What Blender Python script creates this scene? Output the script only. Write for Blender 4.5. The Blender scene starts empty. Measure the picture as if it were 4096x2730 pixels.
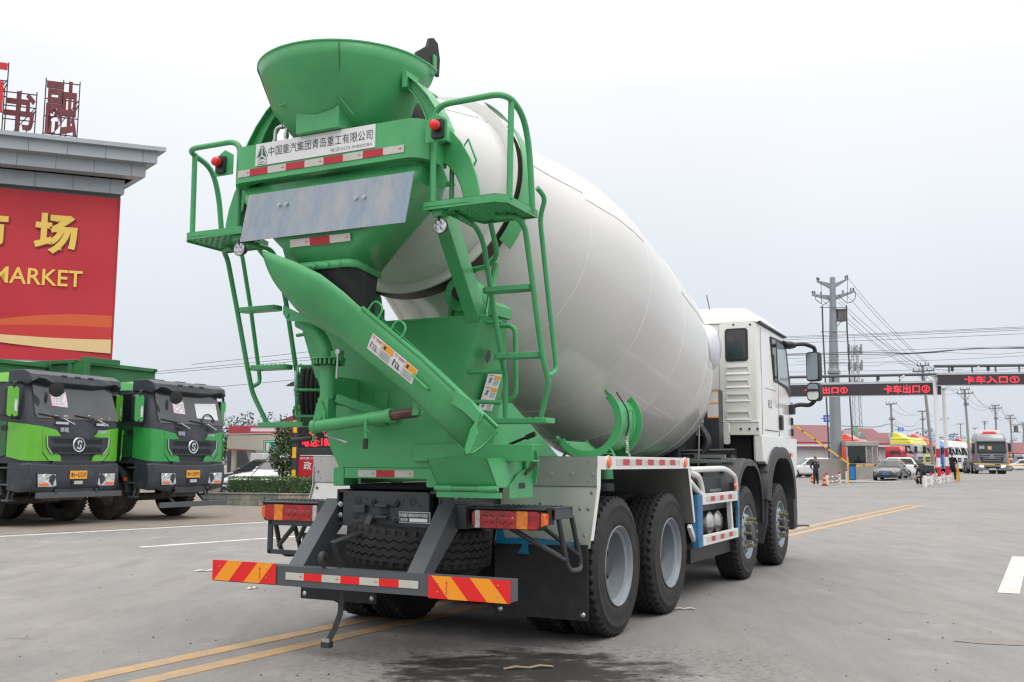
import bpy, bmesh, math, random
from mathutils import Vector, Matrix
R = math.radians
PI = math.pi
sc = bpy.context.scene
col = sc.collection
random.seed(7)

# ---------------------------------------------------------------- camera
cam_d = bpy.data.cameras.new('camera')
cam = bpy.data.objects.new('camera', cam_d)
col.objects.link(cam)
cam_d.sensor_width = 36.0
cam_d.lens = 35.156
cam_d.clip_start = 0.1
cam_d.clip_end = 3000
cam.matrix_world = Matrix.Translation((0, 0, 1.354)) @ Matrix.Rotation(R(90) + 0.1208, 4, 'X') @ Matrix.Rotation(0.0052, 4, 'Z')
sc.camera = cam

# ---------------------------------------------------------------- sky, sun, exposure
world = bpy.data.worlds.new('World')
sc.world = world
world.use_nodes = True
wn, wl = world.node_tree.nodes, world.node_tree.links
wn.clear()
wo = wn.new('ShaderNodeOutputWorld')
bg = wn.new('ShaderNodeBackground')
sky = wn.new('ShaderNodeTexSky')
sky.sky_type = 'NISHITA'
sky.sun_disc = False
sky.sun_elevation = R(58)
sky.sun_rotation = R(150)
sky.dust_density = 6
# overcast: a cloud deck, brighter towards the zenith, veils nearly all of the clear sky
tc = wn.new('ShaderNodeTexCoord')
sep = wn.new('ShaderNodeSeparateXYZ')
ramp = wn.new('ShaderNodeValToRGB')
wl.new(tc.outputs['Generated'], sep.inputs[0])
wl.new(sep.outputs['Z'], ramp.inputs[0])
SKYG = 10.0
el = ramp.color_ramp.elements
el[0].position = 0.0
el[0].color = (0.70 * SKYG, 0.755 * SKYG, 0.83 * SKYG, 1)
el[1].position = 1.0
el[1].color = (2.9 * SKYG, 2.86 * SKYG, 2.8 * SKYG, 1)
for pos, c in ((0.12, (0.80, 0.85, 0.92)), (0.25, (0.92, 0.96, 1.01)), (0.36, (1.03, 1.05, 1.08)), (0.5, (1.55, 1.54, 1.53))):
    e = el.new(pos)
    e.color = tuple(k * SKYG for k in c) + (1,)
cn = wn.new('ShaderNodeTexNoise')
cn.inputs['Scale'].default_value = 2.2
cn.inputs['Detail'].default_value = 5
wl.new(tc.outputs['Generated'], cn.inputs['Vector'])
mr = wn.new('ShaderNodeMapRange')
mr.inputs['From Min'].default_value = 0.3
mr.inputs['From Max'].default_value = 0.7
mr.inputs['To Min'].default_value = 0.965
mr.inputs['To Max'].default_value = 1.035
wl.new(cn.outputs['Fac'], mr.inputs['Value'])
mul = wn.new('ShaderNodeVectorMath')
mul.operation = 'SCALE'
wl.new(ramp.outputs[0], mul.inputs[0])
wl.new(mr.outputs[0], mul.inputs['Scale'])
mx = wn.new('ShaderNodeMixRGB')
mx.inputs[0].default_value = 0.93
wl.new(sky.outputs[0], mx.inputs[1])
wl.new(mul.outputs[0], mx.inputs[2])
wl.new(mx.outputs[0], bg.inputs[0])
bg.inputs[1].default_value = 0.1
wl.new(bg.outputs[0], wo.inputs[0])

sun_d = bpy.data.lights.new('sun', 'SUN')
sun_d.energy = 0.7
sun_d.angle = R(25)
sun_d.color = (1.0, 0.97, 0.92)
sun = bpy.data.objects.new('sun', sun_d)
col.objects.link(sun)
sun.rotation_euler = (R(32), 0, R(30))

vs = sc.view_settings
vs.view_transform = 'Standard'
vs.look = 'None'
vs.exposure = 0.0
vs.gamma = 1.0
vs.use_curve_mapping = False
sc.render.engine = 'CYCLES'
sc.cycles.use_denoising = True
sc.cycles.max_bounces = 6
sc.cycles.filter_width = 1.3

# ---------------------------------------------------------------- materials
MATS = {}


def mat(name, c, rough=0.5, metal=0.0, nv=0.0, ns=3.0, bump=0.0, bs=40.0, dirt=None, coat=0.0, spec=0.5, rv=0.0, stretch=None, emit=None):
    """Principled material with value noise (nv), bump, and an optional dirt layer (colour, amount, scale)."""
    m = bpy.data.materials.new(name)
    m.use_nodes = True
    nt = m.node_tree
    n, l = nt.nodes, nt.links
    b = n['Principled BSDF']
    b.inputs['Base Color'].default_value = (*c, 1)
    b.inputs['Roughness'].default_value = rough
    b.inputs['Metallic'].default_value = metal
    b.inputs['Specular IOR Level'].default_value = spec
    b.inputs['Coat Weight'].default_value = coat
    b.inputs['Coat Roughness'].default_value = 0.08
    if emit:
        b.inputs['Emission Color'].default_value = (*emit[0], 1)
        b.inputs['Emission Strength'].default_value = emit[1]
    if nv or bump or dirt or rv:
        t = n.new('ShaderNodeTexCoord')
        vec = t.outputs['Object']
        if stretch:
            mp = n.new('ShaderNodeMapping')
            mp.inputs['Scale'].default_value = stretch
            l.new(vec, mp.inputs[0])
            vec = mp.outputs[0]

        def noise(s, d=5):
            x = n.new('ShaderNodeTexNoise')
            x.inputs['Scale'].default_value = s
            x.inputs['Detail'].default_value = d
            l.new(vec, x.inputs['Vector'])
            return x
        cur = None
        if nv:
            x = noise(ns)
            r = n.new('ShaderNodeMapRange')
            r.inputs['From Min'].default_value = 0.3
            r.inputs['From Max'].default_value = 0.7
            r.inputs['To Min'].default_value = 1 - nv
            r.inputs['To Max'].default_value = 1 + nv
            l.new(x.outputs['Fac'], r.inputs['Value'])
            s = n.new('ShaderNodeVectorMath')
            s.operation = 'SCALE'
            s.inputs[0].default_value = c
            l.new(r.outputs[0], s.inputs['Scale'])
            cur = s.outputs[0]
        if dirt:
            x = noise(dirt[2], 8)
            r = n.new('ShaderNodeMapRange')
            r.inputs['From Min'].default_value = 0.66 - 0.3 * dirt[1]
            r.inputs['From Max'].default_value = 0.82
            r.inputs['To Max'].default_value = min(1, dirt[1] * 1.6)
            l.new(x.outputs['Fac'], r.inputs['Value'])
            q = n.new('ShaderNodeMixRGB')
            q.inputs[1].default_value = (*c, 1)
            q.inputs[2].default_value = (*dirt[0], 1)
            if cur:
                l.new(cur, q.inputs[1])
            l.new(r.outputs[0], q.inputs[0])
            cur = q.outputs[0]
        if cur:
            l.new(cur, b.inputs['Base Color'])
        if rv:
            x = noise(ns * 1.7)
            r = n.new('ShaderNodeMapRange')
            r.inputs['To Min'].default_value = max(0.02, rough - rv)
            r.inputs['To Max'].default_value = rough + rv
            l.new(x.outputs['Fac'], r.inputs['Value'])
            l.new(r.outputs[0], b.inputs['Roughness'])
        if bump:
            x = noise(bs)
            u = n.new('ShaderNodeBump')
            u.inputs['Strength'].default_value = bump
            u.inputs['Distance'].default_value = 0.02
            l.new(x.outputs['Fac'], u.inputs['Height'])
            l.new(u.outputs[0], b.inputs['Normal'])
    MATS[name] = m
    return m


GREY_DUST = (0.30, 0.27, 0.23)
G = mat('green_paint', (0.066, 0.345, 0.125), 0.36, nv=0.13, ns=2.5, dirt=((0.10, 0.16, 0.075), 0.22, 7), bump=0.06, bs=30)
GT = mat('green_tube_paint', (0.062, 0.325, 0.122), 0.36, nv=0.08, ns=4)
WD = mat('white_drum_paint', (0.56, 0.555, 0.535), 0.30, nv=0.045, ns=1.1, coat=0.6, rv=0.08, dirt=((0.40, 0.36, 0.30), 0.16, 2.2))
WELD = mat('weld_bead', (0.72, 0.71, 0.69), 0.4, nv=0.1, ns=20)
RUST = mat('rusty_raceway', (0.055, 0.032, 0.02), 0.6, metal=0.3, nv=0.35, ns=9)
CABW = mat('white_cab_paint', (0.72, 0.72, 0.685), 0.22, nv=0.015, ns=2, coat=0.6)
ALU = mat('aluminium_sheet', (0.52, 0.51, 0.49), 0.42, metal=0.85, nv=0.10, ns=3, rv=0.1, dirt=((0.40, 0.34, 0.27), 0.22, 3))
ALUB = mat('bright_aluminium', (0.78, 0.77, 0.75), 0.38, metal=0.35, nv=0.04, ns=5)
GALV = mat('stained_galvanised_sheet', (0.25, 0.31, 0.375), 0.5, metal=0.25, nv=0.08, ns=22, dirt=((0.44, 0.40, 0.385), 0.66, 2.6), stretch=(2.2, 1, 0.8))
CHAS = mat('dark_grey_chassis_paint', (0.036, 0.041, 0.047), 0.45, nv=0.15, ns=4, dirt=((0.11, 0.10, 0.09), 0.2, 6))
CHASL = mat('grey_bumper_paint', (0.075, 0.084, 0.093), 0.45, nv=0.10, ns=4)
BLK = mat('black_plastic', (0.018, 0.019, 0.021), 0.5, nv=0.2, ns=6)
PLAS = mat('charcoal_plastic', (0.034, 0.037, 0.041), 0.55, nv=0.12, ns=5, bump=0.05, bs=200)
RUB = mat('black_rubber', (0.015, 0.016, 0.018), 0.7, nv=0.3, ns=9, dirt=((0.045, 0.043, 0.040), 0.35, 5))
TYRE = mat('tyre_rubber', (0.0125, 0.0125, 0.013), 0.68, nv=0.3, ns=10, dirt=((0.042, 0.039, 0.036), 0.4, 5))
RIM = mat('grey_rim_paint', (0.20, 0.225, 0.25), 0.42, nv=0.08, ns=6, dirt=((0.06, 0.06, 0.06), 0.3, 9))
RIML = mat('silver_rim_paint', (0.27, 0.315, 0.36), 0.38, metal=0.3, nv=0.08, ns=6)
STEEL = mat('zinc_steel', (0.55, 0.55, 0.55), 0.35, metal=0.9)
BRASS = mat('dull_brass', (0.30, 0.26, 0.17), 0.45, metal=0.7)
DARK = mat('underbody_black', (0.008, 0.008, 0.009), 0.8)
PLATEW = mat('white_plate', (0.70, 0.70, 0.70), 0.4, nv=0.03, ns=6)
INK = mat('black_ink', (0.03, 0.04, 0.045), 0.5)
INKG = mat('grey_ink', (0.25, 0.26, 0.27), 0.5)
LOGOG = mat('dark_green_ink', (0.02, 0.09, 0.07), 0.5)
REDT = mat('red_reflective_tape', (0.42, 0.015, 0.03), 0.35, nv=0.08, ns=9)
WHT = mat('silver_reflective_tape', (0.50, 0.49, 0.44), 0.4, nv=0.06, ns=12)
REDB = mat('bright_red_reflector', (0.72, 0.012, 0.014), 0.3)
ORG = mat('orange_reflector', (0.85, 0.30, 0.012), 0.3)
LENSR = mat('red_lens', (0.40, 0.005, 0.007), 0.12, nv=0.55, ns=16, coat=0.8)
LENSO = mat('amber_lens', (0.80, 0.22, 0.01), 0.12, nv=0.3, ns=30, coat=0.8)
LENSW = mat('clear_lens', (0.60, 0.62, 0.64), 0.1, nv=0.3, ns=40, coat=0.8, metal=0.3)
LAMPRED = mat('red_dome', (0.72, 0.006, 0.012), 0.25, coat=0.4)
GLASS = mat('dark_glass', (0.012, 0.017, 0.018), 0.04, spec=0.7)
GLASSL = mat('light_window_glass', (0.24, 0.30, 0.32), 0.05, spec=0.7)
MIRG = mat('mirror_glass', (0.75, 0.78, 0.78), 0.03, metal=1.0)
BLUEF = mat('blue_protective_film', (0.02, 0.13, 0.27), 0.3, nv=0.25, ns=8, dirt=((0.35, 0.36, 0.38), 0.25, 6))
CYAN = mat('blue_film_scrap', (0.01, 0.16, 0.30), 0.3)
BROWN = mat('brown_grease', (0.10, 0.04, 0.03), 0.3, nv=0.4, ns=14)
STICKW = mat('label_white', (0.72, 0.72, 0.72), 0.4)
STICKO = mat('label_orange', (0.85, 0.36, 0.02), 0.4)
REDINK = mat('red_ink', (0.55, 0.02, 0.03), 0.5)
ORING = mat('orange_side_lamp', (0.75, 0.13, 0.015), 0.15, coat=0.6)


# ---------------------------------------------------------------- mesh builder
class MB:
    def __init__(s, m=None):
        s.v, s.f, s.fm, s.mats = [], [], [], []
        s.cur = 0
        s.X = None
        if m:
            s.use(m)

    def use(s, m):
        if m not in s.mats:
            s.mats.append(m)
        s.cur = s.mats.index(m)
        return s

    def add(s, vs_, fs, M=None):
        o = len(s.v)
        for p in vs_:
            p = Vector(p)
            if M:
                p = M @ p
            if s.X:
                p = s.X @ p
            s.v.append(p)
        for f in fs:
            s.f.append([o + i for i in f])
            s.fm.append(s.cur)
        return s

    def box(s, x0, x1, y0, y1, z0, z1, M=None):
        return s.add([(x, y, z) for z in (z0, z1) for x, y in ((x0, y0), (x1, y0), (x1, y1), (x0, y1))],
                     [(0, 3, 2, 1), (4, 5, 6, 7), (0, 1, 5, 4), (1, 2, 6, 5), (2, 3, 7, 6), (3, 0, 4, 7)], M)

    def beam(s, p, q, w, h, up=(0, 0, 1)):
        """Box from p to q, w across (perpendicular to up), h along up."""
        p, q = Vector(p), Vector(q)
        d = (q - p)
        L = d.length
        d.normalize()
        u = Vector(up)
        u = (u - d * u.dot(d)).normalized()
        a = d.cross(u)
        M = Matrix.Translation(p) @ Matrix((a, d, u)).transposed().to_4x4()
        return s.box(-w / 2, w / 2, 0, L, -h / 2, h / 2, M)

    def prism(s, pts, ax, a, b):
        def P(t, k):
            return {'x': (k, t[0], t[1]), 'y': (t[0], k, t[1]), 'z': (t[0], t[1], k)}[ax]
        n = len(pts)
        return s.add([P(t, a) for t in pts] + [P(t, b) for t in pts],
                     [tuple(range(n)), tuple(range(2 * n - 1, n - 1, -1))] + [(i, (i + 1) % n, n + (i + 1) % n, n + i) for i in range(n)])

    def slab(s, pts, vec):
        n = len(pts)
        vec = Vector(vec)
        return s.add([Vector(p) for p in pts] + [Vector(p) + vec for p in pts],
                     [tuple(range(n)), tuple(range(2 * n - 1, n - 1, -1))] + [(i, (i + 1) % n, n + (i + 1) % n, n + i) for i in range(n)])

    def quad(s, a, b, c, d):
        return s.add([a, b, c, d], [(0, 1, 2, 3)])

    def loft(s, secs, closed=True, caps=True, loop=False):
        n = len(secs[0])
        vs_ = [p for q in secs for p in q]
        fs = []
        m = len(secs)
        for k in range(m if loop else m - 1):
            for i in range(n if closed else n - 1):
                j = (i + 1) % n
                k2 = (k + 1) % m
                fs.append((k * n + i, k * n + j, k2 * n + j, k2 * n + i))
        if caps and closed and not loop:
            fs.append(tuple(range(n - 1, -1, -1)))
            fs.append(tuple((m - 1) * n + i for i in range(n)))
        return s.add(vs_, fs)

    def tube(s, pts, r, n=8, fil=0.0, closed=False, seg=4, caps=True):
        pts = [Vector(p) for p in pts]
        if fil:
            out = []
            m = len(pts)
            for i, p in enumerate(pts):
                if not closed and i in (0, m - 1):
                    out.append(p)
                    continue
                a, b = pts[i - 1], pts[(i + 1) % m]
                da, db = (a - p), (b - p)
                f = min(fil, da.length * 0.49, db.length * 0.49)
                A, B = p + da.normalized() * f, p + db.normalized() * f
                for k in range(seg + 1):
                    t = k / seg
                    out.append(A * (1 - t) ** 2 + p * 2 * t * (1 - t) + B * t ** 2)
            pts = out
        m = len(pts)
        secs = []
        prev = None
        for i, p in enumerate(pts):
            if closed:
                d = pts[(i + 1) % m] - pts[i - 1]
            else:
                d = pts[min(i + 1, m - 1)] - pts[max(i - 1, 0)]
            if d.length < 1e-9:
                d = Vector((0, 0, 1))
            d.normalize()
            if prev is None:
                prev = Vector((0, 0, 1)) if abs(d.z) < 0.9 else Vector((1, 0, 0))
            u = (prev - d * prev.dot(d)).normalized()
            prev = u
            w = d.cross(u)
            rr = r[i] if isinstance(r, (list, tuple)) else r
            secs.append([p + (u * math.cos(2 * PI * k / n) + w * math.sin(2 * PI * k / n)) * rr for k in range(n)])
        return s.loft(secs, True, caps, closed)

    def cyl(s, p, q, r, r2=None, n=16):
        return s.tube([p, q], [r, r if r2 is None else r2], n)

    def lathe(s, prof, o, ax, n=32, a0=0.0, a1=2 * PI, up=None):
        """prof: list of (radius, distance along axis)."""
        o, ax = Vector(o), Vector(ax).normalized()
        u = Vector(up) if up else (Vector((0, 0, 1)) if abs(ax.z) < 0.9 else Vector((1, 0, 0)))
        u = (u - ax * u.dot(ax)).normalized()
        w = ax.cross(u)
        full = abs(a1 - a0 - 2 * PI) < 1e-6
        k = n if full else n + 1
        secs = []
        for i in range(k):
            a = a0 + (a1 - a0) * i / n
            dr = u * math.cos(a) + w * math.sin(a)
            secs.append([o + dr * r + ax * h for r, h in prof])
        m = len(prof)
        vs_ = [p for q in secs for p in q]
        fs = []
        for i in range(n):
            j = (i + 1) % k
            for t in range(m - 1):
                if prof[t][0] < 1e-6 and prof[t + 1][0] < 1e-6:
                    continue
                fs.append((i * m + t, j * m + t, j * m + t + 1, i * m + t + 1))
        return s.add(vs_, fs)

    def sphere(s, c, r, n=12, m=8, sc_=(1, 1, 1)):
        c = Vector(c)
        vs_ = [c + Vector((math.sin(PI * j / m) * math.cos(2 * PI * i / n) * r * sc_[0], math.sin(PI * j / m) * math.sin(2 * PI * i / n) * r * sc_[1], math.cos(PI * j / m) * r * sc_[2])) for j in range(m + 1) for i in range(n)]
        fs = [(j * n + i, j * n + (i + 1) % n, (j + 1) * n + (i + 1) % n, (j + 1) * n + i) for j in range(m) for i in range(n)]
        return s.add(vs_, fs)

    def text(s, body, o, ux, uy, h, w=None, res=2, shear=0.0, depth=0.0, bold=0.0):
        """Lettering fitted in a box: o = lower left, ux/uy unit directions, h height, w width (None keeps the shape)."""
        c = bpy.data.curves.new('t', 'FONT')
        c.body = body
        c.resolution_u = res
        c.shear = shear
        c.extrude = depth
        c.offset = bold
        ob = bpy.data.objects.new('t', c)
        col.objects.link(ob)
        dg = bpy.context.evaluated_depsgraph_get()
        me = bpy.data.meshes.new_from_object(ob.evaluated_get(dg))
        xs = [v.co.x for v in me.vertices]
        ys = [v.co.y for v in me.vertices]
        x0, x1, y0, y1 = min(xs), max(xs), min(ys), max(ys)
        ky = h / (y1 - y0)
        kx = w / (x1 - x0) if w else ky
        ux, uy, o = Vector(ux).normalized(), Vector(uy).normalized(), Vector(o)
        uz = ux.cross(uy)
        vs_ = [o + ux * (v.co.x - x0) * kx + uy * (v.co.y - y0) * ky + uz * v.co.z for v in me.vertices]
        s.add(vs_, [tuple(p.vertices) for p in me.polygons])
        bpy.data.objects.remove(ob)
        bpy.data.meshes.remove(me)
        bpy.data.curves.remove(c)
        return s

    def build(s, name, parent=None, smooth=35, bevel=0.0, label=None, seg=2, fix=True):
        me = bpy.data.meshes.new(name)
        me.from_pydata([tuple(v) for v in s.v], [], s.f)
        for m in s.mats:
            me.materials.append(m)
        me.polygons.foreach_set('material_index', s.fm)
        b = bmesh.new()
        b.from_mesh(me)
        if fix:
            bmesh.ops.remove_doubles(b, verts=b.verts, dist=1e-5)
            bmesh.ops.dissolve_degenerate(b, edges=b.edges, dist=1e-6)
            bmesh.ops.recalc_face_normals(b, faces=b.faces)
        b.to_mesh(me)
        b.free()
        if smooth:
            me.shade_smooth()
            me.set_sharp_from_angle(angle=R(smooth))
        ob = bpy.data.objects.new(name, me)
        col.objects.link(ob)
        if parent:
            ob.parent = parent
        if bevel:
            md = ob.modifiers.new('bevel', 'BEVEL')
            md.width = bevel
            md.segments = seg
            md.limit_method = 'ANGLE'
            md.angle_limit = R(40)
        if label:
            ob['label'] = label
        return ob


def tag(o, label, cat, group=None, kind=None):
    o['label'] = label
    if cat:
        o['category'] = cat
    if group:
        o['group'] = group
    if kind:
        o['kind'] = kind
    return o


def thing(name, label, cat, loc=(0, 0, 0), rz=0.0, group=None):
    o = bpy.data.objects.new(name, None)
    o.empty_display_size = 0.3
    col.objects.link(o)
    o.location = loc
    o.rotation_euler = (0, 0, rz)
    return tag(o, label, cat, group)


def struct(mb, name, label=None, kind='structure', **k):
    o = mb.build(name, None, **k)
    o['kind'] = kind
    if label:
        o['label'] = label
    return o


def dup(o, loc=None, rz=None, label=None, parent=None):
    c = o.copy()
    col.objects.link(c)
    if parent:
        c.parent = parent
    if loc is not None:
        c.location = loc
    if rz is not None:
        c.rotation_euler = (0, 0, rz)
    if label:
        c['label'] = label
    for ch in list(o.children):
        dup(ch, parent=c)
    return c


def arc(cx, cy, r, a0, a1, n):
    return [(cx + r * math.cos(R(a0 + (a1 - a0) * i / n)), cy + r * math.sin(R(a0 + (a1 - a0) * i / n))) for i in range(n + 1)]


def rrect(x0, x1, y0, y1, r, n=4):
    return arc(x1 - r, y1 - r, r, 0, 90, n) + arc(x0 + r, y1 - r, r, 90, 180, n) + arc(x0 + r, y0 + r, r, 180, 270, n) + arc(x1 - r, y0 + r, r, 270, 360, n)


def bolt(mb, p, d, r=0.012, h=0.012):
    p, d = Vector(p), Vector(d).normalized()
    mb.cyl(p, p + d * h, r, n=6)
    mb.cyl(p, p + d * h * 0.3, r * 1.5, n=10)
# ================================================================ concrete mixer truck (local axes: x right, y forward, z up)
PSI = 0.4622
TR = thing('concrete_mixer_truck', 'large concrete mixer truck with white drum and bright green rear frame', 'truck', (-0.257, 8.64, 0), -PSI)


def tape(mb, o, ux, uy, seq, h, marks=True):
    """Row of coloured reflective pieces; seq = [(length, material or None)]."""
    o, ux, uy = Vector(o), Vector(ux).normalized(), Vector(uy).normalized()
    nrm = ux.cross(uy) * 0.003
    x = 0.0
    for L, m in seq:
        if m:
            mb.use(m)
            p = o + ux * x
            mb.slab([p, p + ux * L, p + ux * L + uy * h, p + uy * h], nrm)
            if marks and m is WHT and L > 0.09:
                mb.use(REDINK)
                for kx, kw, kz, kh in ((0.75, 0.008, 0.46, 0.1), (0.81, 0.010, 0.45, 0.13), (0.88, 0.007, 0.46, 0.1), (0.82, 0.004, 0.72, 0.06), (0.82, 0.004, 0.24, 0.06)):
                    q = o + ux * (x + L * kx) + uy * (h * kz) + nrm * 1.3
                    mb.quad(q, q + ux * kw, q + ux * kw + uy * h * kh, q + uy * h * kh)
        x += L
    return mb


# ---- chassis
c = MB(CHAS)
for s in (-1, 1):
    c.box(s * 0.44, s * 0.36, -1.44, 7.1, 0.885, 0.91)
    c.box(s * 0.44, s * 0.36, -1.44, 7.1, 1.125, 1.15)
    c.box(s * 0.445, s * 0.432, -1.445, 7.1, 0.885, 1.15)
c.prism(rrect(-0.37, 0.37, 0.885, 1.14, 0.03), 'y', -1.47, -1.40)
for y in (0.6, 2.6, 4.0, 5.0):
    c.box(-0.36, 0.36, y, y + 0.12, 0.92, 1.12)
c.use(BLK)
for x, z, r in ((-0.235, 1.075, 0.032), (0.235, 1.075, 0.034), (-0.25, 0.965, 0.03), (0.16, 1.075, 0.008), (-0.16, 1.085, 0.009), (-0.31, 1.075, 0.007), (-0.17, 0.91, 0.012), (-0.06, 0.905, 0.011), (-0.10, 0.905, 0.012), (0.30, 1.045, 0.011), (0.12, 1.04, 0.007), (0.19, 1.11, 0.008)):
    c.cyl((x, -1.4725, z), (x, -1.46, z), r)
c.use(CHAS)
c.box(-0.09, 0.09, -1.487, -1.47, 1.035, 1.055)
c.box(-0.09, 0.09, -1.487, -1.47, 0.945, 0.965)
for x in (-0.10, 0.10):
    for z in (1.06, 0.945):
        c.cyl((x, -1.495, z), (x, -1.47, z), 0.026, n=10)
        c.cyl((x, -1.51, z), (x, -1.49, z), 0.014, n=6)
c.box(-0.05, 0.05, -1.53, -1.47, 1.03, 1.05)
c.box(-0.05, 0.05, -1.53, -1.47, 0.95, 0.97)
c.box(-0.25, -0.15, -1.515, -1.47, 0.985, 1.04)
c.use(BLK).box(-0.035, 0.035, -1.478, -1.471, 0.975, 1.025)
c.use(CHAS)
for x in (-0.39, -0.34):
    pass
c.box(-0.36, 0.36, -1.35, 4.0, 0.80, 0.84)
c.use(STEEL)
for z in (0.96, 1.04):
    bolt(c, (-0.405, -1.45, z), (0, -1, 0), 0.014, 0.02)
    bolt(c, (0.445, -1.40, z), (1, 0, 0), 0.014, 0.02)
for k in range(6):
    bolt(c, (0.446, -1.25 + k * 0.12, 1.10), (1, 0, 0), 0.013, 0.02)
chassis = c.build('chassis_frame', TR, bevel=0.006)
c = MB(PLATEW).slab([(0.125, -1.474, 0.922), (0.385, -1.474, 0.922), (0.385, -1.474, 1.0), (0.125, -1.474, 1.0)], (0, -0.002, 0))
c.use(INK).slab([(0.129, -1.4765, 0.926), (0.381, -1.4765, 0.926), (0.381, -1.4765, 0.996), (0.129, -1.4765, 0.996)], (0, -0.001, 0))
c.use(PLATEW).text('中国重汽集团济南卡车股份', (0.135, -1.479, 0.963), (1, 0, 0), (0, 0, 1), 0.026, 0.235, bold=0.01)
c.text('豪沃牌', (0.14, -1.479, 0.931), (1, 0, 0), (0, 0, 1), 0.024, 0.06, bold=0.01)
c.slab([(0.215, -1.479, 0.931), (0.365, -1.479, 0.931), (0.365, -1.479, 0.955), (0.215, -1.479, 0.955)], (0, -0.001, 0))
c.build('nameplate', chassis, smooth=0)

# ---- green sub-frame over the chassis
c = MB(G)
for s in (-1, 1):
    c.box(s * 0.46, s * 0.40, -1.2, 4.3, 1.19, 1.33)
    c.prism([(-1.1, 1.33), (-0.85, 1.80), (-0.40, 1.83), (-0.02, 1.66), (0.68, 1.34)], 'x', s * 0.49, s * 0.47)
for y in (0.9, 2.2, 3.4):
    c.box(-0.5, 0.5, y, y + 0.1, 1.2, 1.3)
c.use(DARK).box(-0.40, 0.40, -1.35, 4.4, 1.151, 1.188)
c.box(-0.55, 0.55, 0.0, 4.3, 0.55, 0.88)
c.build('sub_frame', TR, bevel=0.005)

# ---- rear pedestal
c = MB(G)


def ps(z, xr, xf, yr, yf):
    return [(-xr, yr, z), (xr, yr, z), (xf, yf, z), (-xf, yf, z)]


c.loft([ps(1.31, 0.41, 0.50, -1.48, -0.80), ps(1.48, 0.505, 0.54, -1.48, -0.82), ps(2.06, 0.675, 0.74, -1.48, -1.0), ps(2.385, 0.80, 0.845, -1.48, -1.20)])
for s in (-1, 1):
    c.prism([(0.80 * s, 2.386), (0.86 * s, 2.386), (0.87 * s, 2.46), (0.81 * s, 2.50)], 'y', -1.42, -1.16)
c.slab([(-0.80, -1.485, 2.37), (0.80, -1.485, 2.37), (0.80, -1.485, 2.388), (-0.80, -1.485, 2.388)], (0, 0.02, 0))
# base beam with two feet
c.box(-0.355, 0.365, -1.485, -1.38, 1.232, 1.309)
for s in (-1, 1):
    c.prism(rrect(min(s * 0.356, s * 0.45), max(s * 0.356, s * 0.45), 1.175, 1.312, 0.012, 2), 'y', -1.49, -1.30)
c.box(-0.10, 0.02, -1.5, -1.46, 1.62, 1.86)
c.box(-0.10, 0.02, -1.53, -1.46, 1.62, 1.72)
# upright posts carrying the platforms
for s in (-1, 1):
    c.beam((s * 0.715, -1.42, 2.37), (s * 0.66, -1.80, 3.02), 0.10, 0.15, (0, -1, 0))
c.use(BLK)
for x in (-0.185, -0.13):
    c.lathe([(0.009, -0.004), (0.017, -0.004), (0.017, 0.0)], (x, -1.481, 1.50), (0, -1, 0), 14)
ped = c.build('rear_pedestal', TR, bevel=0.008)
c = MB(BLK)
c.lathe([(0.0, 0.004), (0.046, 0.004)], (0.757, -1.335, 2.105), (0.97, 0.08, -0.21), 20)
c.build('access_hole', ped, smooth=0)
c = MB()
tape(c, (-0.23, -1.486, 1.243), (1, 0, 0), (0, 0, 1), [(0.16, WHT), (0.16, REDT), (0.16, WHT)], 0.05)
c.build('reflective_tape', ped, smooth=0)
# warning label on the side face
c = MB(STICKW)
n_ = Vector((0.97, 0.02, -0.24)).normalized()
A_, B_ = Vector((0.713, -1.19, 2.0)), Vector((0.628, -1.19, 1.735))
uy_ = (A_ - B_).normalized()
ux_ = Vector((0.06, 1, 0)).normalized()
w_ = 0.19
A_, B_ = A_ - ux_ * 0.06 + n_ * 0.012, B_ - ux_ * 0.06 + n_ * 0.012
c.slab([B_, B_ + ux_ * w_, A_ + ux_ * w_, A_], n_ * 0.002)
L_ = (A_ - B_).length
for k in range(3):
    b_ = B_ + uy_ * (L_ * k / 3) + n_ * 0.004
    c.use(STICKO).quad(b_ + ux_ * 0.1 + uy_ * 0.05, b_ + ux_ * 0.18 + uy_ * 0.05, b_ + ux_ * 0.18 + uy_ * 0.08, b_ + ux_ * 0.1 + uy_ * 0.08)
    c.use(INKG)
    for j in range(4):
        c.quad(b_ + ux_ * 0.1 + uy_ * (0.008 + j * 0.01), b_ + ux_ * 0.17 + uy_ * (0.008 + j * 0.01), b_ + ux_ * 0.17 + uy_ * (0.012 + j * 0.01), b_ + ux_ * 0.1 + uy_ * (0.012 + j * 0.01))
    c.use(INK)
    for j in range(3):
        q = b_ + ux_ * (0.03 + 0.012 * j) + uy_ * 0.02
        c.quad(q, q + ux_ * 0.006, q + ux_ * 0.02 + uy_ * 0.04, q + ux_ * 0.014 + uy_ * 0.04)
    c.use(REDINK).quad(b_ + ux_ * 0.015 + uy_ * 0.074, b_ + ux_ * 0.085 + uy_ * 0.074, b_ + ux_ * 0.085 + uy_ * 0.079, b_ + ux_ * 0.015 + uy_ * 0.079)
c.build('warning_label', ped, smooth=0)

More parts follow.
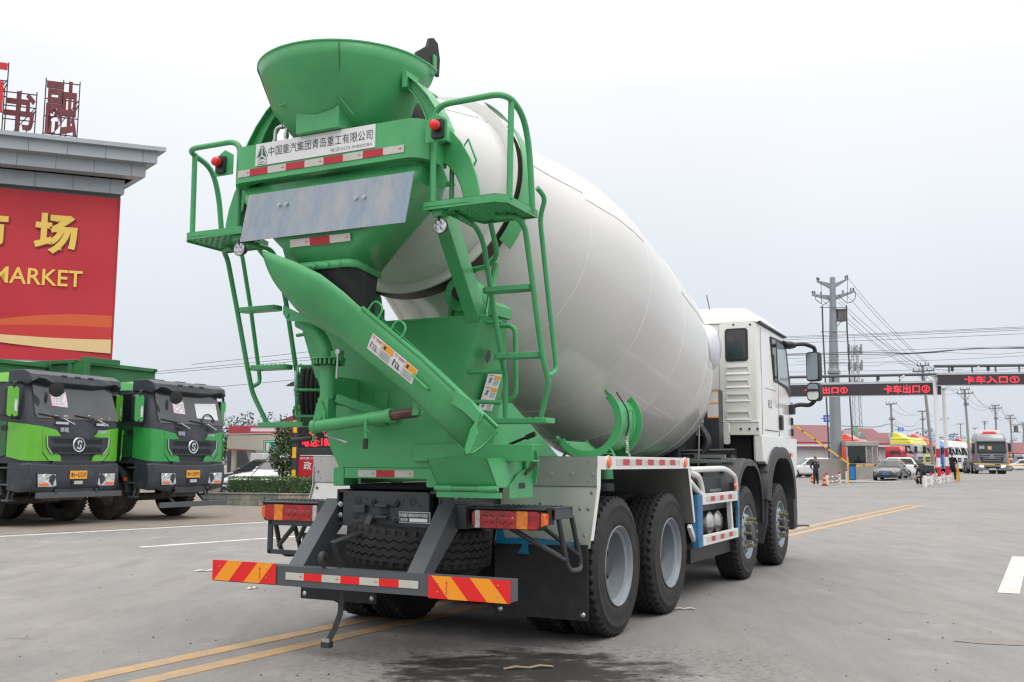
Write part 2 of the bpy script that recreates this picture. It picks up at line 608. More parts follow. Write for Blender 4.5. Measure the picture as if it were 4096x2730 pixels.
# ---- drum
AL = R(13)
DA = Vector((0, 2.0, 2.75))
DX = Vector((0, math.cos(AL), -math.sin(AL)))
c = MB(WD)
prof = [(0.40, -3.78), (0.50, -3.80), (0.53, -3.76), (0.74, -3.30), (0.775, -3.16), (0.775, -3.03), (0.79, -3.0), (0.815, -2.76), (0.872, -2.5), (1.005, -2.0), (1.115, -1.52), (1.158, -1.18), (1.178, -0.85), (1.182, -0.4), (1.186, 0.2), (1.182, 0.7), (1.172, 1.02), (1.10, 1.42), (1.02, 1.76), (0.95, 2.06), (0.87, 2.28), (0.74, 2.48), (0.52, 2.62), (0.26, 2.69), (0.0, 2.71)]
# fine steps along the axis so that the shell reads as rolled plate
pp = []
for (r0, h0), (r1, h1) in zip(prof[:-1], prof[1:]):
    n = max(1, int(math.hypot(r1 - r0, h1 - h0) / 0.16))
    pp += [(r0 + (r1 - r0) * k / n, h0 + (h1 - h0) * k / n) for k in range(n)]
pp.append(prof[-1])
c.lathe(pp, DA, DX, 112)


def rad(h):
    for (r0, h0), (r1, h1) in zip(prof[:-1], prof[1:]):
        if h0 <= h <= h1 and h1 > h0:
            return r0 + (r1 - r0) * (h - h0) / (h1 - h0)
    return 1.0


dz = Vector((0, 0, 1))
du = (dz - DX * dz.dot(DX)).normalized()
dw = DX.cross(du)


def dpt(h, a, e=0.0):
    return DA + DX * h + (du * math.cos(a) + dw * math.sin(a)) * (rad(h) + e)


c.use(WELD)
for h in (-2.02, -0.95, 0.1, 1.0, 1.75):
    c.tube([dpt(h, 2 * PI * k / 96, 0.0) for k in range(96)], 0.0035, 5, closed=True)
for h0, h1, a in ((-2.9, -2.02, -2.05), (-2.02, -0.95, -1.98), (-0.95, 0.1, -2.32), (0.1, 1.0, -1.9), (1.0, 1.75, -1.7), (-3.7, -3.2, -2.3)):
    for aa in (a, a + PI):
        c.tube([dpt(h0 + (h1 - h0) * k / 8, aa) for k in range(9)], 0.006, 5)
drum = c.build('drum', TR, smooth=30)
c = MB(WD)
c.lathe([(0.775, -3.16), (0.80, -3.165), (0.852, -3.165), (0.858, -3.155)], DA, DX, 112)
c.lathe([(0.775, -3.02), (0.85, -3.02)], DA, DX, 112)
c.use(RUST).lathe([(0.858, -3.155), (0.856, -3.14), (0.856, -3.03), (0.85, -3.02)], DA, DX, 112)
c.build('roller_ring', drum, smooth=40, fix=True)
# guard bands beside the ring, with their brackets, and the hand loop
c = MB(G)
for a0, a1 in ((-122, -32), (32, 122)):
    pr = [(0.884, -3.125), (0.884, -2.95), (0.892, -2.95), (0.892, -3.125), (0.884, -3.125)]
    c.lathe(pr, DA, DX, 26, R(a0), R(a1))
c.box(-0.03, 0.03, -0.98, -0.86, 4.30, 4.315)
for sx in (-1, 1):
    c.tube([(sx * 0.62, -0.95, 2.86), (sx * 0.60, -1.0, 2.6), (sx * 0.62, -1.1, 2.4)], 0.025, 8)
c.build('ring_guard', TR)
# rollers
for s in (-1, 1):
    c = MB(G)
    c.lathe([(0, -0.10), (0.135, -0.10), (0.14, -0.09), (0.14, 0.06), (0, 0.06)], (s * 0.47, -1.13, 2.60), (0, 1, 0), 24)
    c.prism([(s * 0.36, 2.38), (s * 0.62, 2.38), (s * 0.60, 2.55), (s * 0.56, 2.72), (s * 0.50, 2.735), (s * 0.40, 2.64)], 'y', -1.20, -1.17)
    c.box(s * 0.38 - 0.03, s * 0.38 + 0.03, -1.2, -1.0, 2.36, 2.56)
    c.use(BLK).lathe([(0, -0.145), (0.05, -0.14), (0.06, -0.10)], (s * 0.47, -1.14, 2.60), (0, 1, 0), 16)
    c.box(s * 0.49 - 0.03, s * 0.49 + 0.03, -1.225, -1.205, 2.50, 2.58)
    c.build('drum_roller', TR, bevel=0.004)

# ---- hopper
c = MB(G)
hc = Vector((-0.03, -2.0, 0))


def hsec(z, r, fy, xf, dy=0.0):
    """U-shaped section open to the front: half circle to the rear, straight cheeks forward to fy."""
    q = [(hc.x - xf, fy, z)]
    q += [(hc.x + r * math.cos(R(a)), hc.y + dy + r * math.sin(R(a)), z) for a in range(174, 367, 6)]
    return q + [(hc.x + xf, fy, z)]


secs = [hsec(4.08, 0.63, -1.83, 0.62), hsec(4.0, 0.60, -1.80, 0.56), hsec(3.80, 0.52, -1.80, 0.38), hsec(3.62, 0.41, -1.80, 0.24, 0.10), hsec(3.5, 0.335, -1.80, 0.19, 0.13), hsec(3.28, 0.215, -1.86, 0.14, 0.11), hsec(3.12, 0.16, -1.90, 0.12, 0.09)]
c.loft(secs, closed=False, caps=False)
hop = c.build('hopper', TR, smooth=40)
md = hop.modifiers.new('solid', 'SOLIDIFY')
md.thickness = 0.008
md.offset = 0
c = MB(GT)
c.tube([Vector(p) + Vector((0, 0, 0.004)) for p in secs[0]], 0.008, 6)
c.build('hopper_rim', hop)
c = MB(RUST)
for a_ in (222, 300):
    pts_ = []
    for z_, r_, d_ in ((4.07, 0.632, 0), (4.0, 0.607, 0), (3.9, 0.567, 0)):
        pts_.append((hc.x + r_ * math.cos(R(a_)), hc.y + r_ * math.sin(R(a_)), z_))
    c.tube(pts_, [0.003, 0.002, 0.001], 5)
c.build('weld_seam', hop)
c = MB(G)
for s in (-1, 1):
    c.box(s * 0.33, s * 0.53, -2.12, -1.98, 3.86, 3.872)
    c.box(s * 0.52, s * 0.532, -2.12, -1.98, 3.872, 3.985)
    c.box(s * 0.33, s * 0.53, -1.992, -1.98, 3.872, 3.985)
c.prism([(-0.17, 3.558), (0.185, 3.558), (0.185, 3.71), (0.13, 3.69), (0.0, 3.675), (-0.13, 3.695), (-0.17, 3.72)], 'y', -2.395, -2.24)
c.tube([(0.50, -2.05, 4.08), (0.60, -1.98, 4.085), (0.585, -1.81, 4.085)], 0.011, 6, fil=0.04)
c.tube([(0.48, -1.92, 4.0), (0.575, -1.84, 4.05)], 0.011, 6)
c.box(0.48, 0.58, -1.84, -1.80, 4.07, 4.20)
c.tube([(-0.29, -2.43, 3.765), (-0.03, -2.475, 3.77), (0.17, -2.46, 3.82)], 0.009, 6)
c.tube([(0.17, -2.46, 3.82), (0.27, -2.35, 3.64)], 0.007, 6)
c.build('hopper_bracket', hop, bevel=0.006)
c = MB(RUB)
c.prism([(-1.74, 4.07), (-2.05, 4.09), (-2.03, 4.15), (-1.90, 4.24), (-1.87, 4.31), (-1.82, 4.33), (-1.76, 4.31), (-1.73, 4.2)], 'x', 0.54, 0.566)
c.build('hopper_rubber_flap', hop, bevel=0.004)
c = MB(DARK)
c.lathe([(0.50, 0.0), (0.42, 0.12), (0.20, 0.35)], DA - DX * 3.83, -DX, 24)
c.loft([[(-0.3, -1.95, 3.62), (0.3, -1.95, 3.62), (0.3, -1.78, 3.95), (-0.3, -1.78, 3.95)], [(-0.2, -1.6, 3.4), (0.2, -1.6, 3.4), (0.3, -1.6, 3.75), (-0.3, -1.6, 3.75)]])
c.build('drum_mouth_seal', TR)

# ---- arches beside the hopper
for s in (-1, 1):
    o_ = [(0.555, 3.945), (0.64, 3.875), (0.73, 3.77), (0.80, 3.66), (0.845, 3.56), (0.86, 3.45)]
    i_ = [(0.545, 3.86), (0.60, 3.80), (0.66, 3.71), (0.70, 3.62), (0.725, 3.54), (0.74, 3.42)]
    c = MB(G)
    c.prism([(s * x, z) for x, z in o_] + [(s * x, z) for x, z in reversed(i_)], 'y', -2.12, -2.105)
    for a_, b_ in zip(o_[:-1], o_[1:]):
        c.slab([(s * a_[0], -2.16, a_[1]), (s * b_[0], -2.16, b_[1]), (s * b_[0], -2.0, b_[1]), (s * a_[0], -2.0, a_[1])], (-s * 0.008, 0, -0.006))
    for a_, b_ in zip(i_[:-1], i_[1:]):
        c.slab([(s * a_[0], -2.14, a_[1]), (s * b_[0], -2.14, b_[1]), (s * b_[0], -2.02, b_[1]), (s * a_[0], -2.02, a_[1])], (s * 0.008, 0, 0.006))
    c.box(s * 0.53, s * 0.57, -2.17, -2.02, 3.85, 3.96)
    c.build('hopper_arch', TR, bevel=0.003)
    o2 = [(0.80, 3.60), (0.87, 3.52), (0.93, 3.45), (1.0, 3.33), (1.045, 3.21), (1.07, 3.10), (1.075, 2.99)]
    i2 = [(0.72, 3.40), (0.76, 3.36), (0.82, 3.31), (0.89, 3.23), (0.93, 3.15), (0.955, 3.07), (0.965, 2.99)]
    c = MB(G)
    c.prism([(s * x, z) for x, z in o2] + [(s * x, z) for x, z in reversed(i2)], 'y', -2.06, -2.04)
    for a_, b_ in zip(i2[:-1], i2[1:]):
        c.slab([(s * a_[0], -2.06, a_[1]), (s * b_[0], -2.06, b_[1]), (s * b_[0], -1.92, b_[1]), (s * a_[0], -1.92, a_[1])], (s * 0.008, 0, 0.006))
    c.prism([(s * 0.62, 3.30), (s * 0.62, 3.22), (s * 0.70, 3.17), (s * 0.83, 3.14), (s * 0.85, 3.2), (s * 0.80, 3.32)], 'y', -2.10, -2.09)
    if s > 0:
        c.tube([(0.80, -1.8, 3.50), (0.84, -1.8, 3.56), (0.905, -1.8, 3.40), (0.87, -1.8, 3.335)], 0.009, 6)
    c.build('wing_plate', TR, bevel=0.003)

# ---- cross beam with company sign
c = MB(G)
XB, YB, YF = 0.80, -2.345, -2.02
out = [(-XB, YF)] + [(x, y) for x, y in arc(-XB + 0.13, YB + 0.13, 0.13, 180, 270, 6)] + [(x, y) for x, y in arc(XB - 0.13, YB + 0.13, 0.13, 270, 360, 6)] + [(XB, YF)]
inn = [(x * (XB - 0.008) / XB, y + 0.008) for x, y in out]
c.loft([[(*p, 3.295) for p in out], [(*p, 3.555) for p in out]], closed=False, caps=False)
c.loft([[(*p, 3.295) for p in inn], [(*p, 3.555) for p in inn]], closed=False, caps=False)
for z in (3.295, 3.555):
    inn2 = [(x * (XB - 0.07) / XB, y + (0.07 if i not in (0, len(out) - 1) else 0)) for i, (x, y) in enumerate(out)]
    for k in range(2):
        zz = z + (0.007 if z < 3.4 else -0.007) * k
        c.loft([[(*p, zz) for p in out], [(*p, zz) for p in inn2]], closed=False, caps=False)
c.box(-0.76, 0.76, -2.05, -2.0, 3.33, 3.52)
beam = c.build('cross_beam', TR, smooth=40)
c = MB(PLATEW).slab([(-0.55, -2.347, 3.395), (0.45, -2.347, 3.395), (0.45, -2.347, 3.553), (-0.55, -2.347, 3.553)], (0, -0.004, 0))
yy = -2.3525
c.use(INK).text('中国重汽集团青岛重工有限公司', (-0.435, yy, 3.452), (1, 0, 0), (0, 0, 1), 0.068, 0.865)
c.use(INKG).text('电话:0532-84850084', (0.095, yy, 3.408), (1, 0, 0), (0, 0, 1), 0.028, 0.33)
# emblem: triangle with three facets above a lettered base
c.use(LOGOG)


def emb(pts, y=yy):
    c.add([(-0.492 + px * 0.082, y, 3.425 + pz * 0.1) for px, pz in pts], [tuple(range(len(pts)))])


emb([(-0.5, 0.12), (-0.62, 0.35), (-0.12, 1.12), (0.0, 1.06), (0.12, 1.12), (0.62, 0.35), (0.5, 0.12), (0.5, -0.25), (-0.5, -0.25)])
c.use(PLATEW)
for q in ([(-0.46, 0.08), (-0.57, 0.34), (-0.1, 1.05), (0.0, 0.99), (0.1, 1.05), (0.57, 0.34), (0.46, 0.08)], [(-0.46, -0.21), (0.46, -0.21), (0.46, 0.05), (-0.46, 0.05)]):
    emb(q, yy - 0.001)
c.use(LOGOG)
for q in ([(-0.06, 0.42), (-0.06, 0.98), (-0.12, 0.98), (-0.47, 0.32), (-0.43, 0.22)], [(0.06, 0.42), (0.06, 0.98), (0.12, 0.98), (0.47, 0.32), (0.43, 0.22)], [(0, 0.34), (0.36, 0.14), (-0.36, 0.14)]):
    emb(q, yy - 0.002)
c.text('CNHTC', (-0.524, yy - 0.002, 3.408), (1, 0, 0), (0, 0, 1), 0.015, 0.064, bold=0.02, shear=0.2)
c.build('company_sign', beam, smooth=0)
c = MB()
tape(c, (-0.705, -2.347, 3.332), (1, 0, 0), (0, 0, 1), [(0.105, WHT)] + [(0.16, REDT), (0.158, WHT)] * 4, 0.05)
c.build('reflective_tape', beam, smooth=0)
for s in (-1, 1):
    c = MB(GT).prism([(s * 0.80, 3.385), (s * 0.95, 3.385), (s * 0.965, 3.40), (s * 0.965, 3.52), (s * 0.95, 3.535), (s * 0.88, 3.575), (s * 0.80, 3.53)], 'y', -2.30, -2.292)
    c.use(BLK).prism(rrect(min(s * 0.86, s * 0.945), max(s * 0.86, s * 0.945), 3.40, 3.525, 0.012, 2), 'y', -2.325, -2.30)
    lp = c.build('warning_lamp', TR, bevel=0.004)
    c = MB(BLK).cyl((s * 0.905, -2.325, 3.475), (s * 0.905, -2.345, 3.475), 0.036)
    c.use(LAMPRED).lathe([(0.033, 0), (0.034, 0.02), (0.03, 0.034), (0.018, 0.042), (0, 0.044)], (s * 0.905, -2.345, 3.475), (0, -1, 0), 20)
    c.build('red_dome', lp)

# pipework behind the beam, hose loop at its left end
c = MB(STEEL)
c.tube([(-0.51, -2.2, 3.54), (-0.51, -2.2, 3.715), (-0.30, -2.2, 3.715)], 0.013, 8, fil=0.05)
c.tube([(-0.41, -2.2, 3.54), (-0.41, -2.2, 3.71)], 0.013, 8)
for p, q in (((-0.51, -2.2, 3.58), (-0.51, -2.2, 3.62)), ((-0.46, -2.2, 3.715), (-0.44, -2.2, 3.715)), ((-0.41, -2.2, 3.63), (-0.41, -2.2, 3.66)), ((-0.43, -2.2, 3.715), (-0.39, -2.2, 3.715))):
    c.cyl(p, q, 0.02, n=6)
c.build('water_pipe', TR)
c = MB(RUB).tube([(-0.74, -2.1, 3.32), (-0.84, -2.1, 3.26), (-0.86, -2.1, 3.15), (-0.76, -2.1, 3.04)], 0.014, 8, fil=0.1)
c.build('black_hose', TR)

# ---- discharge collector below the beam
c = MB(G)


def usec(z, xl, xr, yr, yf, rr):
    """plan section of the collector: rear face with rounded corners, cheeks running forward."""
    q = [(xl + 0.2 * (yf - yr), yf, z)]
    q += [(xl + rr + rr * math.cos(R(a)), yr + rr + rr * math.sin(R(a)), z) for a in range(180, 271, 15)]
    q += [(xr - rr + rr * math.cos(R(a)), yr + rr + rr * math.sin(R(a)), z) for a in range(270, 361, 15)]
    return q + [(xr - 0.2 * (yf - yr), yf, z)]


c.loft([usec(3.27, -0.74, 0.74, -2.27, -1.75, 0.07), usec(3.17, -0.71, 0.71, -2.30, -1.75, 0.07), usec(2.87, -0.42, 0.42, -2.315, -1.80, 0.07), usec(2.68, -0.23, 0.23, -2.27, -1.80, 0.07)], closed=False, caps=False)
c.box(-0.72, 0.72, -2.1, -1.76, 3.255, 3.265)
c.loft([usec(2.69, -0.24, 0.24, -2.28, -1.80, 0.07), usec(2.635, -0.24, 0.24, -2.28, -1.80, 0.07)], closed=False, caps=False)
for a_ in (0.35, 0.62, 0.85):
    bolt(c, (-0.2 + a_ * 0.4, -2.285, 2.66), (0, -1, 0))
coll = c.build('discharge_collector', TR, smooth=50)
md = coll.modifiers.new('solid', 'SOLIDIFY')
md.thickness = 0.008
md.offset = 0
c = MB()
tape(c, (-0.24, -2.322, 2.795), (1, 0.0, 0), (0, -0.18, 1), [(0.165, WHT), (0.165, REDT), (0.165, WHT)], 0.052)
c.build('reflective_tape', coll, smooth=0)
c = MB(RUB)
c.loft([usec(2.655, -0.23, 0.225, -2.265, -1.82, 0.10), usec(2.52, -0.215, 0.21, -2.23, -1.84, 0.10), usec(2.36, -0.13, 0.20, -2.17, -1.86, 0.10)], closed=False, caps=False)
c.build('rubber_boot', coll)
c = MB(GALV).slab([(-0.655, -2.362, 2.865), (0.70, -2.362, 2.865), (0.745, -2.335, 3.2), (-0.61, -2.335, 3.2)], (0, 0.006, 0))
c.use(STEEL)
for x, z in ((-0.335, 3.095), (-0.275, 3.095), (0.30, 3.07), (0.365, 3.07)):
    bolt(c, (x + 0.01, -2.348, z), (0, -1, 0), 0.01, 0.014)
c.build('splash_plate', TR, smooth=0)

# ---- platforms with railings, ladders
for s in (-1, 1):
    c = MB(G)
    x0, x1, y0, y1 = 0.755, 1.335, -2.235, -1.735
    pl = [(x0, y0), (x1 - 0.06, y0), (x1, y0 + 0.06), (x1, y1), (x0 + 0.18, y1)]
    c.prism([(s * x, y) for x, y in pl], 'z', 2.978, 2.988)
    for a_, b_ in zip(pl, pl[1:] + pl[:1]):
        c.slab([(s * a_[0], a_[1], 2.965), (s * b_[0], b_[1], 2.965), (s * b_[0], b_[1], 3.018), (s * a_[0], a_[1], 3.018)], Vector((-(b_[1] - a_[1]) * s, (b_[0] - a_[0]), 0)).normalized() * 0.008)
    c.use(GT)
    for i in range(9):
        for j in range(8):
            x, y = 0.83 + i * 0.058, -2.19 + j * 0.056
            if y > -1.78 or x + (y + 1.735) * -0.0 < 0.8 or (x < 0.95 and y > -1.95):
                continue
            c.lathe([(0.013, 0), (0.010, -0.008), (0.0, -0.009)], (s * x, y, 2.978), (0, 0, 1), 7)
    c.use(BLK).cyl((s * 0.92, -2.08, 2.979), (s * 0.92, -2.08, 2.974), 0.018, n=10)
    c.cyl((s * 1.22, -1.86, 2.979), (s * 1.22, -1.86, 2.974), 0.018, n=10)
    plat = c.build('platform', TR, bevel=0.003)
    c = MB(GT)
    r = 0.021
    ys = -2.215
    c.tube([(s * 0.815, ys, 3.0), (s * 0.81, ys, 3.66), (s * 1.345, ys, 3.665), (s * 1.335, -1.95, 3.60), (s * 1.335, -1.86, 3.40), (s * 1.33, -1.80, 3.0)], r, 10, fil=0.12, seg=6)
    c.tube([(s * 1.325, -2.13, 3.0), (s * 1.335, -2.13, 3.655)], r * 0.95, 10)
    c.tube([(s * 0.83, -2.0, 3.0), (s * 0.83, -2.0, 3.32)], 0.017, 8)
    c.build('railing', plat)
    # ladder
    lad = bpy.data.objects.new('ladder', None)
    col.objects.link(lad)
    lad.parent = TR
    c = MB(GT)
    xo, xi = 1.275, 0.895
    c.tube([(s * 1.12, -1.93, 2.955), (s * 1.25, -1.88, 2.955), (s * xo, -1.80, 2.90), (s * xo, -1.675, 2.53), (s * xo, -1.53, 2.08), (s * 1.29, -1.445, 1.89), (s * 1.195, -1.375, 1.655)], 0.019, 10, fil=0.06)
    c.tube([(s * 0.90, -2.05, 2.955), (s * 0.885, -1.76, 2.95), (s * 0.89, -1.66, 2.86), (s * 0.892, -1.545, 2.54), (s * 0.903, -1.40, 2.08), (s * 0.908, -1.34, 1.95), (s * 0.897, -1.325, 1.655)], 0.019, 10, fil=0.05)
    c.build('ladder_rail', lad)
    c = MB(GT).tube([(s * 1.335, -1.74, 3.17), (s * 1.36, -1.66, 3.12), (s * 1.30, -1.62, 3.0), (s * 1.296, -1.497, 2.57), (s * 1.30, -1.36, 2.05), (s * 1.30, -1.35, 1.98), (s * 1.289, -1.447, 1.94)], 0.017, 10, fil=0.06)
    c.build('handrail', lad)
    for z, y, xa, xb in ((2.52, -1.62, 0.885, 1.265), (2.08, -1.46, 0.895, 1.27), (1.64, -1.34, 0.81, 1.255)):
        c = MB(GT)
        x0_, x1_ = xa, xb
        d = 0.075
        c.prism([(s * p[0], p[1]) for p in rrect(x0_, x1_, y - d, y + d * 0.6, 0.05, 4)] if z > 1.7 else [(s * x0_, y - d), (s * x1_, y - d), (s * x1_, y + d), (s * x0_, y + d)], 'z', z - 0.018, z + 0.018)
        for k in range(8):
            xx = x0_ + 0.04 + k * (x1_ - x0_ - 0.08) / 7
            c.lathe([(0.012, 0), (0.009, 0.007), (0, 0.008)], (s * xx, y - 0.04, z + 0.018), (0, 0, 1), 6)
        c.build('ladder_step', lad, bevel=0.004)
    c = MB(GT)
    for (xa, za), (xb, zb) in (((0.78, 2.34), (0.90, 2.335)), ((0.66, 1.99), (0.905, 1.985)), ((0.64, 1.78), (0.905, 1.77))):
        c.tube([(s * xa, -1.42, za), (s * xb, -1.40, zb)], 0.015, 8)
    c.tube([(s * 0.66, -1.48, 2.71), (s * 0.86, -1.53, 2.715), (s * 0.95, -1.56, 2.78), (s * 1.0, -1.77, 2.97)], 0.019, 8, fil=0.07)
    if s > 0:
        c.tube([(s * 0.82, -1.33, 2.32), (s * 0.96, -1.30, 2.325), (s * 0.955, -1.27, 1.80), (s * 0.80, -1.30, 1.775)], 0.018, 8, fil=0.08)
    c.build('ladder_bracket', lad)
    # work lamp under the platform
    c = MB(G).box(s * 0.80, s * 0.87, -2.20, -2.12, 2.93, 2.975)
    c.use(BLK).tube([(s * 0.835, -2.16, 2.94), (s * 0.835, -2.16, 2.90)], 0.012, 8)
    c.lathe([(0, 0.05), (0.03, 0.045), (0.052, 0.0), (0.052, -0.012)], (s * 0.838, -2.15, 2.872), (0, 1, 0), 20)
    wl_ = c.build('work_lamp', TR, bevel=0.002)
    c = MB(LENSW).lathe([(0.05, -0.012), (0.044, -0.017), (0, -0.018)], (s * 0.838, -2.15, 2.872), (0, 1, 0), 20)
    c.use(STEEL)
    for dx, dz_ in ((-0.018, 0.018), (0.018, 0.018), (-0.018, -0.018), (0.018, -0.018)):
        c.lathe([(0.015, -0.019), (0.004, -0.022)], (s * 0.838 + dx, -2.15, 2.872 + dz_), (0, 1, 0), 10)
    c.build('lamp_lens', wl_)

# ---- chute
YC = -2.0
CH = [((-0.455, 2.79), (0.085, -0.345), 0.36), ((-0.34, 2.75), (0.045, -0.395), 0.36), ((-0.17, 2.685), (-0.02, -0.41), 0.35), ((0.02, 2.59), (-0.09, -0.37), 0.32), ((0.17, 2.47), (-0.15, -0.31), 0.27), ((0.30, 2.345), (-0.20, -0.25), 0.22), ((0.72, 2.01), (-0.184, -0.224), 0.165), ((1.16, 1.635), (-0.175, -0.215), 0.15)]


def chpt(u, ph, e=0.0):
    """point on the chute: u along it (index into CH), ph around the U from the rear rim (0) to the front rim (180)."""
    i = min(int(u), len(CH) - 2)
    t = u - i
    (a, o1, w1), (b, o2, w2) = CH[i], CH[i + 1]
    rx, rz = a[0] + (b[0] - a[0]) * t, a[1] + (b[1] - a[1]) * t
    ox, oz = o1[0] + (o2[0] - o1[0]) * t, o1[1] + (o2[1] - o1[1]) * t
    w = w1 + (w2 - w1) * t
    L = math.hypot(ox, oz)
    k = math.sin(R(ph))
    return Vector((rx + ox * k * (1 + e / L), YC - (w + e) * math.cos(R(ph)), rz + oz * k * (1 + e / L)))


PHM = 163
c = MB(G)
us = [0, 0.5, 1, 1.5, 2, 2.5, 3, 3.5, 4, 4.5, 5, 5.5, 6, 6.5, 7]
c.loft([[chpt(u, ph) for ph in [k * PHM / 18 for k in range(19)]] for u in us], closed=False, caps=False)
chute = c.build('discharge_chute', TR, smooth=60)
md = chute.modifiers.new('solid', 'SOLIDIFY')
md.thickness = 0.008
md.offset = 0
c = MB(GT)
c.tube([chpt(u, 0) + Vector((0.004, 0, 0.006)) for u in (4.9, 5.5, 6, 7)], 0.013, 6)
c.tube([chpt(u, PHM) + Vector((0.004, 0, 0.006)) for u in (4.9, 5.5, 6, 7)], 0.013, 6)
for u in (5.05, 5.45):
    a_ = chpt(u, 0)
    d_ = Vector((0.077, 0, -0.063))
    c.tube([a_, a_ + Vector((0.05, 0.02, 0.09)), a_ + d_ + Vector((0.05, 0.02, 0.09)), a_ + d_], 0.007, 6, fil=0.05)
c.tube([chpt(6.02, 24, 0.004), chpt(6.03, 22, 0.024), chpt(6.27, 22, 0.024), chpt(6.28, 24, 0.004)], 0.009, 6, fil=0.012)
c.build('chute_handle', chute)
# end flange
c = MB(G)
ring_ = [chpt(7, ph, 0.0) for ph in range(0, 161, 10)]
ring2 = [chpt(7, ph, 0.03) for ph in range(0, 161, 10)]
d_ = Vector((0.77, 0, -0.64)) * 0.012
c.loft([ring_, ring2, [p + d_ for p in ring2], [p + d_ for p in ring_]], closed=False, caps=False, loop=True)
c.prism([(0.98, 1.80), (1.09, 1.735), (1.175, 1.64), (1.16, 1.60), (1.12, 1.60), (1.05, 1.66), (0.95, 1.72)], 'y', -2.185, -2.173)
c.prism([(1.165, 1.66), (1.135, 1.56), (1.145, 1.53), (1.10, 1.42), (1.07, 1.40), (1.055, 1.43), (1.09, 1.55)], 'y', -2.19, -2.178)
c.build('chute_flange', chute, bevel=0.002)
# safety stickers, following the curved wall
c = MB()
Q = lambda u, ph, e=0.007: chpt(u, ph, e)
U0, U1, P0, P1 = 5.28, 6.05, 14, 38


def patch(ua, ub, pa, pb, m, e):
    c.use(m)
    n = 6
    for i in range(n):
        for j in range(2):
            a, b = ua + (ub - ua) * i / n, ua + (ub - ua) * (i + 1) / n
            p, q = pa + (pb - pa) * j / 2, pa + (pb - pa) * (j + 1) / 2
            c.quad(Q(a, p, e), Q(b, p, e), Q(b, q, e), Q(a, q, e))


patch(U0, U1, P0, P1, STICKW, 0.007)
for k in range(2):
    u0 = U0 + (U1 - U0) * k / 2
    du_ = (U1 - U0) / 2
    patch(u0 + du_ * 0.52, u0 + du_ * 0.97, P0 + 1, P0 + 9, STICKO, 0.0085)
    patch(u0 + du_ * 0.58, u0 + du_ * 0.66, P0 + 3, P0 + 8, INK, 0.0095)
    patch(u0 + du_ * 0.19, u0 + du_ * 0.46, P0 + 2.4, P0 + 3.6, REDINK, 0.0085)
    patch(u0 + du_ * 0.22, u0 + du_ * 0.44, P0 + 4.6, P0 + 5.4, REDINK, 0.0085)
    patch(u0 + du_ * 0.05, u0 + du_ * 0.13, P0 + 1.5, P0 + 5, REDINK, 0.0085)
    patch(u0 + du_ * 0.07, u0 + du_ * 0.11, P0 + 2.2, P0 + 4.3, STICKW, 0.0095)
    for a, b, p, q in ((0.08, 0.12, 9, 19), (0.12, 0.30, 11, 12.2), (0.22, 0.42, 18, 19.2), (0.30, 0.34, 12, 20), (0.20, 0.24, 14, 18)):
        patch(u0 + du_ * a, u0 + du_ * b, P0 + p, P0 + q, INKG if k == 0 else INK, 0.0085)
    for j in range(5):
        patch(u0 + du_ * 0.53, u0 + du_ * 0.93, P0 + 11 + j * 2.4, P0 + 11.9 + j * 2.4, INKG, 0.0085)
    patch(u0 + du_ * 0.49, u0 + du_ * 0.50, P0, P1, INKG, 0.0085)
c.build('warning_label', chute, smooth=0)

# ---- swivel post, ring gear, lifting cylinder
c = MB(G)
c.tube([(-0.50, -1.88, 2.36), (-0.36, -1.88, 2.30), (-0.265, -1.86, 2.16), (-0.255, -1.85, 1.80)], 0.05, 14, fil=0.14, seg=8)
c.cyl((-0.255, -1.85, 2.06), (-0.255, -1.85, 1.79), 0.052, n=20)
c.lathe([(0.05, 0.03), (0.125, 0.03), (0.125, 0.018), (0.05, 0.018)], (-0.255, -1.85, 2.055), (0, 0, 1), 28)
for k in range(22):
    a = 2 * PI * k / 22
    c.box(-0.006, 0.006, -0.008, 0.008, -0.02, 0.018, Matrix.Translation((-0.255 + 0.112 * math.cos(a), -1.85 + 0.112 * math.sin(a), 2.055)) @ Matrix.Rotation(a, 4, 'Z'))
c.use(BLK).cyl((-0.255, -1.85, 2.034), (-0.255, -1.85, 2.07), 0.104, n=24)
c.use(G)
c.prism([(-0.53, 2.46), (-0.53, 2.40), (-0.49, 2.345), (-0.30, 2.325), (-0.02, 2.19), (-0.05, 2.24)], 'y', -2.03, -2.02)
c.cyl((-0.49, -2.04, 2.385), (-0.49, -1.8, 2.385), 0.018, n=10)
c.box(-0.20, -0.11, -1.90, -1.86, 2.06, 2.13)
c.box(-0.30, -0.21, -1.90, -1.80, 1.60, 1.80)
c.prism([(-0.34, 1.58), (-0.22, 1.58), (-0.22, 1.70), (-0.26, 1.78), (-0.30, 1.76)], 'y', -1.915, -1.90)
c.cyl((-0.27, -1.925, 1.66), (-0.27, -1.90, 1.66), 0.022, n=10)
c.beam((-0.2, -1.83, 1.80), (0.10, -1.50, 1.66), 0.06, 0.06)
c.beam((-0.28, -1.80, 1.86), (-0.30, -1.48, 1.86), 0.1, 0.2)
post = c.build('chute_swivel_post', TR, bevel=0.003)
c = MB(STEEL).cyl((-0.125, -1.92, 2.12), (-0.125, -1.90, 2.12), 0.02, n=10)
c.cyl((-0.125, -1.915, 2.12), (-0.13, -1.915, 1.93), 0.008, n=8)
c.build('locking_pin', post)
c = MB(G)
c.cyl((-0.30, -1.92, 1.595), (0.34, -1.92, 1.665), 0.044, n=20)
c.cyl((0.30, -1.92, 1.66), (0.345, -1.92, 1.666), 0.05, n=20)
c.cyl((-0.32, -1.92, 1.593), (-0.28, -1.92, 1.597), 0.05, n=20)
c.use(BROWN).cyl((0.34, -1.92, 1.665), (0.54, -1.92, 1.685), 0.036, n=16)
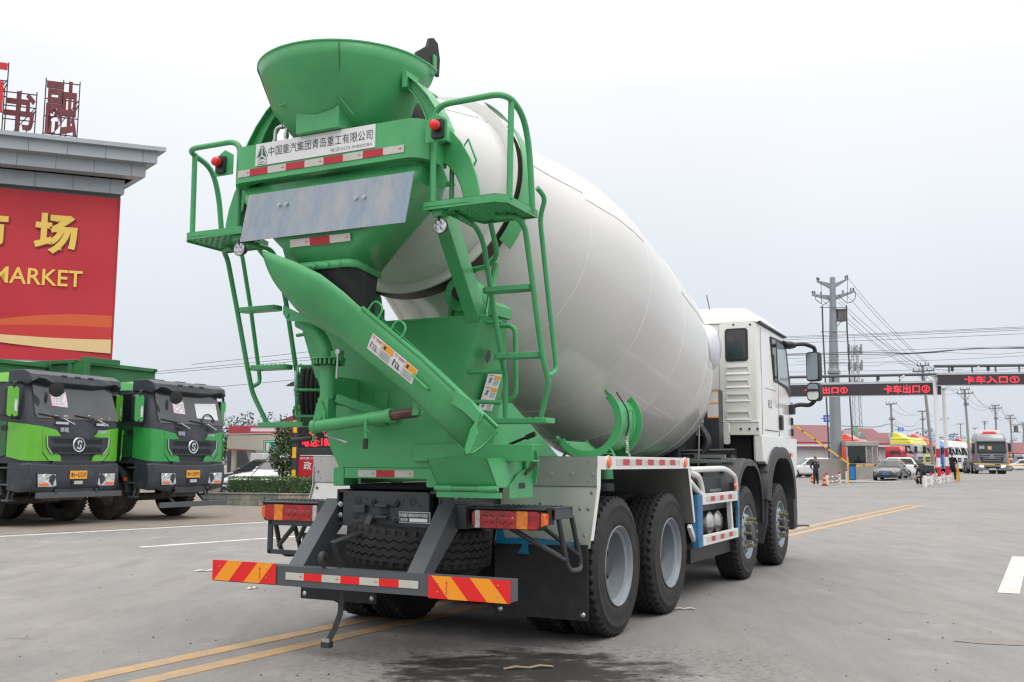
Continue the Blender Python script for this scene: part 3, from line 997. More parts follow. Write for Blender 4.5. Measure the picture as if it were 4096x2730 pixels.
c.use(G).prism([(0.52, 1.66), (0.60, 1.66), (0.66, 1.70), (0.55, 1.79), (0.53, 1.74)], 'y', -1.96, -1.95)
c.cyl((0.56, -1.97, 1.685), (0.56, -1.9, 1.685), 0.026, n=12)
c.tube([(0.165, -1.975, 1.64), (0.165, -1.975, 1.57), (0.185, -1.95, 1.55)], 0.01, 6, fil=0.02)
c.tube([(0.16, -1.96, 1.58), (0.158, -1.96, 1.50)], 0.011, 8)
c.use(BLK).cyl((0.158, -1.96, 1.51), (0.156, -1.96, 1.44), 0.018, n=12)
c.build('lifting_cylinder', TR, bevel=0.003)
c = MB(G).tube([(-0.43, -1.74, 1.63), (-0.45, -1.74, 1.50)], 0.012, 8)
c.use(BLK).cyl((-0.63, -1.76, 1.505), (-0.46, -1.74, 1.52), 0.018, n=10)
c.cyl((-0.45, -1.74, 1.565), (-0.39, -1.70, 1.545), 0.016, n=10)
c.use(STEEL).cyl((-0.40, -1.70, 1.55), (-0.24, -1.62, 1.49), 0.009, n=8)
c.use(G).tube([(-0.45, -1.38, 1.62), (-0.45, -1.75, 1.62)], 0.015, 8)
c.build('control_lever', TR)
c = MB(BLK).cyl((0.92, -1.3, 1.48), (1.07, -1.3, 1.535), 0.010, n=8)
c.cyl((1.05, -1.3, 1.527), (1.12, -1.3, 1.553), 0.018, n=10)
c.build('control_lever', TR)

# ---- hose reel on the left
c = MB(RUB)
for k in range(6):
    c.lathe([(0.175 + 0.024 * math.cos(a), (k - 2.5) * 0.036 + 0.02 * math.sin(a)) for a in [2 * PI * j / 8 for j in range(9)]], (-0.74, -1.34, 1.89), (0.85, 0.5, 0.0), 22)
reel = c.build('hose_reel', TR, fix=False)
c = MB(GT)
for k in (-0.13, 0.13):
    c.lathe([(0.21, k - 0.006), (0.222, k - 0.006), (0.222, k + 0.006), (0.21, k + 0.006), (0.21, k - 0.006)], (-0.74, -1.34, 1.89), (0.85, 0.5, 0.0), 24)
ax_ = Vector((0.85, 0.5, 0)).normalized()
u_ = Vector((-0.5, 0.85, 0)).normalized()
for a in range(0, 360, 60):
    d_ = u_ * math.cos(R(a)) + Vector((0, 0, 1)) * math.sin(R(a))
    c.tube([Vector((-0.74, -1.34, 1.89)) - ax_ * 0.14 + d_ * r_ for r_ in (0.03, 0.222)] + [Vector((-0.74, -1.34, 1.89)) + ax_ * 0.14 + d_ * 0.222], 0.011, 6, fil=0.02)
c.use(STEEL).tube([(-0.86, -1.45, 2.05), (-0.86, -1.45, 1.86)], 0.011, 8)
c.build('reel_cage', reel)

# ---- channel beam and washing tray on the right
c = MB(G)
c.box(0.27, 1.21, -1.53, -1.52, 1.36, 1.475)
c.box(0.27, 1.21, -1.52, -1.42, 1.465, 1.475)
c.box(0.27, 1.21, -1.52, -1.42, 1.36, 1.37)
c.build('channel_beam', TR, bevel=0.003)
c = MB(G)
c.slab([(0.56, -1.68, 1.195), (1.02, -1.68, 1.195), (1.005, -1.80, 1.378), (0.545, -1.80, 1.378)], (0, 0.008, 0))
c.slab([(1.02, -1.68, 1.195), (1.02, -1.16, 1.195), (1.005, -1.14, 1.40), (1.005, -1.80, 1.378)], (-0.008, 0, 0))
c.slab([(0.56, -1.68, 1.195), (0.56, -1.49, 1.195), (0.545, -1.49, 1.39), (0.545, -1.80, 1.378)], (0.008, 0, 0))
c.box(0.56, 1.02, -1.68, -1.25, 1.186, 1.194)
c.prism([(1.0, 1.21), (1.055, 1.21), (1.075, 1.36), (1.06, 1.44), (1.0, 1.44)], 'y', -1.15, -1.142)
c.prism([(-1.515, 1.112), (-1.15, 1.112), (-1.15, 1.30), (-1.27, 1.31), (-1.40, 1.27), (-1.515, 1.195)], 'x', 1.024, 1.032)
c.tube([(1.01, -1.46, 1.385), (1.02, -1.44, 1.40), (1.02, -1.22, 1.41), (1.01, -1.19, 1.40)], 0.009, 6, fil=0.02)
c.box(1.02, 1.04, -1.27, -1.23, 1.28, 1.40)
c.cyl((0.555, -1.70, 1.178), (1.035, -1.70, 1.178), 0.018, n=12)
c.cyl((0.57, -1.70, 1.178), (0.70, -1.70, 1.178), 0.022, n=12)
c.cyl((0.89, -1.70, 1.178), (1.02, -1.70, 1.178), 0.022, n=12)
c.box(0.57, 1.06, -1.705, -1.69, 1.118, 1.155)
c.use(RUST).beam((1.045, -1.30, 1.275), (1.06, -1.17, 1.35), 0.012, 0.02)
c.use(BLK).box(1.0315, 1.0335, -1.38, -1.28, 1.175, 1.215)
c.build('washing_tray', TR, bevel=0.004)

# ---- stowed extension chute on the right mudguard
c = MB(G)
ax0, az0, rr_ = 0.93, 1.70, 0.27
for y0, y1, ra, rb in ((0.12, 0.62, 0.265, 0.258),):
    c.loft([[(ax0 + ra * math.cos(R(a)), y0, az0 + ra * math.sin(R(a))) for a in range(-140, 46, 10)], [(ax0 + ra * math.cos(R(a)), y1, az0 + ra * math.sin(R(a))) for a in range(-140, 46, 10)], [(ax0 + rb * math.cos(R(a)), y1, az0 + rb * math.sin(R(a))) for a in range(-140, 46, 10)], [(ax0 + rb * math.cos(R(a)), y0, az0 + rb * math.sin(R(a))) for a in range(-140, 46, 10)]], closed=False, caps=False, loop=True)
for y in (0.10, 0.60):
    sec = []
    for a in range(-145, 51, 8):
        ca, sa = math.cos(R(a)), math.sin(R(a))
        sec.append([(ax0 + r_ * ca, yy_, az0 + r_ * sa) for r_, yy_ in ((0.25, y), (0.312, y), (0.312, y + 0.012), (0.25, y + 0.012))])
    c.loft(sec)
for a, y in ((-145, 0.05), (50, 0.05)):
    ca, sa = math.cos(R(a)), math.sin(R(a))
    p = Vector((ax0 + 0.29 * ca, y, az0 + 0.29 * sa))
    c.cyl(p + Vector((0, 0.06, 0)), p + Vector((0.02, -0.05, 0.03)), 0.014, n=8)
c.tube([(ax0 + 0.275 * math.cos(R(20)), 0.42, az0 + 0.275 * math.sin(R(20))), (ax0 + 0.31 * math.cos(R(18)), 0.42, az0 + 0.31 * math.sin(R(18))), (ax0 + 0.31 * math.cos(R(-12)), 0.42, az0 + 0.31 * math.sin(R(-12))), (ax0 + 0.275 * math.cos(R(-14)), 0.42, az0 + 0.275 * math.sin(R(-14)))], 0.008, 6)
for xa, ya in ((0.7, 0.15), (0.7, 0.6), (1.14, 0.2), (1.14, 0.58)):
    c.beam((xa, ya, 1.40), (xa - 0.06 if xa > 1 else xa + 0.05, ya, 1.52), 0.04, 0.012)
c.box(0.76, 1.02, 0.16, 0.55, 1.425, 1.44)
c.use(BLK).tube([(1.10, 0.36, 1.95), (1.20, 0.36, 1.80), (1.21, 0.36, 1.66), (1.18, 0.36, 1.58)], 0.007, 6, fil=0.05)
c.use(STEEL)
c.tube([Vector((1.19 + 0.014 * math.cos(k * 1.3), 0.36 + 0.014 * math.sin(k * 1.3), 1.58 - k * 0.0032)) for k in range(46)], 0.004, 5)
c.build('extension_chute', TR, bevel=0.002)

# ---- mudguards over the rear axles
for s in (-1, 1):
    c = MB(ALU)
    X0, X1, YR, YF_ = 0.52, 1.305, -0.60, 1.76
    c.box(s * X0, s * X1, YR - 0.01, YR, 1.18, 1.40)
    c.box(s * X0, s * X1, YR - 0.01, YF_, 1.396, 1.402)
    c.slab([(s * X0, YR + 0.004, 1.185), (s * X1, YR + 0.004, 1.185), (s * X1, -0.757, 0.735), (s * X0, -0.757, 0.735)], (0, 0.004, 0.002))
    c.slab([(s * X0, YF_, 1.40), (s * X1, YF_, 1.40), (s * X1, YF_ + 0.16, 0.78), (s * X0, YF_ + 0.16, 0.78)], (0, 0.006, 0))
    c.use(STEEL)
    for x, z in ((0.93, 1.27), (1.10, 1.27), (1.27, 1.27)):
        bolt(c, (s * x, YR - 0.01, z), (0, -1, 0), 0.012, 0.012)
    for x, t in ((1.265, 0.12), (1.255, 0.38), (1.19, 0.38), (1.25, 0.8), (1.19, 0.8), (0.86, 0.3), (0.69, 0.55)):
        bolt(c, (s * x, YR - 0.153 * t, 1.185 - 0.45 * t), (0, -0.94, -0.3), 0.010, 0.012)
    c.use(BLK)
    for x, z in ((1.235, 1.36), (1.235, 1.21)):
        c.cyl((s * x, YR - 0.0105, z), (s * x, YR, z), 0.005, n=8)
    gd = c.build('rear_mudguard', TR, smooth=20)
    c = MB(ALUB)
    c.box(s * 1.298, s * 1.312, YR - 0.01, YF_, 1.305, 1.405)
    c.slab([(s * 1.305, -0.62, 1.31), (s * 1.305, -0.55, 1.31), (s * 1.305, -0.555, 1.18), (s * 1.305, -0.70, 0.79), (s * 1.305, -0.75, 0.79), (s * 1.305, -0.62, 1.16)], (s * 0.006, 0, 0))
    c.slab([(s * 1.305, YF_ - 0.04, 1.305), (s * 1.305, YF_ + 0.02, 1.305), (s * 1.305, YF_ + 0.17, 0.79), (s * 1.305, YF_ + 0.13, 0.79)], (s * 0.006, 0, 0))
    if s > 0:
        tape(c, (1.312, -0.225, 1.335), (0, 1, 0), (0, 0, 1), [(0.15, WHT), (0.152, REDT), (0.152, WHT), (0.152, REDT), (0.152, WHT), (0.152, REDT), (0.152, WHT), (0.158, REDT), (0.152, WHT), (0.156, REDT), (0.15, WHT)], 0.05)
        for y in (-0.40, 1.60):
            c.use(PLATEW).lathe([(0.052, 0), (0.052, 0.006), (0, 0.008)], (1.312, y, 1.36), (1, 0, 0), 20)
            c.use(ORING).lathe([(0.045, 0.006), (0.04, 0.018), (0, 0.022)], (1.312, y, 1.36), (1, 0, 0), 20)
    c.build('edge_trim', gd, smooth=25)
    # mud flap
    c = MB(RUB)
    c.slab([(s * 0.53, -0.762, 0.76), (s * 1.29, -0.762, 0.76), (s * 1.29, -0.762, 0.222), (s * 0.535, -0.762, 0.222)], (0, 0.010, 0))
    c.use(STEEL)
    for x in (0.58, 1.25):
        c.lathe([(0.0, 0.008), (0.012, 0.006), (0.02, 0.0)], (s * x, -0.763, 0.262), (0, -1, 0), 14)
    if s > 0:
        c.use(CYAN)
        c.slab([(0.545, -0.772, 0.745), (1.24, -0.772, 0.755), (1.24, -0.772, 0.772), (0.86, -0.772, 0.80), (0.62, -0.772, 0.79), (0.60, -0.772, 0.88), (0.55, -0.772, 0.87)], (0, 0.002, 0))
        c.slab([(0.73, -0.773, 0.68), (0.82, -0.773, 0.675), (0.815, -0.773, 0.75), (0.88, -0.773, 0.76), (0.78, -0.773, 0.77)], (0, 0.002, 0))
    c.build('mud_flap', TR, smooth=20)
c = MB(CYAN).slab([(-0.98, -0.614, 1.28), (-0.94, -0.614, 1.31), (-0.90, -0.614, 1.30), (-0.87, -0.614, 1.325), (-0.86, -0.614, 1.29), (-0.90, -0.614, 1.25), (-0.95, -0.614, 1.255)], (0, 0.002, 0))
c.build('film_scrap', TR, smooth=0)

# ---- tail lamps on their tread brackets
for s in (-1, 1):
    c = MB(CHAS)
    c.box(s * 0.44, s * 1.24, -1.30, -1.24, 0.93, 1.03)
    c.box(s * 0.62, s * 1.27, -1.30, -1.0, 1.03, 1.048)
    c.slab([(s * 1.262, -1.30, 0.965), (s * 1.262, -1.0, 0.965), (s * 1.262, -1.0, 1.03), (s * 1.262, -1.30, 1.03)], (s * 0.008, 0, 0))
    c.box(s * 0.44, s * 0.64, -1.42, -1.0, 0.89, 1.06)
    for i in range(11):
        for j in range(4):
            c.box(s * (0.78 + i * 0.042), s * (0.80 + i * 0.042), -1.275 + j * 0.068, -1.25 + j * 0.068, 1.048, 1.055)
    c.box(s * 0.655, s * 1.215, -1.385, -1.30, 1.03, 1.042)
    r = 0.019
    c.tube([(s * 1.25, -1.20, 0.98), (s * 1.26, -1.06, 0.60), (s * 1.26, -0.80, 0.59), (s * 1.255, -0.98, 0.98)], r, 10, fil=0.09)
    c.tube([(s * 0.92, -1.28, 0.90), (s * 1.26, -1.10, 0.68)], r, 10)
    c.tube([(s * 1.02, -1.02, 0.92), (s * 1.26, -0.86, 0.70)], r, 10)
    if s < 0:
        c.prism(rrect(-1.16, -0.62, 0.86, 0.905, 0.015, 2), 'y', -1.36, -1.345)
        c.prism(rrect(-1.16, -1.115, 0.64, 0.905, 0.015, 2), 'y', -1.36, -1.345)
        c.prism(rrect(-1.16, -0.62, 0.64, 0.675, 0.015, 2), 'y', -1.36, -1.345)
    c.build('lamp_bracket', TR, bevel=0.004)
    xa, xb, z0, z1 = 0.66, 1.21, 0.893, 1.028
    seg = [(0.66, 0.685, LENSR), (0.685, 0.725, LENSW), (0.725, 0.855, LENSR), (0.855, 1.01, LENSR), (1.01, 1.095, LENSO), (1.095, 1.185, LENSR)]
    c = MB(BLK).prism([(s * p[0], p[1]) for p in rrect(xa, xb, z0, z1, 0.03)], 'y', -1.36, -1.30)
    lamp = c.build('tail_lamp', TR, bevel=0.004)
    for k, (x0_, x1_, m) in enumerate(seg):
        c = MB(m)
        fr = 0.0
        zz0, zz1 = z0 + 0.006, z1 - 0.006
        if k in (0, 5):
            e = 0.02
            pts = [(x0_, zz0 + (e if k == 0 else 0)), (x0_ + (e if k == 0 else 0), zz0), (x1_ - (e if k == 5 else 0), zz0), (x1_, zz0 + (e if k == 5 else 0)), (x1_, zz1 - (e if k == 5 else 0)), (x1_ - (e if k == 5 else 0), zz1), (x0_ + (e if k == 0 else 0), zz1), (x0_, zz1 - (e if k == 0 else 0))]
        else:
            pts = [(x0_, zz0), (x1_, zz0), (x1_, zz1), (x0_, zz1)]
        c.prism([(s * p[0], p[1]) for p in pts], 'y', -1.372, -1.358)
        if m is LENSR and x1_ - x0_ > 0.1:
            for cx in (0.32, 0.68):
                xx = x0_ + (x1_ - x0_) * cx
                c.lathe([(0.03, 0), (0.024, 0.006), (0, 0.009)], (s * xx, -1.372, (z0 + z1) / 2), (0, -1, 0), 16)
        c.build('lamp_lens', lamp, bevel=0.003)
    c = MB(ORING).prism([(s * 1.19, 0.91), (s * 1.225, 0.93), (s * 1.225, 1.0), (s * 1.19, 1.018)], 'y', -1.365, -1.29)
    c.build('side_reflector', lamp, bevel=0.006)

# ---- rear bumper
c = MB(CHASL)
c.box(-1.20, 1.235, -1.90, -1.80, 0.485, 0.623)
for s in (-1, 1):
    c.slab([(s * 0.43, -1.86, 0.60), (s * 0.56, -1.86, 0.60), (s * 0.56, -1.42, 1.075), (s * 0.43, -1.42, 1.075)], (0, 0.006, 0.004))
    for x in (0.43, 0.553):
        c.slab([(s * x, -1.86, 0.60), (s * x, -1.72, 0.60), (s * x, -1.30, 0.95), (s * x, -1.30, 1.075), (s * x, -1.42, 1.075)], (s * 0.007, 0, 0))
bump = c.build('rear_bumper', TR, bevel=0.006)
c = MB()
tape(c, (-0.53, -1.903, 0.53), (1, 0, 0), (0, 0, 1), [(0.157, WHT), (0.155, REDB), (0.157, WHT), (0.157, REDB), (0.157, WHT), (0.157, REDB), (0.08, WHT), (0.07, WHT)], 0.05)
c.build('reflective_tape', bump, smooth=0)


def chevron(x0, x1, z0, z1, flip):
    c = MB(REDB).slab([(x0, -1.906, z0), (x1, -1.906, z0), (x1, -1.906, z1), (x0, -1.906, z1)], (0, -0.004, 0))
    W, H = x1 - x0, z1 - z0
    c.use(ORG)
    for a in (0.04, 0.515):
        b = a + 0.24
        sh = 0.215
        pts = [(a, 1), (b, 1), (b + sh, 0), (a + sh, 0)]
        if flip:
            pts = [(1 - p[0], p[1]) for p in pts]
        c.slab([(x0 + W * px, -1.911, z0 + H * pz) for px, pz in pts], (0, -0.001, 0))
    c.use(STEEL)
    for kx, kz in ((0.12, 0.3), (0.12, 0.7), (0.86, 0.3), (0.86, 0.75)):
        c.lathe([(0.006, 0), (0.004, 0.004), (0, 0.005)], (x0 + W * kx, -1.912, z0 + H * kz), (0, -1, 0), 8)
    c.use(REDINK)
    kx = 0.23 if not flip else 0.76
    c.add([(x0 + W * kx - 0.009, -1.9135, z0 + H * 0.66), (x0 + W * kx + 0.009, -1.9135, z0 + H * 0.66), (x0 + W * kx, -1.9135, z0 + H * 0.8)], [(0, 1, 2)])
    c.quad((x0 + W * kx - 0.003, -1.9135, z0 + H * 0.2), (x0 + W * kx + 0.003, -1.9135, z0 + H * 0.2), (x0 + W * kx + 0.003, -1.9135, z0 + H * 0.6), (x0 + W * kx - 0.003, -1.9135, z0 + H * 0.6))
    return c.build('chevron_plate', bump, smooth=0)


chevron(0.64, 1.235, 0.478, 0.622, False)
chevron(-1.20, -0.615, 0.492, 0.636, True)
c = MB(PLAS)
path = [(-0.10, -1.50, 0.97), (-0.12, -1.56, 0.86), (-0.15, -1.88, 0.80), (-0.15, -1.80, 0.64), (-0.155, -1.75, 0.45), (-0.175, -1.74, 0.30), (-0.22, -1.74, 0.19), (-0.28, -1.74, 0.09)]
for a_, b_ in zip(path[:-1], path[1:]):
    c.beam(a_, Vector(b_) + (Vector(b_) - Vector(a_)).normalized() * 0.006, 0.045, 0.006, (0, -1, 0.2))
c.use(STEEL).box(-0.31, -0.25, -1.76, -1.72, 0.10, 0.125)
c.use(PLAS).box(-0.32, -0.25, -1.76, -1.71, 0.06, 0.10)
c.tube([(-0.20, -1.89, 0.70), (-0.20, -1.93, 0.73), (-0.20, -1.95, 0.68), (-0.20, -1.90, 0.64)], 0.022, 8, fil=0.04)
c.build('hanging_strap', TR, smooth=30)


# ---- wheels
def tyre_mesh(N=264, P=44):
    mb = MB(TYRE)
    RR = 0.545
    cols = []
    side_o = [(0.30, -0.016), (0.325, 0.0), (0.36, 0.006), (0.41, 0.007), (0.455, 0.004), (0.462, 0.008), (0.478, 0.006), (0.484, 0.0), (0.505, -0.006), (0.522, -0.013)]
    for k in range(N):
        ph = (k * P / N) % 1.0
        tri = (4 * abs(ph - 0.5) - 1) * 0.010
        notch = ph < 0.4
        row = [(r, x) for r, x in side_o]
        row.append((0.526 if notch else RR - 0.004, -0.022))
        row.append((0.524 if notch else RR, -0.030))
        row.append((0.528 if notch else RR, -0.052))
        row.append((RR, -0.060))
        for g in (-0.095, -0.150, -0.205):
            x = g + tri
            row += [(RR, x + 0.007), (RR - 0.015, x + 0.005), (RR - 0.015, x - 0.005), (RR, x - 0.007)]
        row += [(RR, -0.240), (0.528 if notch else RR, -0.248), (0.524 if notch else RR, -0.270), (0.526 if notch else RR - 0.004, -0.278), (0.515, -0.292), (0.45, -0.305), (0.30, -0.285)]
        cols.append(row)
    m = len(cols[0])
    vs_ = []
    for k, row in enumerate(cols):
        a = 2 * PI * k / N
        vs_ += [(x, r * math.cos(a), r * math.sin(a)) for r, x in row]
    fs = [(k * m + j, k * m + j + 1, ((k + 1) % N) * m + j + 1, ((k + 1) % N) * m + j) for k in range(N) for j in range(m - 1)]
    mb.add(vs_, fs)
    return mb


def wheel(name, front):
    w = bpy.data.objects.new('wheel', None)
    col.objects.link(w)
    w.parent = TR
    t = tyre_mesh().build('tyre', w, smooth=38, fix=True)
    c = MB(RIML if front else RIM)
    if front:
        c.lathe([(0.285, -0.05), (0.305, -0.012), (0.312, -0.006), (0.306, 0.0), (0.296, -0.006), (0.288, -0.05), (0.272, -0.075), (0.250, -0.05), (0.205, -0.012), (0.16, 0.0), (0.12, 0.002), (0.115, -0.03), (0, -0.03)], (0, 0, 0), (1, 0, 0), 56)
        c.use(BLK)
        for k in range(10):
            a = 2 * PI * (k + 0.5) / 10
            c.lathe([(0.0, 0.006), (0.024, 0.005), (0.026, 0.0)], (-0.030, 0.228 * math.cos(a), 0.228 * math.sin(a)), (0.75, 0.62 * math.cos(a), 0.62 * math.sin(a)), 14)
        c.lathe([(0.118, 0.0), (0.118, 0.003)], (0, 0, 0), (1, 0, 0), 24)
        c.use(CHAS).lathe([(0.10, -0.03), (0.098, 0.05), (0.085, 0.065), (0, 0.068)], (0, 0, 0), (1, 0, 0), 24)
    else:
        c.lathe([(0.30, -0.03), (0.306, -0.004), (0.314, 0.003), (0.308, 0.008), (0.298, 0.0), (0.286, -0.03), (0.262, -0.045), (0.258, -0.12), (0.245, -0.165), (0.20, -0.185), (0.15, -0.19), (0, -0.19)], (0, 0, 0), (1, 0, 0), 56)
        c.use(CHAS).lathe([(0.145, -0.19), (0.14, -0.13), (0.125, -0.115), (0.085, -0.112), (0.08, -0.085), (0, -0.082)], (0, 0, 0), (1, 0, 0), 24)
        c.use(CHAS)
        for k in range(10):
            a = 2 * PI * k / 10
            c.cyl((-0.19, 0.168 * math.cos(a), 0.168 * math.sin(a)), (-0.15, 0.168 * math.cos(a), 0.168 * math.sin(a)), 0.014, n=6)
        c.use(BLK)
        for k in range(8):
            a = 2 * PI * (k + 0.5) / 8
            c.cyl((-0.117, 0.1 * math.cos(a), 0.1 * math.sin(a)), (-0.105, 0.1 * math.cos(a), 0.1 * math.sin(a)), 0.012, n=6)
    c.build('rim', w, smooth=35)
    if front:
        c = MB(BRASS)
        for k in range(10):
            a = 2 * PI * k / 10
            y, z = 0.165 * math.cos(a), 0.165 * math.sin(a)
            c.cyl((-0.002, y, z), (0.012, y, z), 0.026, n=10)
            c.cyl((0.012, y, z), (0.04, y, z), 0.019, n=6)
            c.cyl((0.04, y, z), (0.062, y, z), 0.011, n=8)
            c.cyl((0.058, y, z), (0.075, y, z), 0.017, n=6)
        c.build('lug_nuts', w)
    return w


wr = wheel('wheel', False)
wr.location = (1.245, 0, 0.545)
for x, y, s in ((0.885, 0, 1), (1.245, 1.35, 1), (0.885, 1.35, 1), (-1.245, 0, -1), (-0.885, 0, -1), (-1.245, 1.35, -1), (-0.885, 1.35, -1)):
    w2 = dup(wr, (x, y, 0.545), 0 if s > 0 else PI, parent=TR)
    w2.rotation_euler = (0.37 * (x + 2 * y), 0, 0 if s > 0 else PI)
wf = wheel('wheel', True)
wf.location = (1.225, 4.437, 0.545)
for x, y, s in ((1.225, 6.334, 1), (-1.225, 4.437, -1), (-1.225, 6.334, -1)):
    w2 = dup(wf, (x, y, 0.545), 0 if s > 0 else PI, parent=TR)
    w2.rotation_euler = (0.2, 0, 0 if s > 0 else PI)
# spare wheel lying under the tail
sp = bpy.data.objects.new('spare_wheel', None)
col.objects.link(sp)
sp.parent = TR
for ch in wr.children:
    c2 = ch.copy()
    col.objects.link(c2)
    c2.parent = sp
sp.matrix_local = Matrix.Translation((0.05, -1.08, 0.60)) @ Matrix.Rotation(R(3), 4, 'Y') @ Matrix.Rotation(R(90), 4, 'Y')
c = MB(CHAS)
for y in (0, 1.35):
    c.cyl((-0.9, y, 0.545), (0.9, y, 0.545), 0.11, n=14)
    c.lathe([(0, -0.24), (0.14, -0.22), (0.25, -0.1), (0.25, 0.1), (0.14, 0.22), (0, 0.24)], (0, y, 0.55), (0, 1, 0), 20)
for y in (4.437, 6.334):
    c.beam((-1.0, y, 0.52), (1.0, y, 0.52), 0.12, 0.14)
for s in (-1, 1):
    for y in (-0.25, 1.6):
        c.box(s * 0.40, s * 0.52, y, y + 0.5, 0.60, 0.72)
    c.beam((s * 0.46, -0.6, 0.80), (s * 0.46, 1.95, 0.80), 0.09, 0.14)
    c.beam((s * 0.52, 3.6, 0.76), (s * 0.52, 5.3, 0.76), 0.09, 0.1)
    c.beam((s * 0.52, 5.5, 0.76), (s * 0.52, 7.1, 0.76), 0.09, 0.1)
c.box(-0.35, 0.35, 5.2, 6.9, 0.7, 1.3)
c.box(-0.16, 0.16, 2.2, 5.2, 0.6, 0.8)
c.build('axles_and_driveline', TR, bevel=0.006)

# ---- side guard with tanks and battery box
for s in (1, -1):
    c = MB(ALUB)
    X = s * 1.25
    c.box(X - 0.03, X, 2.42, 3.90, 0.935, 1.045)
    c.box(X - 0.03, X, 2.42, 3.86, 0.525, 0.63)
    for xx in (1.22,):
        c.tube([(s * xx, 2.05, 1.29), (s * xx, 3.45, 1.30), (s * xx, 3.88, 1.20), (s * xx, 3.90, 1.04)], 0.032, 8, fil=0.25)
        c.tube([(s * xx, 2.05, 1.27), (s * xx, 2.42, 1.22), (s * xx, 2.52, 1.04)], 0.032, 8, fil=0.2)
        c.tube([(s * xx, 2.05, 1.18), (s * xx, 2.40, 1.05)], 0.03, 8)
        c.beam((s * 1.2, 3.72, 0.62), (s * 1.2, 3.66, 0.95), 0.05, 0.06)
        c.beam((s * 1.2, 2.10, 0.74), (s * 1.2, 2.30, 0.55), 0.04, 0.05)
    sg = c.build('side_guard', TR, bevel=0.004)
    c = MB(BLUEF)
    c.prism(arc(2.325, 0, 0.10, 0, 360, 12)[:-1] and [(X - s * 0.06, 2.23), (X - s * 0.005, 2.24), (X + s * 0.005, 2.26), (X + s * 0.005, 2.40), (X - s * 0.03, 2.42), (X - s * 0.06, 2.42)], 'z', 0.52, 1.04)
    c.build('guard_post', sg, bevel=0.004)
    c = MB(BLUEF)
    c.prism([(X - s * 0.03, 3.86), (X + s * 0.002, 3.86), (X + s * 0.002, 3.93), (X - s * 0.03, 3.93)], 'z', 0.53, 1.05)
    c.build('guard_post', sg, bevel=0.004)
    c = MB()
    for z in (0.965, 0.555):
        tape(c, (X + s * 0.001, 2.55 if s > 0 else 3.6, z), (0, s, 0), (0, 0, 1), [(0.16, WHT), (0.16, REDT), (0.2, WHT), (0.16, REDT), (0.2, WHT), (0.16, REDT), (0.16, WHT)], 0.05, False)
    c.build('reflective_tape', sg, smooth=0)
    c = MB(ORING).lathe([(0.035, 0), (0.03, 0.02), (0, 0.025)], (s * 1.25, 3.75, 1.10), (s, 0, 0), 14)
    c.use(BLK).box(s * 1.2, s * 1.25, 3.70, 3.80, 1.06, 1.14)
    c.build('side_lamp', sg)
    c = MB(STEEL)
    for y in (3.28, 3.62):
        c.use(CHAS).cyl((s * 0.5, y, 0.71), (s * 1.03, y, 0.71), 0.135, n=28)
        c.use(STEEL).lathe([(0.137, -0.03), (0.137, 0.0), (0.125, 0.05), (0.08, 0.085), (0, 0.1)], (s * 1.03, y, 0.71), (s, 0, 0), 28)
    c.build('air_tank', TR)
    c = MB(PLAS).prism(rrect(2.95, 3.62, 1.02, 1.20, 0.04), 'x', s * 0.78, s * 1.12)
    c.use(RIM).box(s * 1.12, s * 1.125, 3.15, 3.62, 1.045, 1.075)
    c.use(CHAS).box(s * 0.7, s * 1.1, 2.75, 3.95, 0.85, 0.93)
    c.use(BLK).box(s * 0.5, s * 1.15, 2.3, 4.0, 0.36, 0.50)
    c.build('battery_box', TR, bevel=0.01)
    # second-axle mudguard
    c = MB(PLAS)
    ri, ro = 0.64, 0.69
    sec = []
    for a in range(-8, 158, 6):
        ca, sa = math.cos(R(a)), math.sin(R(a))
        sq = 1.0 + 0.10 * abs(math.sin(R(2 * a)))
        sec.append([(x, 4.52 + r_ * sq * ca, 0.71 + r_ * sq * sa) for x, r_ in ((s * 0.82, ri), (s * 0.82, ro), (s * 1.20, ro), (s * 1.245, ro - 0.02), (s * 1.255, ri - 0.03), (s * 1.235, ri - 0.03), (s * 1.22, ri))])
    c.loft(sec)
    c.use(STEEL)
    for y in (4.15, 4.62):
        c.beam((s * 1.0, y, 1.41), (s * 1.15, y, 1.41), 0.05, 0.02)
    c.use(BLK).cyl((s * 1.05, 3.95, 1.30), (s * 1.05, 4.45, 1.32), 0.035, n=10)
    c.build('front_mudguard', TR, smooth=50)

# ---- water tank, support column and equipment between drum and cab
c = MB(WD)
c.cyl((-0.72, 4.72, 2.80), (0.72, 4.72, 2.80), 0.295, n=36)
c.use(mat('tank_end_paint', (0.60, 0.61, 0.68), 0.3, coat=0.4, nv=0.02)).lathe([(0.297, -0.03), (0.295, 0.0), (0.27, 0.05), (0.2, 0.10), (0.1, 0.13), (0, 0.14)], (0.72, 4.72, 2.80), (1, 0, 0), 36)
c.build('water_tank', TR, smooth=40)
c = MB(CHAS)
c.box(0.60, 0.80, 4.82, 5.02, 1.40, 2.28)
c.box(0.45, 0.95, 4.78, 5.06, 1.36, 1.46)
c.box(-0.80, -0.60, 4.82, 5.02, 1.40, 2.28)
c.box(-0.45, 0.45, 4.2, 5.0, 1.2, 1.75)
c.use(STICKW).box(0.655, 0.795, 4.814, 4.82, 1.92, 2.27)
c.use(STICKO)
for z in (1.92, 2.10, 2.25):
    c.box(0.655, 0.795, 4.811, 4.814, z, z + 0.02)
c.build('drum_front_pedestal', TR, bevel=0.008)
c = MB(BLK)
c.box(-0.9, 0.9, 5.05, 5.32, 1.0, 1.55)
for z, x1 in ((1.50, 1.0), (1.46, 0.95), (1.35, 1.02)):
    c.tube([(-0.4, 4.35, z), (0.4, 4.3, z), (x1, 4.75, z + 0.02)], 0.02, 8, fil=0.1)
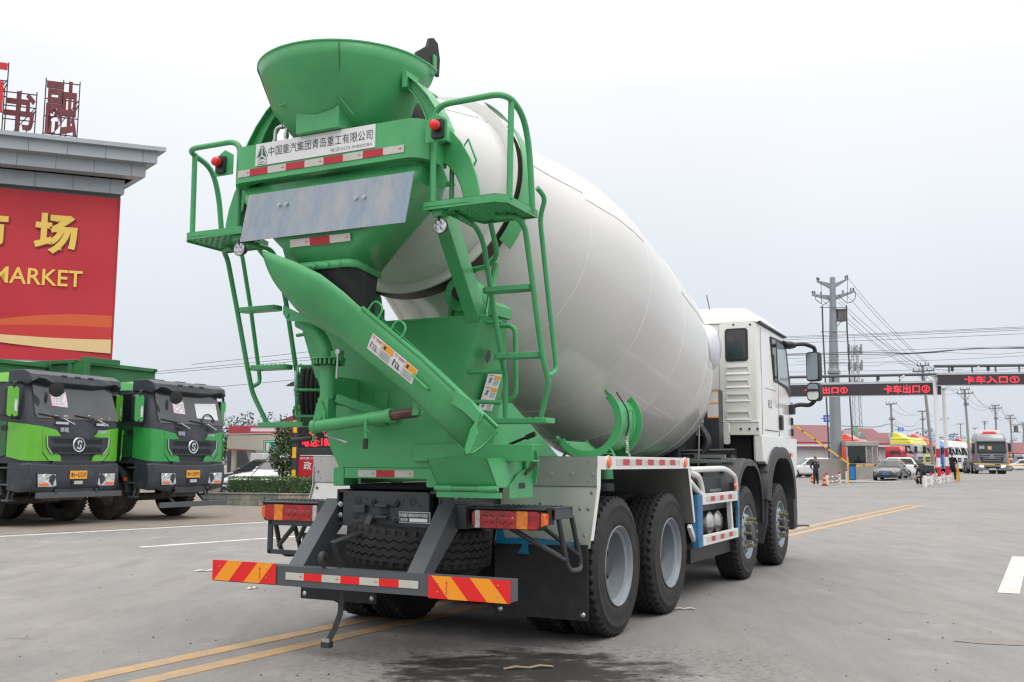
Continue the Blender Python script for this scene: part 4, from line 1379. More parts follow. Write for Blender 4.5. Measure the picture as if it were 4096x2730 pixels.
c.tube([(0.6, 4.5, 1.36), (0.75, 4.55, 1.62), (0.62, 4.6, 1.80)], 0.05, 10, fil=0.1)
c.use(STEEL).box(0.62, 1.0, 4.3, 4.34, 1.42, 1.46)
c.tube([(0.70, 4.2, 1.30), (0.72, 4.2, 1.85)], 0.009, 6)
c.use(ALU).prism([(0.5, 1.375), (1.05, 1.375), (1.15, 1.39), (0.9, 1.40), (0.5, 1.42)], 'y', 4.1, 4.14)
c.use(G).box(0.5, 0.72, 2.9, 3.3, 1.24, 1.34)
c.build('hydraulic_lines', TR)

# ---- cab
cab = bpy.data.objects.new('cab', None)
col.objects.link(cab)
cab.parent = TR


def csec(z, x, y0, y1, r, rf):
    return [(px, py, z) for px, py in arc(x - rf, y1 - rf, rf, 0, 90, 5) + arc(-x + rf, y1 - rf, rf, 90, 180, 5) + arc(-x + r, y0 + r, r, 180, 270, 3) + arc(x - r, y0 + r, r, 270, 360, 3)]


c = MB(CABW)
c.loft([csec(1.72, 1.20, 5.37, 7.62, 0.05, 0.3), csec(2.45, 1.205, 5.36, 7.62, 0.05, 0.3), csec(3.19, 1.185, 5.36, 7.40, 0.06, 0.35)])
c.loft([csec(3.19, 1.19, 5.33, 7.42, 0.06, 0.35), csec(3.25, 1.17, 5.34, 7.36, 0.06, 0.35), csec(3.31, 1.10, 5.36, 7.25, 0.07, 0.35), csec(3.385, 1.03, 5.39, 7.0, 0.12, 0.4), csec(3.415, 0.85, 5.46, 6.7, 0.2, 0.4)])
# rear wall: raised field, pressed ribs, lower rail
c.prism(rrect(0.685, 1.165, 1.90, 3.19, 0.04, 3), 'y', 5.33, 5.37)
c.prism(rrect(-1.165, -0.685, 1.90, 3.19, 0.04, 3), 'y', 5.33, 5.37)
c.prism(rrect(-0.68, 0.68, 1.90, 3.15, 0.04, 3), 'y', 5.345, 5.37)
c.prism([(-1.17, 1.72), (-0.85, 1.72), (-0.78, 1.78), (0.78, 1.78), (0.82, 1.72), (1.19, 1.72), (1.19, 1.89), (-1.17, 1.89)], 'y', 5.335, 5.375)
c.box(-1.18, 1.185, 5.325, 5.37, 1.883, 1.905)
c.prism(rrect(0.72, 0.80, 1.60, 1.88, 0.02, 2), 'y', 5.32, 5.37)
shell = c.build('cab_body', cab, smooth=40, bevel=0.006)
c = MB(CABW)
for z0, z1 in ((2.51, 2.615), (2.335, 2.44), (2.155, 2.26), (1.915, 2.03)):
    # pressed step: overhanging upper lip and side lips round a sunken field that slopes back out
    c.loft([[(0.775, 5.332, z1), (1.065, 5.332, z1), (1.06, 5.332, z1 - 0.03), (0.78, 5.332, z1 - 0.03)], [(0.78, 5.312, z1), (1.06, 5.312, z1), (1.05, 5.312, z1 - 0.016), (0.79, 5.312, z1 - 0.016)]])
    c.loft([[(1.06, 5.332, z1), (1.085, 5.332, z0), (1.062, 5.332, z0), (1.04, 5.332, z1)], [(1.06, 5.314, z1), (1.08, 5.326, z0), (1.066, 5.326, z0), (1.046, 5.314, z1)]])
    c.loft([[(0.775, 5.332, z1), (0.755, 5.332, z0), (0.775, 5.332, z0), (0.795, 5.332, z1)], [(0.775, 5.314, z1), (0.759, 5.326, z0), (0.771, 5.326, z0), (0.789, 5.314, z1)]])
    c.loft([[(0.755, 5.332, z0 - 0.008), (1.085, 5.332, z0 - 0.008), (1.08, 5.332, z0 + 0.03), (0.76, 5.332, z0 + 0.03)], [(0.757, 5.318, z0), (1.083, 5.318, z0), (1.08, 5.330, z0 + 0.03), (0.76, 5.330, z0 + 0.03)]])
c.build('pressed_ribs', cab, bevel=0.006)
c = MB(BLK)
for x, z in ((0.88, 3.165), (1.10, 3.155), (0.95, 1.80), (1.06, 1.80), (1.165, 1.80), (0.70, 1.80)):
    c.cyl((x, 5.337, z), (x, 5.323, z), 0.014, n=12)
c.build('rubber_plugs', cab)
# rear window
c = MB(BLK).prism(rrect(0.765, 1.065, 2.68, 3.115, 0.04), 'y', 5.318, 5.335)
fr = c.build('rear_window', cab, bevel=0.004)
MB(GLASS).prism(rrect(0.79, 1.04, 2.705, 3.09, 0.03), 'y', 5.312, 5.320).build('window_glass', fr)
# right and left sides
for s in (1, -1):
    X = s * 1.203
    c = MB(CABW)
    arch_ = [(5.60, 1.34)] + [(6.4 + 0.80 * math.cos(R(a)), 0.80 + 0.72 * math.sin(R(a))) for a in range(150, 19, -10)]
    pts = [(5.365, 1.72), (5.365, 1.40)] + arch_ + [(7.55, 1.20), (7.62, 1.72)]
    c.prism(pts, 'x', s * 1.10, s * 1.225)
    c.box(s * 1.12, s * 1.222, 5.345, 5.42, 1.38, 1.72)
    c.build('cab_skirt', cab, bevel=0.008, smooth=30)
    c = MB(BLK)
    for y0, y1, z0, z1 in ((6.48, 6.486, 1.72, 2.5), (5.46, 6.49, 1.705, 1.711), (5.44, 5.446, 1.72, 3.12), (5.62, 6.32, 2.345, 2.35), (5.6, 6.4, 1.79, 1.80)):
        c.box(X, X + s * 0.004, y0, y1, z0, z1)
    c.slab([(s * 1.19, 5.38, 3.20), (s * 1.185, 7.1, 3.185), (s * 1.19, 7.1, 3.165), (s * 1.195, 5.38, 3.165)], (s * 0.03, 0, 0.01))
    c.slab([(s * 1.196, 6.08, 3.08), (s * 1.196, 6.38, 3.09), (s * 1.196, 6.40, 2.46), (s * 1.196, 6.17, 2.47)], (s * 0.012, 0, 0))
    c.slab([(s * 1.197, 6.40, 3.09), (s * 1.192, 7.12, 3.10), (s * 1.2, 7.36, 2.38), (s * 1.2, 7.30, 2.32), (s * 1.204, 6.98, 2.43), (s * 1.204, 6.55, 2.455), (s * 1.203, 6.43, 2.47)], (s * 0.010, 0, 0))
    c.build('door_trim', cab, smooth=0)
    c = MB(GLASSL).slab([(s * 1.207, 6.44, 3.04), (s * 1.203, 7.02, 3.05), (s * 1.209, 7.20, 2.45), (s * 1.212, 6.95, 2.47), (s * 1.212, 6.55, 2.49), (s * 1.211, 6.46, 2.50)], (s * 0.004, 0, 0))
    c.use(GLASS).slab([(s * 1.208, 6.11, 3.05), (s * 1.208, 6.36, 3.06), (s * 1.209, 6.38, 2.49), (s * 1.209, 6.19, 2.50)], (s * 0.003, 0, 0))
    c.build('door_window', cab, smooth=0)
    c = MB(PLAS).prism(rrect(6.50, 6.75, 1.82, 2.03, 0.04), 'x', X, X + s * 0.012)
    c.use(BLK).box(X + s * 0.012, X + s * 0.03, 6.53, 6.58, 1.84, 2.0)
    c.build('door_handle', cab, bevel=0.004)
    c = MB(INKG).slab([(X + s * 0.002, 5.83, 2.10), (X + s * 0.002, 6.03, 2.10), (X + s * 0.002, 6.03, 2.20), (X + s * 0.002, 5.83, 2.20)], (s * 0.004, 0, 0))
    c.use(PLATEW)
    for k in range(3):
        c.box(X + s * 0.006, X + s * 0.008, 5.85 + (0.03 if k == 1 else 0), 6.0, 2.115 + k * 0.027, 2.13 + k * 0.027)
    c.build('door_badge', cab, smooth=0)
    c = MB(BLK)
    for z in (1.60, 1.76, 1.92, 2.08):
        c.slab([(s * 1.19, 7.40, z), (s * 1.13, 7.58, z), (s * 1.13, 7.58, z + 0.12), (s * 1.19, 7.40, z + 0.10)], (s * 0.03, 0.02, 0))
    c.build('corner_vent', cab, smooth=0)
    # wheel arch flare
    c = MB(PLAS)
    sec = []
    for k, a in enumerate(range(172, -24, -7)):
        ca, sa = math.cos(R(a)), math.sin(R(a))
        sq = 1.0 + 0.10 * abs(math.sin(R(2 * a)))
        yo, zo = 6.36 + 0.93 * sq * ca, 0.80 + 0.78 * sq * sa
        yi, zi = 6.38 + 0.76 * sq * ca, 0.76 + 0.66 * sq * sa
        sec.append([(s * 1.20, yo, zo), (s * 1.25, yo * 0.985 + 6.36 * 0.015, zo - 0.015), (s * 1.275, (yo + yi) / 2, (zo + zi) / 2), (s * 1.265, yi, zi), (s * 0.9, yi, zi), (s * 0.9, yo, zo)])
    c.loft(sec)
    c.box(s * 0.9, s * 1.27, 7.02, 7.24, 0.45, 0.85)
    c.use(ORING).box(s * 1.265, s * 1.285, 6.86, 6.98, 1.45, 1.51)
    c.build('wheel_arch', cab, smooth=45)
    c = MB(PLAS)
    c.slab([(s * 0.80, 5.42, 1.36), (s * 1.24, 5.50, 1.26), (s * 1.22, 5.52, 0.62), (s * 1.16, 5.50, 0.34), (s * 0.86, 5.46, 0.34), (s * 0.80, 5.42, 0.7)], (0, 0.03, 0))
    c.build('splash_guard', cab, smooth=20)
    c = MB(ALU).prism([(0.50 + 0.04, 0), (0.80, 0), (0.80, 1), (0.54, 1)] and rrect(0.50, 1.08, 5.20, 5.24, 0.02, 2), 'x', s * 0.9, s * 1.0) if False else MB(ALU)
    c.slab([(s * 0.98, 5.21, 0.52), (s * 1.06, 5.21, 0.48), (s * 1.13, 5.21, 0.55), (s * 1.13, 5.21, 1.02), (s * 1.06, 5.21, 1.06), (s * 0.98, 5.21, 1.06)], (0, 0.02, 0))
    c.build('heat_shield', TR, bevel=0.004)
    # mirrors
    c = MB(BLK)
    c.tube([(s * 1.18, 6.98, 3.10), (s * 1.30, 7.02, 3.06), (s * 1.45, 7.22, 3.09), (s * 1.57, 7.35, 3.04), (s * 1.57, 7.36, 2.95)], 0.032, 8, fil=0.08)
    c.tube([(s * 1.19, 7.25, 2.15), (s * 1.30, 7.35, 2.22), (s * 1.48, 7.40, 2.20), (s * 1.56, 7.38, 2.30)], 0.034, 8, fil=0.08)
    c.box(s * 1.17, s * 1.27, 7.2, 7.36, 2.07, 2.21)
    c.sphere((s * 1.26, 7.05, 3.06), 0.1, 12, 8, (1.1, 1.6, 0.55))
    M_ = Matrix.Translation((s * 1.545, 7.36, 2.74)) @ Matrix.Rotation(s * R(-14), 4, 'Z')
    c.X = M_
    c.prism(rrect(-0.10, 0.10, -0.19, 0.24, 0.045), 'y', -0.05, 0.07)
    c.prism(rrect(-0.10, 0.10, -0.48, -0.21, 0.06), 'y', -0.05, 0.07)
    c.X = None
    mr_ = c.build('mirror', cab, bevel=0.015)
    c = MB(MIRG)
    c.X = M_
    c.prism(rrect(-0.083, 0.083, -0.17, 0.22, 0.035), 'y', -0.056, -0.05)
    c.prism(rrect(-0.083, 0.083, -0.46, -0.23, 0.05), 'y', -0.056, -0.05)
    c.X = None
    c.build('mirror_glass', mr_)
    c = MB(PLAS)
    c.box(s * 0.95, s * 1.2, 7.28, 7.60, 0.55, 1.30)
    c.build('bumper_corner', cab, bevel=0.03)
    c = MB(CHAS).box(s * 1.0, s * 1.22, 7.15, 7.4, 0.42, 0.50)
    c.beam((s * 1.15, 7.1, 0.48), (s * 1.42, 7.25, 0.48), 0.10, 0.02)
    c.build('step_bar', cab, bevel=0.004)
c = MB(PLAS).box(-1.0, 1.0, 7.5, 7.68, 0.5, 1.3)
c.use(GLASS).slab([(-1.0, 7.60, 2.35), (1.0, 7.60, 2.35), (0.98, 7.44, 3.12), (-0.98, 7.44, 3.12)], (0, 0.03, 0.01))
c.build('front_panel', cab, bevel=0.01)
c = MB(DARK)
c.box(-1.05, 1.05, 5.45, 7.5, 1.25, 1.71)
c.build('cab_floor', cab)
MB(BLK).tube([(0.50, 5.6, 3.40), (0.47, 5.55, 3.62)], 0.006, 6).build('aerial', cab)
# ================================================================ ground, road, markings
def gz(x, y):
    t = min(1, max(0, (x - 16) / 22))
    return 0.6 * t * t * (3 - 2 * t) * min(1, max(0, (y - 30) / 20))


def road_mat(name, base, patch, dark, warm, wet=True):
    m = bpy.data.materials.new(name)
    m.use_nodes = True
    nt = m.node_tree
    n, l = nt.nodes, nt.links
    b = n['Principled BSDF']
    t = n.new('ShaderNodeTexCoord')

    def noise(scale, detail=6, sx=(1, 1, 1), rot=0.0, rough=0.6):
        mp = n.new('ShaderNodeMapping')
        mp.inputs['Scale'].default_value = sx
        mp.inputs['Rotation'].default_value = (0, 0, rot)
        l.new(t.outputs['Object'], mp.inputs[0])
        x = n.new('ShaderNodeTexNoise')
        x.inputs['Scale'].default_value = scale
        x.inputs['Detail'].default_value = detail
        x.inputs['Roughness'].default_value = rough
        l.new(mp.outputs[0], x.inputs['Vector'])
        return x.outputs['Fac']

    def rng(v, a, b_, c, d):
        r = n.new('ShaderNodeMapRange')
        r.inputs['From Min'].default_value = a
        r.inputs['From Max'].default_value = b_
        r.inputs['To Min'].default_value = c
        r.inputs['To Max'].default_value = d
        l.new(v, r.inputs['Value'])
        return r.outputs[0]

    def mixc(f, a, c):
        q = n.new('ShaderNodeMixRGB')
        if isinstance(a, tuple):
            q.inputs[1].default_value = (*a, 1)
        else:
            l.new(a, q.inputs[1])
        q.inputs[2].default_value = (*c, 1)
        l.new(f, q.inputs[0])
        return q.outputs[0]

    def math_(op, a, b_):
        q = n.new('ShaderNodeMath')
        q.operation = op
        for i, v in enumerate((a, b_)):
            if isinstance(v, (int, float)):
                q.inputs[i].default_value = v
            else:
                l.new(v, q.inputs[i])
        return q.outputs[0]
    cur = mixc(rng(noise(0.28, 5), 0.35, 0.65, 0, 1), base, patch)
    cur = mixc(rng(noise(0.6, 7, (1, 0.16, 1), R(28)), 0.50, 0.72, 0, 0.55), cur, warm)      # wheel-track dust
    cur = mixc(rng(noise(1.1, 8, (1, 0.3, 1), R(28)), 0.60, 0.74, 0, 0.5), cur, dark)         # oily smears
    cur = mixc(rng(noise(2.4, 9, (0.35, 1, 1), R(35)), 0.66, 0.75, 0, 0.75), cur, tuple(k * 0.45 for k in dark))
    cur = mixc(rng(noise(9, 4), 0.70, 0.78, 0, 0.8), cur, tuple(k * 0.5 for k in dark))       # spots
    cur = mixc(rng(noise(3.2, 9, (1, 0.22, 1), R(27), 0.75), 0.42, 0.66, 0, 0.42), cur, dark)   # fine tyre streaks
    cur = mixc(rng(noise(24, 6, rough=0.8), 0.44, 0.62, 0, 0.38), cur, tuple(k * 0.62 for k in base))   # coarse grain
    cur = mixc(rng(noise(0.85, 7, rough=0.7), 0.56, 0.68, 0, 0.5), cur, tuple(min(1, k * 1.22) for k in patch))   # dusty blotches
    sp_ = noise(160, 2)
    cur = mixc(rng(sp_, 0.45, 0.75, 0.0, 0.55), cur, tuple(min(1, k * 1.35) for k in base))
    cur = mixc(rng(noise(90, 2), 0.58, 0.75, 0.0, 0.6), cur, tuple(k * 0.45 for k in base))
    rough = 0.82
    if wet:
        geo = n.new('ShaderNodeSeparateXYZ')
        l.new(t.outputs['Object'], geo.inputs[0])
        # wet oily stain behind the mixer truck: an ellipse broken up by noise
        dx = math_('DIVIDE', math_('SUBTRACT', geo.outputs['X'], 0.10), 1.0)
        dy = math_('DIVIDE', math_('SUBTRACT', geo.outputs['Y'], 6.75), 0.78)
        d2 = math_('ADD', math_('MULTIPLY', dx, dx), math_('MULTIPLY', dy, dy))
        f = math_('ADD', d2, rng(noise(3.2, 8, (1, 1.8, 1), R(10), 0.65), 0.3, 0.7, -0.75, 0.95))
        f = rng(f, 1.25, 0.45, 0, 0.96)
        cur = mixc(f, cur, (0.040, 0.036, 0.033))
        # spatter round it
        dx = math_('DIVIDE', math_('SUBTRACT', geo.outputs['X'], 0.15), 2.1)
        dy = math_('DIVIDE', math_('SUBTRACT', geo.outputs['Y'], 6.9), 1.25)
        e2 = math_('ADD', math_('MULTIPLY', dx, dx), math_('MULTIPLY', dy, dy))
        g = math_('MULTIPLY', rng(e2, 0.15, 1.0, 1, 0), rng(noise(17, 6, (1, 2.2, 1), R(-12), 0.7), 0.53, 0.6, 0, 0.9))
        cur = mixc(g, cur, (0.028, 0.026, 0.024))
        rr = n.new('ShaderNodeMapRange')
        rr.inputs['To Min'].default_value = 0.82
        rr.inputs['To Max'].default_value = 0.38
        l.new(f, rr.inputs['Value'])
        l.new(rr.outputs[0], b.inputs['Roughness'])
    else:
        b.inputs['Roughness'].default_value = rough
    l.new(cur, b.inputs['Base Color'])
    u = n.new('ShaderNodeBump')
    u.inputs['Strength'].default_value = 0.35
    u.inputs['Distance'].default_value = 0.006
    l.new(sp_, u.inputs['Height'])
    l.new(u.outputs[0], b.inputs['Normal'])
    b.inputs['Specular IOR Level'].default_value = 0.35
    MATS[name] = m
    return m


ASPH = road_mat('worn_asphalt', (0.215, 0.206, 0.200), (0.268, 0.255, 0.246), (0.115, 0.108, 0.104), (0.30, 0.270, 0.242))
DIRT = road_mat('dusty_yard', (0.205, 0.178, 0.150), (0.25, 0.215, 0.18), (0.10, 0.088, 0.076), (0.30, 0.24, 0.18), wet=False)


def line_mat(name, c, wear):
    return mat(name, c, 0.75, nv=0.12, ns=3, dirt=((0.25, 0.225, 0.205), wear, 5))


YEL = line_mat('worn_yellow_paint', (0.47, 0.29, 0.115), 1.0)
LINW = line_mat('worn_white_paint', (0.62, 0.59, 0.53), 0.6)

xs = [-700, -300, -150, -80, -50, -35, -25, -15, -8, -2, 4, 10] + [16 + 2 * k for k in range(12)] + [45, 60, 90, 140, 220, 400, 800, 1400]
ys = [-60, -20, 0, 6, 12, 18, 24, 30, 34, 38, 42, 46, 50, 55, 60, 65, 70, 80, 90, 105, 130, 170, 240, 400, 800, 1600, 2600]
c = MB(ASPH)
nx = len(xs)
c.add([(x, y, gz(x, y)) for y in ys for x in xs], [(j * nx + i, j * nx + i + 1, (j + 1) * nx + i + 1, (j + 1) * nx + i) for j in range(len(ys) - 1) for i in range(nx - 1)])
struct(c, 'road', smooth=60, fix=False)
EDGE = [(-22, 2), (-16, 9.3), (-9.07, 18.04), (-5.93, 22.01), (-2.0, 27.3), (3, 35), (9, 46), (14, 58)]
c = MB(DIRT)
n = len(EDGE)
c.add([(x - 0.25, y + 0.2, 0.004) for x, y in EDGE] + [(x - 60, y + 48, 0.004) for x, y in EDGE], [(i, i + 1, n + i + 1, n + i) for i in range(n - 1)])
struct(c, 'yard_ground', fix=False)


def stripe(pts, w, z=0.005):
    out = []
    for i, p in enumerate(pts):
        a, b = Vector(pts[max(0, i - 1)]), Vector(pts[min(len(pts) - 1, i + 1)])
        d = (b - a).normalized()
        nn = Vector((-d.y, d.x)) * w / 2
        out.append((Vector(p) + nn, Vector(p) - nn))
    vs_, fs = [], []
    for a, b in out:
        vs_ += [(a.x, a.y, z + gz(a.x, a.y)), (b.x, b.y, z + gz(b.x, b.y))]
    n_ = len(vs_)
    vs_ += [(x_, y_, z_ - z) for x_, y_, z_ in vs_]
    for i in range(len(out) - 1):
        fs.append((2 * i, 2 * i + 1, 2 * i + 3, 2 * i + 2))
        fs.append((2 * i, 2 * i + 2, n_ + 2 * i + 2, n_ + 2 * i))
        fs.append((2 * i + 1, 2 * i + 3, n_ + 2 * i + 3, n_ + 2 * i + 1))
    return vs_, fs


def strp(name, m, pts, w, sub=24):
    q = []
    for a, b in zip(pts[:-1], pts[1:]):
        for k in range(sub):
            q.append((a[0] + (b[0] - a[0]) * k / sub, a[1] + (b[1] - a[1]) * k / sub))
    q.append(pts[-1])
    c = MB(m)
    v, f = stripe(q, w)
    c.add(v, f)
    return struct(c, name, fix=False)


strp('yellow_centre_line', YEL, [(-4.95, 2.5), (13.4, 34.0)], 0.16)
strp('yellow_centre_line', YEL, [(-4.6, 2.35), (13.75, 33.85)], 0.16)
strp('white_edge_line', LINW, EDGE[1:6], 0.13)
strp('white_lane_dash', LINW, [(-5.84, 15.96), (-3.2, 19.35)], 0.13, 4)
strp('white_lane_dash', LINW, [(5.28, 10.85), (7.55, 15.1)], 0.21, 4)
c = MB(mat('muddy_water', (0.16, 0.115, 0.075), 0.22, nv=0.2, ns=5))
px_ = [(3.42, 7.95), (3.6, 8.08), (3.8, 8.06), (3.95, 8.0), (4.2, 7.86), (4.45, 7.74), (4.62, 7.66), (4.5, 7.6), (4.25, 7.66), (4.0, 7.72), (3.75, 7.78), (3.55, 7.84)]
c.add([(x, y, 0.004) for x, y in px_], [tuple(range(len(px_)))])
struct(c, 'puddle', fix=False)
# loose grit and litter on the asphalt
random.seed(11)
c = MB(mat('grit', (0.055, 0.05, 0.045), 0.9))
for k in range(260):
    y = 6.2 + 26 * random.random() ** 1.7
    x = (random.random() - 0.5) * 1.05 * y
    s = random.uniform(0.004, 0.010) * (1 + y * 0.03)
    a = random.random() * 6
    c.add([(x + s * math.cos(a + 2.1 * i) * (1.4 if i == 0 else 0.8), y + s * math.sin(a + 2.1 * i), 0.001) for i in range(3)] + [(x, y, s * 0.8)], [(0, 1, 3), (1, 2, 3), (2, 0, 3)])
struct(c, 'loose_grit', 'dark grit and chips scattered over the worn asphalt', kind='stuff', smooth=0, fix=False)
LIT = mat('litter_paper', (0.55, 0.52, 0.46), 0.8)
LITB = mat('dry_strip', (0.30, 0.23, 0.16), 0.8)
for x, y, a, w, h, m, lab in ((-3.75, 12.6, 0.5, 0.30, 0.07, LIT, 'crumpled pale paper scrap on the road left of the rear bumper'), (0.12, 6.82, 0.25, 0.34, 0.035, LITB, 'brown wooden strip lying in the oily stain'), (1.62, 9.55, 0.1, 0.2, 0.04, LIT, 'pale splinter on the asphalt right of the rear wheels'), (-2.75, 10.9, 0.8, 0.12, 0.05, LIT, 'small white scrap on the road in front of the left chevron')):
    c = MB(m)
    for k in range(4):
        c.slab([(-w / 2 + k * w / 4, -h / 2, 0.004 + 0.012 * (k % 2)), (-w / 2 + (k + 1) * w / 4, -h / 2 * 0.8, 0.004 + 0.012 * ((k + 1) % 2)), (-w / 2 + (k + 1) * w / 4, h / 2, 0.006 + 0.012 * ((k + 1) % 2)), (-w / 2 + k * w / 4, h / 2 * 0.7, 0.006 + 0.012 * (k % 2))], (0, 0, 0.004))
    o = c.build('litter_scrap', smooth=0)
    o.location = (x, y, 0.002)
    o.rotation_euler = (0, 0, a)
    tag(o, lab, 'litter', 'litter on the road')

# ================================================================ dump trucks parked on the left
DGREY = mat('dark_grey_cab_plastic', (0.030, 0.037, 0.048), 0.45, nv=0.12, ns=3, dirt=((0.16, 0.14, 0.12), 0.28, 4))
CHROME = mat('dull_chrome', (0.72, 0.73, 0.74), 0.2, metal=1.0)
PLY = mat('yellow_plate', (0.80, 0.36, 0.03), 0.4)
MUDT = mat('muddy_tyre', (0.045, 0.041, 0.037), 0.85, nv=0.35, ns=6, dirt=((0.17, 0.14, 0.11), 0.35, 5))
MUDH = mat('muddy_hub', (0.14, 0.12, 0.10), 0.8, nv=0.3, ns=9)
LENSC = mat('headlamp_glass', (0.62, 0.64, 0.65), 0.12, metal=0.55, nv=0.3, ns=14, coat=0.7)
BODYG = mat('dump_body_green', (0.022, 0.135, 0.045), 0.55, nv=0.15, ns=2, dirt=((0.10, 0.07, 0.04), 0.3, 6))
PINK = mat('pink_paper', (0.78, 0.55, 0.66), 0.6)
WSG = mat('windscreen_glass', (0.05, 0.058, 0.062), 0.04, spec=0.8, nv=0.25, ns=1.5)


def dump_truck(F, lab, paint, plate, extra):
    T = thing('dump_truck', lab, 'truck', (F[0], F[1], 0), R(-115.0), 'dump trucks parked at the roadside')
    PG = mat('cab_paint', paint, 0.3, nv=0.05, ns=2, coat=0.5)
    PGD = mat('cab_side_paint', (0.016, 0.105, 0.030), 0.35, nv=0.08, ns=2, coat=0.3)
    cab = bpy.data.objects.new('cab', None)
    col.objects.link(cab)
    cab.parent = T
    W = 1.19

    def front(x, z, o=0.0):
        """point on the front skin: the windscreen leans back above 2.15 m."""
        y = -0.03 if z < 2.15 else -0.03 - (z - 2.15) * 0.28
        return (x, y + o, z)
    # cab body (dark field) as a loft over height
    c = MB(DGREY)

    def sec(z, w, yf, yb):
        return [(px, py, z) for px, py in [(-w, yb), (w, yb)] + [(w, yf - 0.16), (w - 0.05, yf - 0.06), (w - 0.16, yf)] + [(-w + 0.16, yf), (-w + 0.05, yf - 0.06), (-w, yf - 0.16)]]
    c.loft([sec(1.28, W, -0.03, -2.1), sec(2.15, W, -0.03, -2.1), sec(2.95, W - 0.06, -0.25, -2.08)])
    c.build('cab_body', cab, bevel=0.01)
    c = MB(PG)
    c.loft([sec(2.95, W - 0.03, -0.75, -2.1), sec(3.10, W - 0.08, -0.78, -2.08), sec(3.17, W - 0.25, -0.9, -1.95)])
    for s in (-1, 1):
        # painted corner wraps, split by a dark seam
        zs = 2.02
        c.slab([(s * 0.885, 0.0, 2.03), (s * 0.55, 0.012, 1.97), (s * 0.44, 0.014, 1.85), (s * 0.71, 0.012, 1.83), (s * 0.66, 0.012, 1.53), (s * 0.43, 0.014, 1.45), (s * 0.40, 0.014, 1.33), (s * 0.70, 0.01, 1.34), (s * 0.86, 0.0, 1.52)], (0, -0.05, 0))
        c.loft([[(s * 0.893, -0.0, 2.035), (s * 1.06, -0.03, 2.05), (s * 1.17, -0.09, 2.07), (s * 1.215, -0.20, 2.08), (s * 1.215, -0.62, 2.12)], [(s * 0.87, 0.0, 1.5), (s * 1.06, -0.03, 1.45), (s * 1.17, -0.09, 1.42), (s * 1.215, -0.20, 1.41), (s * 1.215, -0.62, 1.45)], [(s * 0.72, -0.0, 1.335), (s * 1.06, -0.03, 1.335), (s * 1.17, -0.09, 1.34), (s * 1.215, -0.20, 1.35), (s * 1.215, -0.62, 1.42)]], closed=False, caps=False)
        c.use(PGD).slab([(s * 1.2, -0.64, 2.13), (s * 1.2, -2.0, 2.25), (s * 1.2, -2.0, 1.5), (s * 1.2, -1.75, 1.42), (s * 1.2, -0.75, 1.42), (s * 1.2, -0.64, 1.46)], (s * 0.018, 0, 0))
        c.use(PG)
        if s < 0:
            for k in range(5):
                pass
    c.build('painted_panel', cab, smooth=30)
    c = MB(BLK)
    for s in (-1,):
        for k in range(5):
            z = 1.42 + k * 0.11
            c.slab([(s * 1.20, -0.02, z), (s * 1.26, -0.12, z), (s * 1.26, -0.12, z + 0.07), (s * 1.20, -0.02, z + 0.07)], (0, -0.01, 0))
        c.use(PG)
        c.slab([(s * 1.19, 0.0, 1.35), (s * 1.27, -0.05, 1.42), (s * 1.285, -0.06, 1.9), (s * 1.24, 0.0, 2.02), (s * 1.235, 0.0, 1.92), (s * 1.25, -0.04, 1.86), (s * 1.24, -0.03, 1.48), (s * 1.19, 0.01, 1.42)], (0, -0.03, 0))
        c.use(BLK)
    c.build('corner_vane', cab, smooth=0)
    c = MB(WSG)
    c.slab([front(-1.08, 2.20, 0.004), front(1.0, 2.20, 0.004), front(1.05, 2.28, 0.004), front(1.02, 2.92, 0.004), front(-1.02, 2.92, 0.004), front(-1.1, 2.28, 0.004)], (0, 0.012, 0.003))
    ws = c.build('windscreen', cab, smooth=0)
    c = MB(PINK)
    px, pz, pw, ph = extra['paper']
    a_ = [front(px + pw / 2, pz, 0.02), front(px - pw / 2, pz - 0.02, 0.02), front(px - pw / 2, pz + ph - 0.02, 0.02), front(px + pw / 2, pz + ph, 0.02)]
    c.slab(a_, (0, 0.003, 0))
    c.use(PLATEW).slab([front(px + pw * 0.26, pz + 0.04, 0.025), front(px - pw * 0.46, pz + 0.02, 0.025), front(px - pw * 0.46, pz + ph * 0.78, 0.025), front(px + pw * 0.26, pz + ph * 0.8, 0.025)], (0, 0.002, 0))
    c.use(INKG)
    for r_ in range(4):
        for k in range(6):
            if random.random() < 0.8:
                x0_ = px + pw * (0.22 - k * 0.11)
                z0_ = pz + ph * (0.14 + r_ * 0.15)
                c.quad(front(x0_, z0_, 0.029), front(x0_ - pw * 0.085, z0_, 0.029), front(x0_ - pw * 0.085, z0_ + 0.012, 0.029), front(x0_, z0_ + 0.012, 0.029))
                c.quad(front(x0_ - 0.012, z0_ - 0.012, 0.029), front(x0_ - 0.02, z0_ - 0.012, 0.029), front(x0_ - 0.02, z0_ + 0.03, 0.029), front(x0_ - 0.012, z0_ + 0.03, 0.029))
    c.use(REDINK).slab([front(px + pw * 0.4, pz + ph * 0.86, 0.025), front(px - pw * 0.4, pz + ph * 0.84, 0.025), front(px - pw * 0.4, pz + ph * 0.93, 0.025), front(px + pw * 0.4, pz + ph * 0.95, 0.025)], (0, 0.002, 0))
    c.build('notice_paper', ws, smooth=0)
